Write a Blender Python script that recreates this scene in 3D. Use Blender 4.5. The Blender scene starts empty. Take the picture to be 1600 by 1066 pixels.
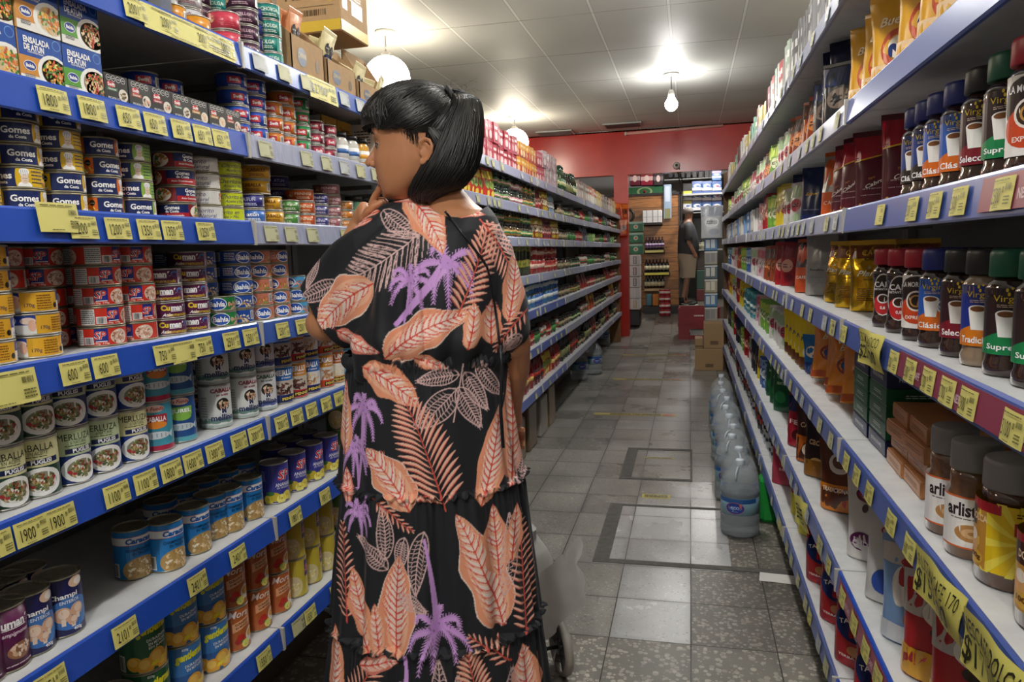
import bpy, math, random
import numpy as np
from mathutils import Vector, Matrix, noise
S = bpy.context.scene
COL = S.collection
PI = math.pi
rnd = random.Random(7)

# ------------------------------------------------------------ camera, world, light, exposure
CAM_H = 1.45
FOC, CX, CY = 1160.0, 800.0, 533.0
_y = Vector((1078 - CX, -(387 - CY), FOC)).normalized()
_h = Vector((1, 0.031, 0))
_z = _y.cross(_h).normalized()
if _z.y < 0: _z = -_z
_x = _y.cross(_z).normalized()
if _x.x < 0: _x = -_x
# rows _x,_y,_z: the world axes seen from the camera (right, up, forward)
cam = bpy.data.cameras.new('camera'); cam.sensor_width = 36; cam.lens = FOC / 1600 * 36
cam.clip_start = 0.02
cam_ob = bpy.data.objects.new('camera', cam); COL.objects.link(cam_ob)
right = Vector((_x.x, _y.x, _z.x)); up = Vector((_x.y, _y.y, _z.y)); fwd = Vector((_x.z, _y.z, _z.z))
M = Matrix(((right.x, up.x, -fwd.x, 0), (right.y, up.y, -fwd.y, 0), (right.z, up.z, -fwd.z, CAM_H), (0, 0, 0, 1)))
cam_ob.matrix_world = M
S.camera = cam_ob
w = bpy.data.worlds.new('world'); S.world = w; w.use_nodes = True
w.node_tree.nodes['Background'].inputs[0].default_value = (0.75, 0.85, 1, 1)
w.node_tree.nodes['Background'].inputs[1].default_value = 0.6
S.view_settings.view_transform = 'Standard'; S.view_settings.look = 'None'
S.view_settings.gamma = 1; S.view_settings.use_curve_mapping = False
S.view_settings.exposure = 0.78
S.cycles.max_bounces = 7; S.cycles.diffuse_bounces = 4; S.cycles.glossy_bounces = 3; S.cycles.transmission_bounces = 6
S.cycles.transparent_max_bounces = 12
S.cycles.sample_clamp_indirect = 4.0
S.cycles.caustics_reflective = False; S.cycles.caustics_refractive = False
BULBS = [(-0.19, 8.39, .5), (-0.19, 4.2, 1.35), (-0.19, 1.9, .55), (-0.19, -0.6, 1.5), (-0.19, -3.4, 1.5), (0.3, 13.4, 1.5)]      # bare aisle bulbs; from the third on, unseen and added for brightness
GLOBES = [(-2.45, 6.0), (-2.34, 10.2), (-2.45, 1.8), (2.1, 1.8), (2.1, 6.0)]                   # opal globes beyond the shelves
BULB_E, GLOBE_E = 220.0, 20.0

def ray(px, py):
    d = Vector((px - CX, -(py - CY), FOC))
    return Vector((_x.dot(d), _y.dot(d), _z.dot(d)))
def on_x(px, py, X):
    d = ray(px, py); t = X / d.x; return Vector((X, d.y * t, CAM_H + d.z * t))
def on_y(px, py, Y):
    d = ray(px, py); t = Y / d.y; return Vector((d.x * t, Y, CAM_H + d.z * t))
def on_z(px, py, Z):
    d = ray(px, py); t = (Z - CAM_H) / d.z; return Vector((d.x * t, d.y * t, Z))

# ------------------------------------------------------------ materials
def lin(c):
    if isinstance(c, str):
        c = [int(c[i:i + 2], 16) / 255 for i in (0, 2, 4)]
        c = [x / 12.92 if x <= 0.04045 else ((x + 0.055) / 1.055) ** 2.4 for x in c]
    return (c[0], c[1], c[2], 1)
MATS = {}
def mat(c, rough=0.4, metal=0.0, **k):
    key = (c, rough, metal, tuple(sorted(k.items())))
    if key in MATS: return MATS[key]
    m = bpy.data.materials.new('paint_%s' % c if isinstance(c, str) else 'paint'); m.use_nodes = True
    b = m.node_tree.nodes['Principled BSDF']
    b.inputs['Base Color'].default_value = lin(c); b.inputs['Roughness'].default_value = rough
    b.inputs['Metallic'].default_value = metal
    for a, v in k.items(): b.inputs[a.replace('_', ' ')].default_value = v
    MATS[key] = m
    return m
class NT:
    def __init__(s, name):
        s.m = bpy.data.materials.new(name); s.m.use_nodes = True; s.t = s.m.node_tree; s.b = s.t.nodes['Principled BSDF']
    def n(s, typ, ins=None, **k):
        x = s.t.nodes.new(typ)
        for a, v in k.items(): setattr(x, a, v)
        for a, v in (ins or {}).items(): s.set(x.inputs[a], v)
        return x
    def set(s, inp, v):
        if isinstance(v, bpy.types.NodeSocket): s.t.links.new(v, inp)
        else: inp.default_value = v
    def math(s, op, a, b=0.0, c=None):
        x = s.t.nodes.new('ShaderNodeMath'); x.operation = op
        s.set(x.inputs[0], a); s.set(x.inputs[1], b)
        if c is not None: s.set(x.inputs[2], c)
        return x.outputs[0]
    def mix(s, f, a, b):
        x = s.t.nodes.new('ShaderNodeMix'); x.data_type = 'RGBA'
        s.set(x.inputs['Factor'], f); s.set(x.inputs[6], a); s.set(x.inputs[7], b)
        return x.outputs[2]
    def ramp(s, f, stops):
        x = s.t.nodes.new('ShaderNodeValToRGB'); s.set(x.inputs[0], f)
        e = x.color_ramp.elements
        while len(e) < len(stops): e.new(0.5)
        for q, (p, c) in zip(e, stops): q.position = p; q.color = lin(c) if isinstance(c, str) else c
        return x.outputs[0]
def noisy(name, c1, c2, scale, rough=0.5, metal=0, bump=0.0, detail=4, stretch=None, coord='Object', **k):
    n = NT(name); tc = n.n('ShaderNodeTexCoord').outputs[coord]
    if stretch: tc = n.n('ShaderNodeMapping', {'Vector': tc, 'Scale': stretch}).outputs[0]
    f = n.n('ShaderNodeTexNoise', {'Vector': tc, 'Scale': scale, 'Detail': detail}).outputs[0]
    f2 = n.n('ShaderNodeMapRange', {'Value': f, 'From Min': 0.3, 'From Max': 0.7}).outputs[0]
    n.set(n.b.inputs['Base Color'], n.mix(f2, lin(c1), lin(c2)))
    n.b.inputs['Roughness'].default_value = rough; n.b.inputs['Metallic'].default_value = metal
    for a, v in k.items(): n.b.inputs[a.replace('_', ' ')].default_value = v
    if bump:
        n.set(n.b.inputs['Normal'], n.n('ShaderNodeBump', {'Strength': bump, 'Distance': 0.01, 'Height': f}).outputs[0])
    return n.m
def emit(name, c, e):
    n = NT(name); n.b.inputs['Base Color'].default_value = lin(c)
    n.b.inputs['Emission Color'].default_value = lin(c); n.b.inputs['Emission Strength'].default_value = e
    return n.m
STEEL = noisy('tin_steel', 'a09c94', 'c6c3bb', 60, 0.42, 0.75)
STEELD = noisy('tin_steel_gilt', '8f8a78', 'aea892', 60, 0.42, 0.75)
RAILB = mat('1f4db4', 0.3)

# ------------------------------------------------------------ mesh builder
class MB:
    def __init__(s): s.v = []; s.f = []; s.m = []; s.mats = []; s.sm = []
    def mi(s, m):
        if isinstance(m, str): m = mat(m)
        if m not in s.mats: s.mats.append(m)
        return s.mats.index(m)
    def add(s, vs, fs, m, smooth=False):
        o = len(s.v); i = s.mi(m); s.v += [tuple(p) for p in vs]
        for f in fs: s.f.append([o + a for a in f]); s.m.append(i); s.sm.append(smooth)
        return s
    def box(s, x0, y0, z0, x1, y1, z1, m, T=None):
        vs = [(x, y, z) for z in (z0, z1) for y in (y0, y1) for x in (x0, x1)]
        if T: vs = [tuple(T @ Vector(p)) for p in vs]
        return s.add(vs, [(0, 2, 3, 1), (4, 5, 7, 6), (0, 1, 5, 4), (2, 6, 7, 3), (0, 4, 6, 2), (1, 3, 7, 5)], m)
    def rbox(s, x0, y0, z0, x1, y1, z1, m, r=0.003, T=None):
        # box with chamfered vertical and horizontal edges
        xs = [x0, x0 + r, x1 - r, x1]; ys = [y0, y0 + r, y1 - r, y1]
        ring = lambda i: [(xs[0] + i, ys[1]), (xs[0] + i, ys[2]), (xs[1], ys[3] - i), (xs[2], ys[3] - i), (xs[3] - i, ys[2]), (xs[3] - i, ys[1]), (xs[2], ys[0] + i), (xs[1], ys[0] + i)]
        vs = []
        for z, i in ((z0, r), (z0 + r, 0), (z1 - r, 0), (z1, r)):
            vs += [(a, b, z) for a, b in ring(i * 0.8)]
        if T: vs = [tuple(T @ Vector(p)) for p in vs]
        fs = []
        for k in range(3):
            for j in range(8):
                a, b = k * 8 + j, k * 8 + (j + 1) % 8; fs.append((b, a, a + 8, b + 8))
        fs += [tuple(range(8)), tuple(reversed(range(24, 32)))]
        return s.add(vs, fs, m)
    def lathe(s, prof, m, n=28, c=(0, 0), smooth=True, close=True, T=None):
        vs = []; fs = []; k = len(prof)
        for i in range(n):
            a = 2 * PI * i / n; ca, sa = math.cos(a), math.sin(a)
            for r, z in prof: vs.append((c[0] + r * ca, c[1] + r * sa, z))
        for i in range(n):
            j = (i + 1) % n
            for q in range(k - 1): fs.append((i * k + q, j * k + q, j * k + q + 1, i * k + q + 1))
        if close:
            if prof[0][0] > 1e-6: fs.append([i * k for i in reversed(range(n))])
            if prof[-1][0] > 1e-6: fs.append([i * k + k - 1 for i in range(n)])
        if T: vs = [tuple(T @ Vector(p)) for p in vs]
        return s.add(vs, fs, m, smooth)
    def tube(s, pts, r, m, n=8, caps=True):
        pts = [Vector(p) for p in pts]; k = len(pts); rs = r if isinstance(r, (list, tuple)) else [r] * k
        vs = []; fs = []; prev = None
        for i, p in enumerate(pts):
            t = (pts[min(i + 1, k - 1)] - pts[max(i - 1, 0)]).normalized()
            if prev is None:
                a = Vector((0, 0, 1)) if abs(t.z) < 0.9 else Vector((1, 0, 0)); u = t.cross(a).normalized()
            else: u = (prev - t * prev.dot(t)).normalized()
            prev = u; v = t.cross(u)
            for j in range(n):
                a = 2 * PI * j / n; vs.append(p + (u * math.cos(a) + v * math.sin(a)) * rs[i])
        for i in range(k - 1):
            for j in range(n):
                a, b = i * n + j, i * n + (j + 1) % n; fs.append((a, b, b + n, a + n))
        if caps: fs.append(list(reversed(range(n)))); fs.append(list(range((k - 1) * n, k * n)))
        return s.add(vs, fs, m, True)
    def grid(s, P, m, closed=False, smooth=True, flip=False):
        # P: rows of points
        R, K = len(P), len(P[0]); vs = [p for r in P for p in r]; fs = []
        for i in range(R - 1):
            for j in range(K if closed else K - 1):
                a, b = i * K + j, i * K + (j + 1) % K
                f = (a, b, b + K, a + K); fs.append(f[::-1] if flip else f)
        return s.add(vs, fs, m, smooth)
    def mesh(s, name):
        me = bpy.data.meshes.new(name); me.from_pydata(s.v, [], s.f)
        for m in s.mats: me.materials.append(m)
        me.polygons.foreach_set('material_index', s.m); me.polygons.foreach_set('use_smooth', s.sm)
        me.update(); return me
def link(name, me, parent=None, loc=(0, 0, 0), rz=0.0):
    o = bpy.data.objects.new(name, me); COL.objects.link(o); o.location = loc; o.rotation_euler = (0, 0, rz)
    if parent: o.parent = parent
    return o
def tag(o, label, cat, group=None):
    o['label'] = label; o['category'] = cat
    if group: o['group'] = group
    return o
def structure(name, mb):
    o = link(name, mb.mesh(name)); o['kind'] = 'structure'; return o
def thing(name, label, cat, loc=(0, 0, 0), rz=0.0, group=None):
    return tag(link(name, None, None, loc, rz), label, cat, group)
def part(name, mb, parent, label=None):
    o = link(name, mb.mesh(name), parent)
    if label: o['label'] = label
    return o
_ONES = 'zeroth first second third fourth fifth sixth seventh eighth ninth tenth eleventh twelfth thirteenth fourteenth fifteenth sixteenth seventeenth eighteenth nineteenth'.split()
_TENS = {2: 'twent', 3: 'thirt', 4: 'fort', 5: 'fift', 6: 'sixt', 7: 'sevent', 8: 'eight', 9: 'ninet'}
def nth(n):
    if n < 20: return _ONES[n]
    t, o = divmod(n, 10)
    return _TENS[t] + ('ieth' if o == 0 else 'y-' + _ONES[o])

# ------------------------------------------------------------ label artwork, as real thin geometry
_TX = {}
def text_geo(s, bold=0.0, shear=0.0, font=0):
    key = (s, bold, shear)
    if key in _TX: return _TX[key]
    cu = bpy.data.curves.new('t', 'FONT'); cu.body = s; cu.resolution_u = 2; cu.offset = bold; cu.shear = shear
    ob = bpy.data.objects.new('t', cu); me = ob.to_mesh()
    vs = np.array([v.co[:2] for v in me.vertices]) if len(me.vertices) else np.zeros((1, 2))
    fs = [tuple(p.vertices) for p in me.polygons]
    ob.to_mesh_clear(); bpy.data.objects.remove(ob); bpy.data.curves.remove(cu)
    lo, hi = vs.min(0), vs.max(0)
    vs = (vs - (lo + hi) / 2) / max(hi[1] - lo[1], 1e-6)
    _TX[key] = (vs, fs, (hi[0] - lo[0]) / max(hi[1] - lo[1], 1e-6))
    return _TX[key]
class Art:
    def __init__(s): s.e = []
    def poly(s, pts, c, l=2): s.e.append(([tuple(p) for p in pts], [tuple(range(len(pts)))], c, l)); return s
    def rect(s, a, b, c2, d, c, l=1): return s.poly([(a, b), (c2, b), (c2, d), (a, d)], c, l)
    def ell(s, u, v, a, b, c, l=2, n=20, a0=0, a1=2 * PI):
        return s.poly([(u + a * math.cos(a0 + (a1 - a0) * i / n), v + b * math.sin(a0 + (a1 - a0) * i / n)) for i in range(n if a1 - a0 > 6.2 else n + 1)], c, l)
    def text(s, t, u, v, h, c, w=None, bold=0.02, shear=0.0, rot=0.0, l=4):
        vs, fs, asp = text_geo(t, bold, shear)
        sx = h if w is None else w / asp
        p = [(x * sx, y * h) for x, y in vs]; ca, sa = math.cos(rot), math.sin(rot)
        s.e.append(([(u + x * ca - y * sa, v + x * sa + y * ca) for x, y in p], fs, c, l)); return s
    def bars(s, u, v, w_, h, c='15151a', seed=1, bg='f2f2f0'):
        r = random.Random(seed)
        if bg: s.rect(u - w_ / 2, v - h / 2, u + w_ / 2, v + h / 2, bg, 2)
        x = u - w_ * 0.44
        while x < u + w_ * 0.42:
            b = w_ * r.choice((0.015, 0.03, 0.045)); s.rect(x, v - h * 0.42, x + b, v + h * 0.42, c, 4); x += b + w_ * r.choice((0.02, 0.035, 0.05))
        return s
    def lines(s, u, v, w_, h, n, c, seed=1):
        r = random.Random(seed)
        for i in range(n):
            y = v + h / 2 - h * (i + 0.5) / n; x = u - w_ / 2
            while x < u + w_ / 2 - w_ * 0.05:
                b = w_ * r.uniform(0.08, 0.25); s.rect(x, y - h / n * 0.22, min(x + b, u + w_ / 2), y + h / n * 0.22, c, 4); x += b + w_ * 0.03
        return s
    def food(s, u, v, a, b, cols, n=26, size=0.25, seed=3, bg=None):
        r = random.Random(seed)
        if bg: s.ell(u, v, a, b, bg, 2)
        for i in range(n):
            q = r.random() ** 0.6 * 0.85; t = r.random() * 2 * PI; k = r.uniform(0.5, 1) * size
            cx, cy = u + a * q * math.cos(t), v + b * q * math.sin(t); ro = r.random() * PI
            pts = []
            for j in range(7):
                z = 2 * PI * j / 7; x_, y_ = math.cos(z) * a * k, math.sin(z) * b * k * r.uniform(0.5, 1)
                pts.append((cx + x_ * math.cos(ro) - y_ * math.sin(ro), cy + x_ * math.sin(ro) + y_ * math.cos(ro)))
            s.poly(pts, r.choice(cols), 3 + (i % 6) * 0.3)
        return s
    def merge(s, o, du=0, dv=0, k=1.0):
        for vs, fs, c, l in o.e: s.e.append(([(x * k + du, y * k + dv) for x, y in vs], fs, c, l))
        return s
    def put(s, mb, fn, strip=None, rough=0.35, lim=None):
        """fn(u, v, off) -> xyz; strip: cut into strips of this width in u, so it can bend"""
        for vs, fs, c, l in s.e:
            off = 0.0004 + 0.00022 * l; out = []; fo = []
            for f in fs:
                P = [vs[i] for i in f]
                if lim: P = clip(clip(clip(clip(P, 0, lim[0], 1), 0, lim[1], -1), 1, lim[2], 1), 1, lim[3], -1)
                if len(P) < 3: continue
                if strip:
                    a, b = min(p[0] for p in P), max(p[0] for p in P)
                    i0, i1 = math.floor(a / strip), math.floor(b / strip - 1e-9)
                    if i1 > i0:
                        for i in range(i0, i1 + 1):
                            Q = clip(clip(P, 0, i * strip, 1), 0, (i + 1) * strip, -1)
                            if len(Q) > 2: fo.append(list(range(len(out), len(out) + len(Q)))); out += [fn(x, y, off) for x, y in Q]
                        continue
                fo.append(list(range(len(out), len(out) + len(P)))); out += [fn(x, y, off) for x, y in P]
            if fo: mb.add(out, fo, mat(c, rough) if isinstance(c, str) else c)
        return mb
def clip(P, ax, val, sg):
    out = []
    for i in range(len(P)):
        a, b = P[i], P[(i + 1) % len(P)]; da, db = (a[ax] - val) * sg, (b[ax] - val) * sg
        if da >= 0: out.append(a)
        if (da > 0 and db < 0) or (da < 0 and db > 0):
            t = da / (da - db); out.append((a[0] + (b[0] - a[0]) * t, a[1] + (b[1] - a[1]) * t))
    return out
# ------------------------------------------------------------ prototypes of goods
class Proto:
    def __init__(s, name, cat, root, parts, h, w_): s.name, s.cat, s.root, s.parts, s.h, s.w = name, cat, root, parts, h, w_
    def put(s, loc, rz, label, group=None, sc=1.0, tilt=None):
        o = link(s.name, s.root, None, loc, rz)
        if sc != 1.0: o.scale = (sc, sc, sc)
        if tilt: o.rotation_euler = (tilt[0], tilt[1], rz); o.location.z += .001 + sc * (abs(math.sin(tilt[0])) * s.w * .5 + abs(math.sin(tilt[1])) * .055)
        tag(o, label, s.cat, group)
        for n, me in s.parts: link(n, me, o)
        return o
def tin(R, H, art, base, gilt=False, name='food_tin', label=True, rings=True, ring_col=None):
    b = MB(); st = STEELD if gilt else STEEL
    e = 0.0012; r0 = R - 0.0012
    prof = [(R * 0.86, 0.0012), (R - 0.002, 0.0), (R, 0.0012), (R, 0.0028), (r0 - 0.0006, 0.0036), (r0 - 0.0006, H - 0.0036), (R, H - 0.0028), (R, H - 0.0008), (R - 0.0012, H), (R - 0.002, H - 0.0008), (R - 0.0026, H - 0.0034), (R * 0.84, H - 0.0034), (R * 0.81, H - 0.0022), (R * 0.77, H - 0.0034), (R * 0.55, H - 0.0032), (R * 0.52, H - 0.0024), (R * 0.49, H - 0.0032), (0.0001, H - 0.0030)]
    b.lathe(prof, st, 32)
    parts = []
    if label:
        l = MB(); z0, z1 = 0.0036, H - 0.0036
        if ring_col: z0, z1 = 0.006, H - 0.006
        l.lathe([(r0, z0), (r0 + 0.0002, z0), (r0 + 0.0002, z1), (r0, z1)], mat(base, 0.32), 40, close=False)
        if art:
            fn = lambda u, v, off: ((r0 + 0.0003 + off * 0.8) * math.cos(u / R), (r0 + 0.0003 + off * 0.8) * math.sin(u / R), v)
            art.put(l, fn, strip=R * 0.2, lim=(-PI * R, PI * R, z0, z1))
        parts.append(('paper_label', l.mesh('paper_label')))
    return Proto(name, 'food tin', b.mesh(name), parts, H, 2 * R)
def carton(D, W, H, front=None, side=None, col='d8d8d8', name='carton', top=None, sidecol=None, cat='box', open_top=False):
    """front looks to +X (D deep along x, W wide along y)"""
    b = MB()
    b.rbox(-D / 2, -W / 2, 0, D / 2, W / 2, H, mat(col, 0.45), 0.0012)
    if sidecol:
        for sg in (-1, 1): b.box(-D / 2 + .001, sg * W / 2 - .0003, .001, D / 2 - .001, sg * W / 2 + .0003, H - .001, mat(sidecol, 0.45))
    if front: front.put(b, lambda u, v, o: (D / 2 + o + .0003, u, v), lim=(-W / 2, W / 2, 0, H)); front.put(b, lambda u, v, o: (-D / 2 - o - .0003, -u, v), lim=(-W / 2, W / 2, 0, H))
    if side:
        side.put(b, lambda u, v, o: (u, -W / 2 - o - .0004, v), lim=(-D / 2, D / 2, 0, H))
        side.put(b, lambda u, v, o: (-u, W / 2 + o + .0004, v), lim=(-D / 2, D / 2, 0, H))
    if top: top.put(b, lambda u, v, o: (-v, u, H + o + .0003), lim=(-W / 2, W / 2, -D / 2, D / 2))
    return Proto(name, cat, b.mesh(name), [], H, W)
def pouch_fn(W, D, H, fold=0.86, seed=1, wr=0.004):
    def P(u, v, sg, off=0.0):
        # u in [-1,1] across, v 0..1 up; sg +1 front, -1 back
        vv = min(max(v, 0), 1); k = 1 - vv ** 2.2
        th = D / 2 * (0.9 * k * (1 - abs(u) ** 3.5) ** 0.5 * (1 + 0.15 * math.sin(PI * vv)) + 0.004 / D)
        wd = W / 2 * (0.93 + 0.07 * vv - 0.05 * math.sin(PI * vv))
        n = noise.noise(Vector((u * 2.3 + seed * 7, vv * 4, sg * 3 + seed))) + 0.5 * noise.noise(Vector((u * 6 + seed, vv * 9, sg * 9)))
        th += wr * n * (1 - abs(u) ** 6) * min(1, vv * 6 + .2)
        return (sg * (max(th, 0.001) + off) + 0.01 * vv * math.sin(seed * 2.1), u * wd, vv * H)
    return P
def pouch(W, D, H, col, front=None, side=None, back=None, seed=1, rough=0.28, metal=0.0, wr=0.004, name='foil_pouch', cat='bag', seal=None, m=None):
    P = pouch_fn(W, D, H, seed=seed, wr=wr); b = MB(); mm = m or mat(col, rough, metal)
    NU, NV = 14, 18
    for sg in (1, -1):
        b.grid([[P(-1 + 2 * j / NU, i / NV, sg) for j in range(NU + 1)] for i in range(NV + 1)], mm, flip=(sg < 0))
    # gussets and bottom
    for e in (-1, 1):
        b.grid([[P(e, i / NV, 1), P(e, i / NV, -1)] for i in range(NV + 1)], mm, flip=(e > 0), smooth=False)
    b.grid([[P(-1 + 2 * j / NU, 0, 1) for j in range(NU + 1)], [P(-1 + 2 * j / NU, 0, -1) for j in range(NU + 1)]], mm, smooth=False, flip=True)
    # crimped top seal
    t = MB(); rows = []
    for i in range(5):
        rows.append([(P(0, 1, 1)[0] + 0.0016 * (i % 2) - .0008, W / 2 * (-1 + 2 * j / 8), H - 0.001 + i * 0.0035) for j in range(9)])
    t.grid(rows, mat(seal or col, rough, metal)); t.grid([[(x - .001, y, z) for x, y, z in r] for r in rows], mat(seal or col, rough, metal), flip=True)
    for a, sg in ((front, 1), (back or front, -1)):
        if a:
            art_fn = lambda u, v, o, sg=sg: P(max(-1, min(1, sg * u / (W / 2))), v / H, sg, o + 0.001)
            # cut to vertical strips so the print bends with the bag
            a.put(b, art_fn, strip=W / 9, rough=rough, lim=(-W / 2 * .97, W / 2 * .97, 0.002, H * .99))
    return Proto(name, cat, b.mesh(name), [('top_seal', t.mesh('top_seal'))], H + .015, W)
def jar(R, H, prof, lidR, lidH, lidcol, art=None, body='3a2418', name='coffee_jar', cat='jar', base=None, glassy=True, lz=(0.25, 0.75), lr=None, labcol=None, ribs=True):
    b = MB(); m = mat(body, 0.12, 0.0, Coat_Weight=1.0, Coat_Roughness=0.04) if isinstance(body, str) else body
    b.lathe([(r * R, z * (H - lidH)) for r, z in prof], m, 32)
    parts = []; l = MB(); z0 = H - lidH
    pr = [(lidR * .97, z0 + .0005), (lidR, z0 + .002), (lidR * .985, H - .006), (lidR * .95, H - .0015), (lidR * .9, H), (0.0001, H)]
    l.lathe(pr, mat(lidcol, 0.42), 32); parts.append(('lid', l.mesh('lid')))
    if art:
        a = MB(); rr = lr or R; za, zb = lz[0] * H, lz[1] * H
        if labcol: a.lathe([(rr + .0003, za), (rr + .0008, za), (rr + .0008, zb), (rr + .0003, zb)], mat(labcol, .35), 36, close=False)
        fn = lambda u, v, off: ((rr + 0.0010 + off * .8) * math.cos(u / rr), (rr + 0.0010 + off * .8) * math.sin(u / rr), v)
        art.put(a, fn, strip=rr * .2, lim=(-PI * rr, PI * rr, za, zb)); parts.append(('paper_label', a.mesh('paper_label')))
    return Proto(name, cat, b.mesh(name), parts, H, 2 * R)

def rep(fn, R, n=2):
    a = Art()
    o = Art(); fn(o)
    for k in range(n): a.merge(o, du=2 * PI * R * (k / n) - (PI * R if k and k / n > .5 else 0) * 0)
    # bring the copies into -pi..pi
    b = Art()
    for vs, fs, c, l in a.e:
        b.e.append((vs, fs, c, l))
        b.e.append(([(x - 2 * PI * R, y) for x, y in vs], fs, c, l))
    return b
NAVY = '14265e'; OLIVE = '6f7a35'
def f_gomes(bg, meal, nm=1):
    R, H = .0425, .037
    def d(a):
        a.rect(-.036, 0, .034, H, NAVY, 1)
        a.text('Gomes', -.004, .0215, .0115, 'ffffff', bold=.03); a.text('da Costa', -.002, .0105, .0055, 'ffffff', bold=.03)
        a.rect(.034, 0, .098, H, bg, 1); a.ell(.034, .018, .012, .03, bg, 1.5)
        # chef drawn in white with a tall hat
        a.ell(.036, .005, .011, .007, 'ffffff', 3); a.ell(.036, .016, .006, .008, 'e9d3c0', 3.5)
        a.rect(.030, .021, .042, .026, 'ffffff', 3); a.ell(.036, .028, .008, .006, 'ffffff', 3)
        for k in range(4): a.rect(.031 + k * .003, .022, .0314 + k * .003, .031, NAVY, 4)
        a.rect(.032, .0165, .0405, .0171, '3a2a20', 4); a.rect(.034, .0125, .039, .013, 'a04030', 4)
        for k in range(4): a.lines(.058, .029 - k * .006, .022, .004, 1, NAVY if bg != OLIVE else '20301a', seed=nm + k)
        for k in range(2): a.ell(.078 + k * .0105, .024, .005, .006, '111111', 3, 8); a.rect(.0745 + k * .0105, .023, .0815 + k * .0105, .0236, 'eeeeee', 4)
        a.food(.082, .009, .015, .009, meal, 18, .3, nm)
    return rep(d, R, 2), R, H
def P_gomes(bg, meal, nm): a, R, H = f_gomes(bg, meal, nm); return tin(R, H, a, NAVY, True)
MEALY = ['f0d060', 'e8a040', '70a040', 'f4eab0', 'd06a40']; MEALP = ['e8a0a0', 'd07a78', '90b050', 'f0d0c0']; MEALR = ['d86030', 'c04020', 'e89050', '4f8a30', 'e8c090']
def P_gpasta():
    R, H = .0425, .037
    def d(a):
        a.rect(-.034, 0, .036, H * .42, 'b3202a', 1); a.rect(-.034, H * .42, .036, H, NAVY, 1)
        a.text('Gomes', 0, .027, .0085, 'ffffff', bold=.03); a.text('da Costa', 0, .019, .006, 'ffffff', bold=.03); a.text('Atún Desmenuzado', 0, .010, .004, 'ffffff', w=.05)
        a.rect(.036, 0, .098, H, '7d1b22', 1); a.food(.064, .018, .024, .015, MEALR, 34, .24, 5, 'f2e6d8')
        a.ell(.06, .022, .006, .004, '3f8f3a', 5)
    return tin(R, H, rep(d, R), NAVY, True)
def P_natural(bg, tx1, tx2, ink='2b2f6b'):
    R, H = .0425, .037
    def d(a):
        a.rect(-.05, 0, .05, H, bg, 1); a.text(tx1, -.005, .025, .010, ink, bold=.0, shear=.35); a.text(tx2, -.002, .013, .009, ink, bold=.0, shear=.35); a.lines(0, .005, .05, .003, 1, ink)
        a.rect(.05, 0, .084, H, 'e8e8e4', 1); a.food(.066, .018, .015, .014, ['d86030', 'e8a060', '4f8a30', 'f0d8b0', 'c8502a'], 20, .3, 8)
    return tin(R, H, rep(d, R), bg, True)
def P_sp():
    R, H = .0425, .0385
    def d(a):
        a.rect(-.067, 0, .067, H, 'c8301f', 1)
        a.rect(-.012, H * .25, .012, H, '1d2a80', 2); a.text('SP', -.002, .022, .016, 'ffffff', bold=.05, shear=.2, l=4); a.text('SP', -.002, .022, .0155, 'd23428', bold=.015, shear=.2, l=5)
        a.rect(-.01, .0095, .01, .0112, 'e8e8f0', 4); a.text('170g  170g', .0, .006, .004, 'f4dcd0', w=.026)
        a.food(.035, .018, .019, .0145, ['c89880', 'e8d0c0', 'b07860', 'f4e8de', '8a5644'], 40, .2, 4, 'e0c8b8')
        a.rect(-.062, .004, -.034, .034, 'e6e6e2', 2); a.lines(-.048, .019, .026, .026, 7, '777777')
        a.bars(-.023, .012, .018, .014)
    return tin(R, H, rep(d, R), 'c8301f', True)
def P_cumana():
    R, H = .0425, .036
    def d(a):
        a.rect(-.067, 0, .067, H, '5c1748', 1)
        a.text('Cu', -.023, .024, .0125, 'f4d640', bold=.05); a.text('maná', .006, .0235, .0125, 'ffffff', bold=.05)
        a.rect(-.012, .0155, .016, .0168, 'ffffff', 3); a.text('Atún', -.02, .009, .007, 'ffffff', shear=.4); a.text('desmenuzado', .008, .009, .0075, 'e8c838', shear=.3, bold=.01)
        a.ell(.034, .024, .009, .006, '3a7fc0', 2); a.ell(.034, .0225, .006, .004, '5c1748', 3)
        a.rect(.042, .003, .066, .033, 'd8b8c8', 2); a.lines(.054, .024, .022, .014, 4, '5c1748'); a.bars(.054, .0085, .02, .009)
    return tin(R, H, rep(d, R), '5c1748', False)
def P_bahia(bg, foodc, panel='f0e8e0', ink='ffffff'):
    R, H = .0425, .0365
    def d(a):
        a.rect(-.067, 0, .067, H, bg, 1)
        a.ell(-.01, .018, .023, .015, 'ffffff', 2); a.ell(-.01, .018, .021, .0135, '2450a8', 3); a.text('Bahía', -.01, .018, .013, 'ffffff', bold=.03)
        a.food(.028, .012, .017, .012, foodc, 22, .25, 6, None)
        a.lines(-.048, .02, .026, .02, 5, ink); a.bars(.054, .02, .014, .022)
    return tin(R, H, rep(d, R), bg, True)
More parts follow.
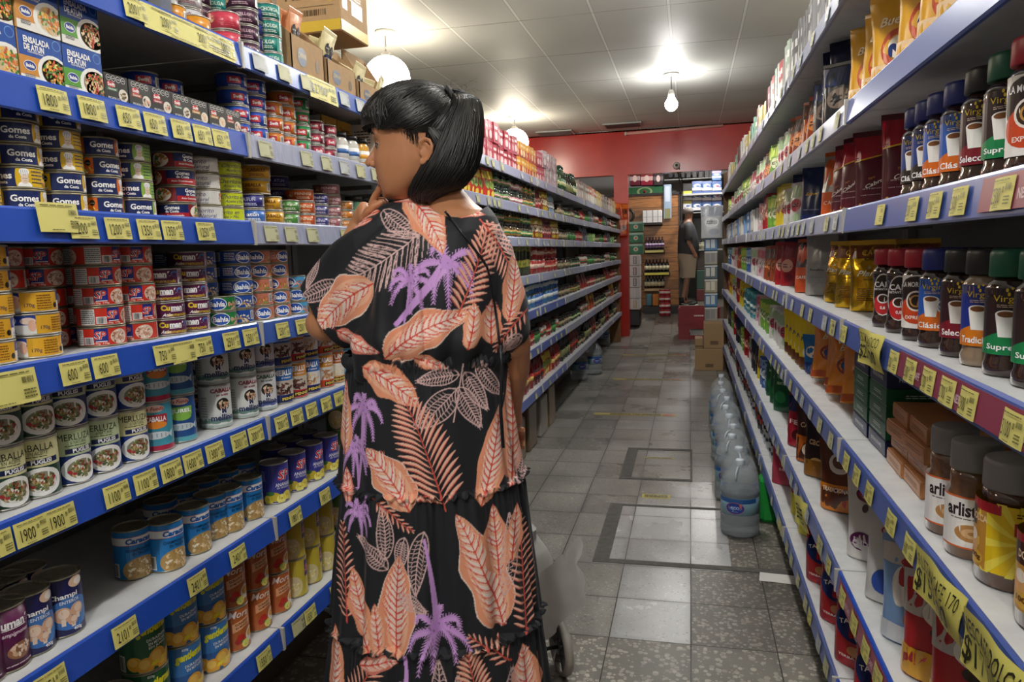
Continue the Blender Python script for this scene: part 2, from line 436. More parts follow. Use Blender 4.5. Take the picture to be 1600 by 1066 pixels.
def P_bahia_w():
    R, H = .0425, .0385
    def d(a):
        a.rect(-.067, 0, .0, H, 'e9e9e6', 1); a.rect(-.067, H * .5, .0, H, '22409c', 1.2); a.rect(0, 0, .067, H, 'e0a92c', 1)
        a.ell(-.045, .027, .015, .008, 'ffffff', 2); a.ell(-.045, .027, .0135, .0068, '22409c', 3); a.text('Bahía', -.045, .027, .007, 'ffffff')
        a.ell(-.012, .026, .012, .006, 'f0d8c8', 3); a.ell(-.006, .018, .006, .01, 'e8b8a0', 3.2); a.text('170g', .014, .013, .008, '1c2a60', bold=0); a.lines(-.045, .008, .03, .008, 2, '404a80')
        a.lines(.038, .019, .026, .026, 6, '8a5a18'); a.ell(.06, .012, .005, .005, '111111', 3, 8)
    return tin(R, H, rep(d, R), 'e0a92c', False)
def P_plain(bg, tx, ink='ffffff', H=.037, R=.0425, acc=None, name='food_tin', gilt=False):
    def d(a):
        if acc: a.rect(.02, 0, .06, H, acc, 1)
        a.text(tx, -.012, H * .62, H * .24, ink, w=min(.05, len(tx) * .008)); a.lines(-.012, H * .3, .04, H * .2, 2, ink); a.bars(.04, H * .5, .018, H * .55)
        a.food(-.052, H * .5, .012, H * .38, ['f0e0c8', 'c07850', 'e0b080'], 12, .35, 3)
    return tin(R, H, rep(d, R), bg, gilt, name)
def P_puglisi(tx, sub, bg, low, plate, ink='23321e'):
    R, H = .0365, .106
    def d(a):
        a.rect(-.057, 0, .057, H * .52, low, 1); a.rect(-.057, H * .52, .057, H, bg, 1)
        a.text(tx, .006, H * .84, .012, ink, w=.062, bold=.0); a.text(sub, .01, H * .745, .006, ink, w=.03, bold=0); a.lines(.006, H * .69, .04, .003, 1, ink)
        a.poly([(-.014, H * .55), (.043, H * .57), (.043, H * .655), (-.014, H * .635)], '15204e', 2.5); a.text('PUGLISI', .0145, H * .604, .0075, 'ffffff', bold=.03, rot=.04)
        a.ell(.012, H * .27, .036, .025, 'eeeeea', 2); a.food(.012, H * .27, .026, .018, plate, 90, .17, 9, '8a8a70')
        a.ell(-.010, H * .24, .004, .0028, 'b83038', 5); a.ell(-.002, H * .2, .0035, .0025, 'a83038', 5)
        a.text('280g', -.046, H * .1, .005, 'dddddd'); a.rect(-.052, H * .74, -.045, H * .83, ink, 2)
    return tin(R, H, rep(d, R), low, False)
GREENF = ['5a6a3a', '8a8a4a', 'e8e0d0', '3a4a24', 'c8a878', '9c3a30']
def P_lafe(bg, tx, ink, low, fish='d8e0e4'):
    R, H = .0365, .106
    def d(a):
        a.rect(-.057, 0, .057, H, bg, 1); a.rect(-.057, 0, .057, H * .13, low, 1.3)
        a.ell(0, H * .88, .02, .008, 'f0c8b8', 2); a.text('la Fonda', 0, H * .88, .008, 'b03038', shear=.3)
        a.rect(-.022, H * .58, .026, H * .76, ink, 2); a.text(tx, .002, H * .67, .011, 'ffffff', w=.042, bold=.03); a.ell(.002, H * .55, .022, .008, 'e88a30' if ink != '8ac050' else '8ac050', 2.5)
        a.ell(0, H * .34, .03, .008, fish, 3); a.poly([(.026, H * .34), (.038, H * .42), (.036, H * .26)], fish, 3); a.ell(-.022, H * .355, .0015, .0015, '222222', 5)
        for k in range(5): a.rect(-.018 + k * .009, H * .30, -.016 + k * .009, H * .38, '90a0a8', 4)
        a.text('380g', -.04, H * .1, .006, 'ffffff'); a.bars(.05, H * .25, .012, .02)
    return tin(R, H, rep(d, R), bg, False)
def P_mellino(ink='8c2a34', bg='dcdedb', low='6f8f86'):
    R, H = .0375, .105
    def d(a):
        a.rect(-.058, 0, .058, H, bg, 1)
        for k in range(7): a.ell(-.05 + k * .017, H * .17 + .002 * (k % 2), .013, .006, low, 1.6); a.ell(-.045 + k * .015, H * .06, .012, .003, 'aebfbb', 1.8)
        a.text('CABALLA', .004, H * .87, .010, ink, w=.058, bold=.04); a.text('en aceite', .004, H * .77, .006, ink, bold=.02)
        a.ell(.004, H * .54, .017, .016, '2a2522', 2); a.food(.006, H * .55, .014, .013, ['d8b890', 'c08a70', 'e8d0b0'], 16, .35, 2)
        a.rect(-.004, H * .335, .013, H * .46, 'f0f0f0', 3.2); a.text('M', .0045, H * .4, .012, '16204e', bold=.08); a.text('mellino', .002, H * .25, .015, '20285a', bold=.03)
        a.rect(-.052, H * .2, -.034, H * .75, 'd0d4d0', 2); a.lines(-.043, H * .5, .016, .05, 8, '999999')
    return tin(R, H, rep(d, R), bg, False)
def P_merl(top, low, tx, foodc, brand='PENNISI', bgc='dedcd6'):
    R, H = .0365, .104
    def d(a):
        a.rect(-.057, 0, .057, H, bgc, 1); a.rect(-.057, H * .62, .057, H * .97, top, 1.3); a.rect(-.057, 0, .057, H * .24, low, 1.3)
        a.text(tx, 0, H * .83, .016, 'ffffff', w=.056, bold=.04); a.text('al natural', .008, H * .70, .006, 'f0f0f0')
        a.food(0, H * .40, .030, .017, foodc, 24, .3, 5); a.poly([(-.012, H * .06), (.045, H * .1), (.045, H * .22), (-.012, H * .18)], '1a1a1a', 3); a.text(brand, .016, H * .14, .008, 'e8d060', w=.048, bold=.03, rot=.07)
        a.text('380g', -.04, H * .08, .006, 'eeeeee')
    return tin(R, H, rep(d, R), bgc, False)
def P_champ(bg='1c1d52'):
    R, H = .038, .11
    def d(a):
        a.rect(-.059, 0, .059, H, bg, 1); a.ell(.012, H * .38, .042, .03, '3f78c0', 1.5)
        a.rect(-.059, 0, .059, .006, bg, 1.8)
        a.text('Champi', .0, H * .68, .0125, 'ffffff', w=.05, bold=.03) ; a.text('ENTEROS', .01, H * .585, .006, 'f0f0f0')
        a.ell(.025, H * .88, .015, .010, 'e8c8a8', 2); a.ell(.03, H * .88, .01, .007, 'f8f0e8', 3)
        for (x, y, r) in ((-.004, .38, .015), (.022, .42, .013), (.012, .26, .009)):
            a.ell(x, H * y, r, r * .95, 'e0b090', 3); a.ell(x + .002, H * y + .002, r * .62, r * .6, 'f2d8c2', 3.5); a.rect(x - .003, H * y - r * 1.35, x + .004, H * y - r * .5, 'f0dcc8', 3.2)
        a.text('400g', .02, H * .1, .008, 'ffffff'); a.bars(-.048, H * .2, .018, .03); a.lines(-.04, H * .55, .026, .045, 7, '8088b8')
    return tin(R, H, rep(d, R), bg, True)
def P_cumchamp():
    R, H = .038, .11
    def d(a):
        a.text('Cumaná', 0, H * .75, .016, 'ffffff', w=.06, bold=.04); a.text('Champignones', .0, H * .58, .009, 'f0dce8', shear=.3); a.rect(-.02, H * .66, .025, H * .672, 'ffffff', 3)
        a.ell(.01, H * .3, .022, .014, '9a6a4a', 2); a.food(.01, H * .33, .018, .012, ['f0dcc8', 'd8b090', 'e8c8b0'], 18, .35, 2); a.lines(.01, H * .1, .05, .004, 1, 'e0c0d0')
    return tin(R, H, rep(d, R), '5c1748', True)
def P_caracas():
    R, H = .0375, .108
    def d(a):
        a.rect(-.059, 0, .059, H, '1d78bd', 1); a.rect(-.059, H * .70, .059, H * .865, 'e4e2de', 2); a.rect(-.059, H * .70, .059, H * .708, 'c03040', 3); a.rect(-.059, H * .857, .059, H * .865, 'c03040', 3)
        a.text('Caracas', .006, H * .783, .0125, '1a58a8', w=.056, bold=.05, shear=.15)
        a.text('CHAMPIGNONES', .006, H * .60, .0065, '10203c', w=.056, bold=.02); a.text('EN TROZOS', .008, H * .52, .0065, '10203c', w=.036, bold=.02)
        a.food(.008, H * .2, .04, .027, ['e8d0a0', 'c8a468', 'f4e8cc', 'a8844c', 'd8bc84'], 70, .15, 7, 'b89458'); a.bars(-.048, H * .2, .016, .03)
    return tin(R, H, rep(d, R), '1d78bd', True)
def P_ananas(bg='3d3f96', tx='ANANAS', low=('e8d850', 'd0b830', 'f0e880')):
    R, H = .0385, .112
    def d(a):
        a.rect(-.06, 0, .06, H, bg, 1); a.text('SP', .012, H * .70, .028, 'ffffff', bold=.06, shear=.2); a.text('SP', .012, H * .70, .027, 'd02c30', bold=.02, shear=.2, l=5)
        a.text(tx, .008, H * .47, .010, 'f0f0f4', w=.045); a.text('EN TROZOS', .008, H * .39, .005, 'e0e0f0')
        for k in range(5): a.ell(-.035 + k * .018, H * (.12 + .06 * (k % 2)), .014, .013, low[k % 3], 2 + k * .2); a.ell(-.035 + k * .018, H * (.13 + .06 * (k % 2)), .004, .003, low[1], 4)
        a.ell(-.03, H * .27, .012, .006, '3f7a3a', 3); a.lines(-.048, H * .7, .014, .03, 6, '9aa0d8')
    return tin(R, H, rep(d, R), bg, False)
def P_gentle(bg, tx, H=.118):
    R = .046
    def d(a):
        a.rect(-.072, 0, .072, H, bg, 1); a.rect(-.072, 0, .072, H * .42, {'3a76b8': '2c5a98'}.get(bg, bg), 1.2)
        a.text('gentleman', .014, H * .78, .024, 'e8e02c', w=.075, bold=.05, shear=.25, rot=.1); a.text('820g', .0, H * .92, .007, 'f0f0f0')
        for k, t in enumerate(tx): a.text(t, .02, H * (.60 - k * .075), .0065, 'f0f0f0', w=.04 + .006 * (k == 0), rot=.08)
        for x, y, r in ((-.03, .2, .016), (-.008, .14, .018), (.018, .24, .02), (.03, .12, .016), (.048, .2, .012)):
            a.ell(x, H * y, r, r, 'e8a838' if bg != '2d6a48' else 'e0b040', 2.5); a.ell(x - .003, H * y + .004, r * .6, r * .55, 'f4c860', 3.2)
        a.poly([(.0, H * .1), (.045, H * .16), (.05, H * .24), (.005, H * .18)], 'f0e030', 3.6); a.bars(-.06, H * .2, .02, .035)
    return tin(R, H, rep(d, R), bg, True)
def P_mora():
    R, H = .0385, .112
    def d(a):
        a.rect(-.06, 0, .06, H, 'b8622e', 1); a.lines(-.045, H * .5, .028, H * .8, 16, 'a04c20', 4)
        a.text('Mora', -.002, H * .85, .018, 'f4e8e0', bold=.01, shear=.3); a.poly([(-.02, H * .44), (.03, H * .56), (.03, H * .76), (-.02, H * .64)], 'f0b080', 2)
        a.text('DURAZNO', .005, H * .64, .006, '40201a', w=.036, rot=.2); a.text('EN MITADES', .005, H * .56, .005, '40201a', w=.034, rot=.2)
        a.ell(.03, H * .3, .017, .018, 'e8e0d0', 3); a.ell(.03, H * .33, .012, .010, 'e8a020', 4); a.ell(.0, H * .3, .01, .009, 'c03028', 3); a.ell(-.008, H * .22, .008, .008, 'b02820', 3); a.ell(.004, H * .2, .006, .004, '3f7a3a', 4)
        a.ell(.012, H * .14, .012, .011, 'e4e070', 4.4, 8); a.lines(.012, H * .14, .016, .012, 3, '404020')
    return tin(R, H, rep(d, R), 'b8622e', True)
def P_spy(bg='c8b53c', name='SP'):
    R, H = .0385, .112
    def d(a):
        a.rect(-.06, 0, .06, H, bg, 1); a.ell(-.02, H * .3, .028, .03, 'dccf9c', 2); a.rect(.018, H * .5, .05, H * .92, '3c2f7c', 2); a.text(name, .034, H * .7, .022, 'f0f0f0', bold=.05, shear=.2); a.text(name, .034, H * .7, .021, 'd02c30', bold=.02, shear=.2, l=5); a.food(-.02, H * .28, .02, .02, ['e8d890', 'd8c468', 'f0e8b8'], 12, .4, 3)
    return tin(R, H, rep(d, R), bg, True)

def ensalada(bg, meal, sd):
    W, H, D = .088, .086, .10
    a = Art(); a.rect(-W / 2, H * .52, W / 2, H, '1d4fa6', 1); a.rect(-W / 2, 0, W / 2, H * .52, bg, 1); a.rect(-W / 2, 0, W / 2, H * .16, 'f0eee8', 1.2)
    a.text('ENSALADA', -.008, H * .83, .0105, 'ffffff', w=.052, bold=.04); a.text('DE ATUN', -.014, H * .69, .0105, 'ffffff', w=.040, bold=.04); a.text('CON VEGETALES', -.012, H * .605, .003, 'ffffff')
    a.ell(-.025, H * .34, .0125, .0085, 'ffffff', 3); a.ell(-.025, H * .34, .0115, .0075, '1f3f94', 3.4); a.text('Bahía', -.025, H * .34, .0062, 'ffffff', bold=.04)
    a.ell(.024, H * .30, .034, .030, 'f4f4f0', 2); a.food(.026, H * .31, .028, .0235, meal, 90, .16, sd, 'd8b070'); a.lines(-.026, H * .14, .02, .008, 3, '555566')
    a.ell(.033, H * .86, .009, .009, '6a9ad8', 2); a.ell(.033, H * .86, .0075, .0075, '1d4fa6', 3)
    s = Art(); s.bars(.0, H * .72, .05, .026); s.lines(0, H * .3, .07, .03, 8, '2a4a80')
    return carton(D, W, H, a, s, 'c89a5c' if bg[0] == 'd' else '8a9a7c', 'meal_box')
def swift(bg2, foodc, sd):
    W, H, D = .061, .058, .05
    a = Art(); a.rect(-W / 2, 0, W / 2, H, '1a1c1e', 1)
    for k in range(4): a.ell(-.019 + .0125 * k, H * .86, .0058, .0058, 'e8e8e8', 2, 14); a.ell(-.019 + .0125 * k, H * .86, .0049, .0049, '1a1c1e', 3, 14); a.rect(-.022 + .0125 * k, H * .85, -.016 + .0125 * k, H * .87, 'e8e8e8', 4)
    a.ell(-.013, H * .66, .011, .006, 'd02a3a', 2); a.text('Swift', -.013, H * .66, .007, 'ffffff', bold=.03); a.rect(-.025, H * .46, .003, H * .57, bg2, 2); a.text('Gourmet', -.011, H * .515, .004, 'ffffff')
    a.ell(.017, H * .38, .012, .012, 'e8e0d4', 2); a.food(.017, H * .38, .010, .009, foodc, 14, .35, sd)
    a.text('PICADILLO', -.008, H * .22, .0045, 'dddddd'); a.text('90 g', .012, H * .1, .005, 'dddddd')
    b = carton(D, W, H, a, None, '1a1c1e', 'spread_carton')
    return b
def P_oval(bg, tag_='c02838', H=.040):
    R = .038
    def d(a):
        a.rect(-.02, H * .3, .014, H * .72, tag_, 2); a.text('Swift', -.003, H * .52, .009, 'ffffff', bold=.03); a.bars(.036, H * .5, .02, H * .5); a.lines(-.003, H * .16, .03, .005, 2, 'e8e8e8')
    p = tin(R, H, rep(d, R), bg, False)
    return p
VPROF = [(.86, 0), (.98, .02), (1.0, .06), (1.0, .12), (.93, .17), (.90, .30), (.90, .58), (.93, .70), (1.0, .80), (1.0, .88), (.93, .93), (.80, .965), (.74, 1.0)]
def P_virginia(lid, top, low, tx, cup='f4f2ee', extra=None, body='32201a'):
    R, H = .037, .178
    def d(a):
        a.rect(-.05, H * .18, .05, H * .70, top, 1)
        a.poly([(-.05, H * .18), (.05, H * .18), (.05, H * .50), (-.05, H * .28)], low, 1.6)
        a.text('Virginia', .0, H * .615, .012, 'e8c832', w=.046, bold=.0)
        for k in range(5): a.ell(.0 + .006 * math.cos(k * 1.26 + .3), H * .68 + .005 * math.sin(k * 1.26 + .3), .0018, .0028, 'e8c832', 4, 8)
        a.poly([(-.020, H * .50), (.008, H * .50), (.004, H * .32), (-.015, H * .32)], cup, 3); a.ell(-.006, H * .5, .014, .006, cup, 3.2); a.ell(-.006, H * .5, .011, .0042, '7a4a24', 3.8)
        a.ell(.012, H * .43, .008, .011, cup, 2.8); a.ell(.012, H * .43, .005, .008, top, 3)
        a.text(tx, -.004, H * .235, .0105, 'ffffff', w=min(.056, .0085 * len(tx)), bold=.02); a.text('170 g', .032, H * .23, .004, 'f0d0c0'); a.lines(.0, H * .565, .036, .005, 2, 'd8c0b0')
    return jar(R, H, VPROF, .0335, .038, lid, rep(d, R, 2), body, lz=(.17, .71), lr=R * .96)
def P_torrado(lid='a81c30'):
    R, H = .036, .178
    def d(a):
        a.ell(0, H * .42, .026, H * .27, 'e4e0dc', 2); a.ell(0, H * .42, .024, H * .255, '241a18', 2.6); a.ell(.0, H * .30, .022, H * .13, 'c02a2c', 3); a.text('CAFE', 0, H * .55, .013, 'ffffff', bold=.02); a.text('INSTANTANEO', 0, H * .49, .005, 'f0f0f0'); a.ell(0, H * .37, .013, .011, 'f0f0f0', 3.4); a.ell(0, H * .37, .010, .008, '3a2014', 3.8); a.text('0,8', 0, H * .25, .008, 'ffffff')
    return jar(R, H, VPROF, .034, .036, lid, rep(d, R, 2), '33201a', lz=(.13, .74), lr=R * .96)
def P_morenita():
    R, H = .036, .178
    def d(a):
        a.rect(-.05, H * .14, .05, H * .72, 'ece8e4', 1); a.ell(0, H * .52, .04, H * .19, '2a1a18', 2); a.text('LA MORENITA', 0, H * .62, .010, 'ffffff', w=.06, bold=.02); a.ell(0, H * .34, .036, H * .15, 'c8451e', 2.2)
        a.ell(0, H * .44, .020, .020, 'e8e0d8', 3); a.ell(0, H * .44, .0165, .0165, '3a2416', 3.4); a.ell(0, H * .44, .012, .012, 'b88a4a', 3.8); a.ell(0, H * .44, .009, .009, '2a1810', 4); a.text('EXPRESSO', 0, H * .26, .007, 'f8e8e0')
    return jar(R, H, VPROF, .034, .036, 'a81c30', rep(d, R, 2), '33201a', lz=(.13, .74), lr=R * .96)
APROF = [(.9, 0), (1.0, .03), (1.0, .62), (.96, .68), (.86, .78), (.88, .9), (.86, 1.0)]
def P_arlistan():
    R, H = .040, .185
    def d(a):
        a.rect(-.063, H * .10, .063, H * .55, 'f2efec', 1); a.rect(-.063, H * .10, .063, H * .115, 'd8601e', 2); a.rect(-.063, H * .535, .063, H * .55, 'd8601e', 2)
        a.text('arlistán', 0, H * .44, .022, '2a2024', w=.062, bold=.03); a.lines(0, H * .36, .05, .004, 1, '707070'); a.ell(.006, H * .235, .027, .019, 'f8f4ee', 3); a.ell(.006, H * .24, .024, .014, 'c08a52', 3.4); a.ell(.006, H * .24, .014, .008, 'e0b888', 3.8); a.ell(.006, H * .24, .005, .003, 'b07a48', 4.2)
    return jar(R, H, APROF, .036, .046, '8c8a88', rep(d, R, 2), '6d4a30', lz=(.09, .56), lr=R)
def P_dolca():
    R, H = .050, .185
    def d(a):
        a.rect(-.079, H * .13, .079, H * .68, 'e6c21c', 1)
        for k in range(12): t = -PI / 2 + k * PI / 6; a.poly([(.02, H * .4), (.02 + .07 * math.cos(t), H * .4 + .09 * math.sin(t)), (.02 + .07 * math.cos(t + .2), H * .4 + .09 * math.sin(t + .2))], 'f0dc50', 1.8)
        a.rect(-.079, H * .13, -.03, H * .68, 'c8903a', 2); a.rect(-.079, H * .6, -.01, H * .68, 'b4202c', 2.4); a.rect(-.079, H * .46, -.05, H * .62, '402018', 2.6); a.text('DOLCA', -.046, H * .535, .011, 'f4d8b0', w=.036, bold=.03)
        a.rect(.006, H * .46, .05, H * .56, 'b4202c', 3); a.text('100', .028, H * .51, .014, 'ffffff', bold=.05); a.lines(.028, H * .62, .04, .008, 2, '503010'); a.ell(-.058, H * .33, .014, .018, 'e8b070', 3); a.ell(-.058, H * .38, .011, .009, 'f4e8d8', 3.5)
        a.ell(-.052, H * .21, .018, .011, 'e0b040', 3.4); a.text('100g', -.052, H * .21, .010, '6a3a10', w=.028, bold=.05); a.rect(.02, H * .22, .06, H * .38, 'f8f4e0', 3); a.lines(.04, H * .3, .034, .02, 4, '4a3a20')
    return jar(R, H, APROF, .044, .044, '8c8a88', rep(d, R, 2), '5a3824', lz=(.12, .69), lr=R)
def bag_art(W, H, bands, texts=(), ells=(), foods=()):
    a = Art()
    for i, (z0, z1, c) in enumerate(bands): a.rect(-W / 2, z0 * H, W / 2, z1 * H, c, 1 + i * .3)
    for e in ells: a.ell(e[0] * W / 2, e[1] * H, e[2] * W / 2, e[3] * H, e[4], e[5] if len(e) > 5 else 2.5)
    for t in texts: a.text(t[0], t[1] * W / 2, t[2] * H, t[3] * H, t[4], w=t[5] * W if len(t) > 5 and t[5] else None, bold=.02, shear=t[6] if len(t) > 6 else 0, rot=t[7] if len(t) > 7 else 0)
    for f in foods: a.food(f[0] * W / 2, f[1] * H, f[2] * W / 2, f[3] * H, f[4], f[5], f[6], 3)
    return a
def P_cabrales():
    W, H = .125, .215
    a = bag_art(W, H, [(0, .72, '5a1424')], [('Peru', -.2, .44, .035, 'c08040', None, .2, .35), ('Cabrales', .1, .385, .05, 'f0e8e4', .62, .2, .35), ('CAFE TORRADO MOLIDO', 0, .22, .012, 'd8c0c0', .7), ('INTENSO', -.1, .30, .014, 'd8c0c0', .5), ('250g', -.4, .09, .02, 'e8d8a0')])
    a.poly([(-W / 2, H * .66), (W / 2, H * .75), (W / 2, H * .77), (-W / 2, H * .68)], 'd8a828', 2.5); a.poly([(-W / 2, H * .68), (W / 2, H * .77), (W / 2, H), (-W / 2, H)], 'b0182c', 1.5)
    for k in range(2): a.ell(-.045, H * (.05 + .05 * k), .004, .004, 'e0b030', 3)
    return pouch(W, .07, H, '5a1424', a, seed=3)
def P_planta():
    W, H = .12, .185
    m = noisy('gold_foil', 'c08a12', 'e8bc38', 14, 0.22, 0.9, 0.35)
    a = bag_art(W, H, [], [('la', -.05, .66, .05, 'f4ecd8', None, .4), ('Planta', .0, .57, .085, 'f4ecd8', .62, .4), ('CAFE', .0, .79, .05, '5a3a10', .3), ('MOLIDO', 0, .48, .02, '5a3a10', .3)])
    a.lines(0, H * .25, W * .6, H * .2, 7, '6a4410')
    a.rect(-W / 2, H * .8, W / 2, H * .99, '7a3a18', 1); a.text('CAFE', 0, H * .88, .016, 'e8c040', w=.05)
    return pouch(W, .07, H, 'd0a020', a, seed=5, m=m, wr=.007)
def cloth_col(c): return mat(c, .6)
def P_jug():
    glass = NT('clear_plastic_bottle'); g = glass.b
    g.inputs['Base Color'].default_value = (.92, .97, 1, 1); g.inputs['Roughness'].default_value = .04; g.inputs['IOR'].default_value = 1.2
    g.inputs['Transmission Weight'].default_value = .5; g.inputs['Alpha'].default_value = .34
    water = NT('bottled_water'); g = water.b
    g.inputs['Base Color'].default_value = (.74, .84, .90, 1); g.inputs['Roughness'].default_value = .12; g.inputs['IOR'].default_value = 1.2; g.inputs['Transmission Weight'].default_value = .8; g.inputs['Alpha'].default_value = .75
    R, H = .096, .385; b = MB(); n = 40
    prof = [(.55, 0), (.9, .012), (1, .05), (1.0, .14), (.965, .155), (1, .17), (1, .27), (.955, .29), (.955, .55), (1, .57), (1, .64), (.96, .70), (.82, .79), (.55, .875), (.3, .925), (.2, .945), (.2, .965)]
    vs = []; fs = []; k = len(prof)
    for i in range(n):
        t = 2 * PI * i / n; w8 = 1 + .035 * math.cos(8 * t)
        for r, z in prof: q = R * r * (w8 if z < .14 else 1); vs.append((q * math.cos(t), q * math.sin(t), z * H))
    for i in range(n):
        j = (i + 1) % n
        for q in range(k - 1): fs.append((i * k + q, j * k + q, j * k + q + 1, i * k + q + 1))
    b.add(vs, fs, glass.m, True)
    wt = MB(); wt.lathe([(r * R * .975, z * H + .002) for r, z in prof if z < .6] + [(R * .96, .6 * H), (0.0001, .6 * H)], water.m, 28)
    cap = MB(); cap.lathe([(R * .235, H * .93), (R * .24, H * .935), (R * .235, H * .985), (R * .2, H * 1.0), (0.0001, H * 1.0)], mat('c9d2da', .35), 24)
    hd = MB(); hd.tube([(R * .2, .0, H * .915), (R * .5, .0, H * .905), (R * .74, .0, H * .86), (R * .84, 0, H * .80), (R * .84, 0, H * .77)], .006, mat('aeb8c0', .35), 8)
    la = MB(); rr = R * .965
    la.lathe([(rr, H * .31), (rr + .001, H * .31), (rr + .001, H * .53), (rr, H * .53)], mat('8fb8c8', .3, Alpha=.85), 40, close=False)
    def d(a):
        a.rect(-.11, H * .47, .11, H * .53, '2a5a9a', 2); a.ell(0, H * .405, .046, .030, 'c06058', 2.4); a.ell(0, H * .405, .044, .0275, '1c3a92', 3)
        a.ell(.0, H * .40, .03, .012, '5a88c8', 3.4); a.ell(.004, H * .395, .028, .010, '1c3a92', 3.8); a.text('eco', .0, H * .41, .014, 'd8e4f4', bold=0, l=5); a.text('BAJO EN SODIO', .0, H * .36, .004, 'd8e4f4', l=5)
    fn = lambda u, v, off: ((rr + .0015 + off) * math.cos(u / rr), (rr + .0015 + off) * math.sin(u / rr), v)
    rep(d, R, 2).put(la, fn, strip=rr * .2, lim=(-PI * rr, PI * rr, H * .31, H * .53))
    return Proto('water_bottle', 'bottle', b.mesh('water_bottle'), [('bottled_water', wt.mesh('bottled_water')), ('cap', cap.mesh('cap')), ('handle', hd.mesh('handle')), ('paper_label', la.mesh('paper_label'))], H, 2 * R)
# small goods of the far shelves: each one mesh, colours from the photo
def mini_jar(c, lid, lab, R=.034, H=.13, name='glass_jar', two=None):
    b = MB(); b.lathe([(R * .9, 0), (R, .006), (R, H * .72), (R * .8, H * .82), (R * .78, H * .84)], mat(c, .15, 0, Coat_Weight=.8), 16)
    b.lathe([(R * .86, H * .84), (R * .86, H), (.0001, H)], mat(lid, .4), 16)
    b.lathe([(R + .0006, H * .2), (R + .001, H * .2), (R + .001, H * .58), (R + .0006, H * .58)], mat(lab, .5), 16, close=False)
    if two: b.lathe([(R + .0014, H * .32), (R + .0016, H * .32), (R + .0016, H * .46), (R + .0014, H * .46)], mat(two, .5), 16, close=False)
    return Proto(name, 'jar', b.mesh(name), [], H, 2 * R)
def mini_box(c, c2, W=.07, H=.13, D=.09, c3='f0eeea', name='small_carton', tx=None, ink='ffffff'):
    a = Art(); a.rect(-W / 2, H * .55, W / 2, H, c2, 1); a.ell(0, H * .35, W * .3, H * .2, c3, 2); a.rect(-W * .35, H * .68, W * .35, H * .82, c3, 2)
    if tx: a.text(tx, 0, H * .75, H * .1, ink, w=W * .6)
    a.lines(0, H * .12, W * .6, H * .1, 2, '444444')
    return carton(D, W, H, a, a, c, name)
def mini_bottle(c, cap, lab, R=.032, H=.26, name='sauce_bottle', two=None):
    b = MB(); b.lathe([(R * .9, 0), (R, .006), (R, H * .6), (R * .8, H * .72), (R * .36, H * .84), (R * .34, H * .93)], mat(c, .15, 0, Coat_Weight=.8), 16)
    b.lathe([(R * .42, H * .9), (R * .42, H), (.0001, H)], mat(cap, .4), 12)
    b.lathe([(R + .0006, H * .18), (R + .001, H * .18), (R + .001, H * .5), (R + .0006, H * .5)], mat(lab, .5), 16, close=False)
    if two: b.lathe([(R + .0014, H * .26), (R + .0016, H * .26), (R + .0016, H * .4), (R + .0014, H * .4)], mat(two, .5), 16, close=False)
    return Proto(name, 'bottle', b.mesh(name), [], H, 2 * R)
def mini_bag(c, c2, c3, W=.1, H=.17, D=.05, seed=1, name='snack_bag'):
    a = Art(); a.rect(-W / 2, H * .7, W / 2, H, c2, 1); a.ell(0, H * .5, W * .34, H * .16, c3, 2); a.ell(W * .1, H * .2, W * .25, H * .1, c2, 2); a.lines(0, H * .5, W * .5, H * .12, 2, '333333', seed)
    return pouch(W, D, H, c, a, seed=seed, name=name)
def mini_tin(c, c2, R=.037, H=.10):
    b = MB(); b.lathe([(R, 0), (R, H), (R - .002, H), (R - .003, H - .003), (.0001, H - .003)], STEEL, 18)
    b.lathe([(R + .0003, .004), (R + .0006, .004), (R + .0006, H - .004), (R + .0003, H - .004)], mat(c, .35), 18, close=False)
    b.lathe([(R + .0008, H * .4), (R + .001, H * .4), (R + .001, H * .72), (R + .0008, H * .72)], mat(c2, .35), 18, close=False)
    return Proto('food_tin', 'food tin', b.mesh('food_tin'), [], H, 2 * R)
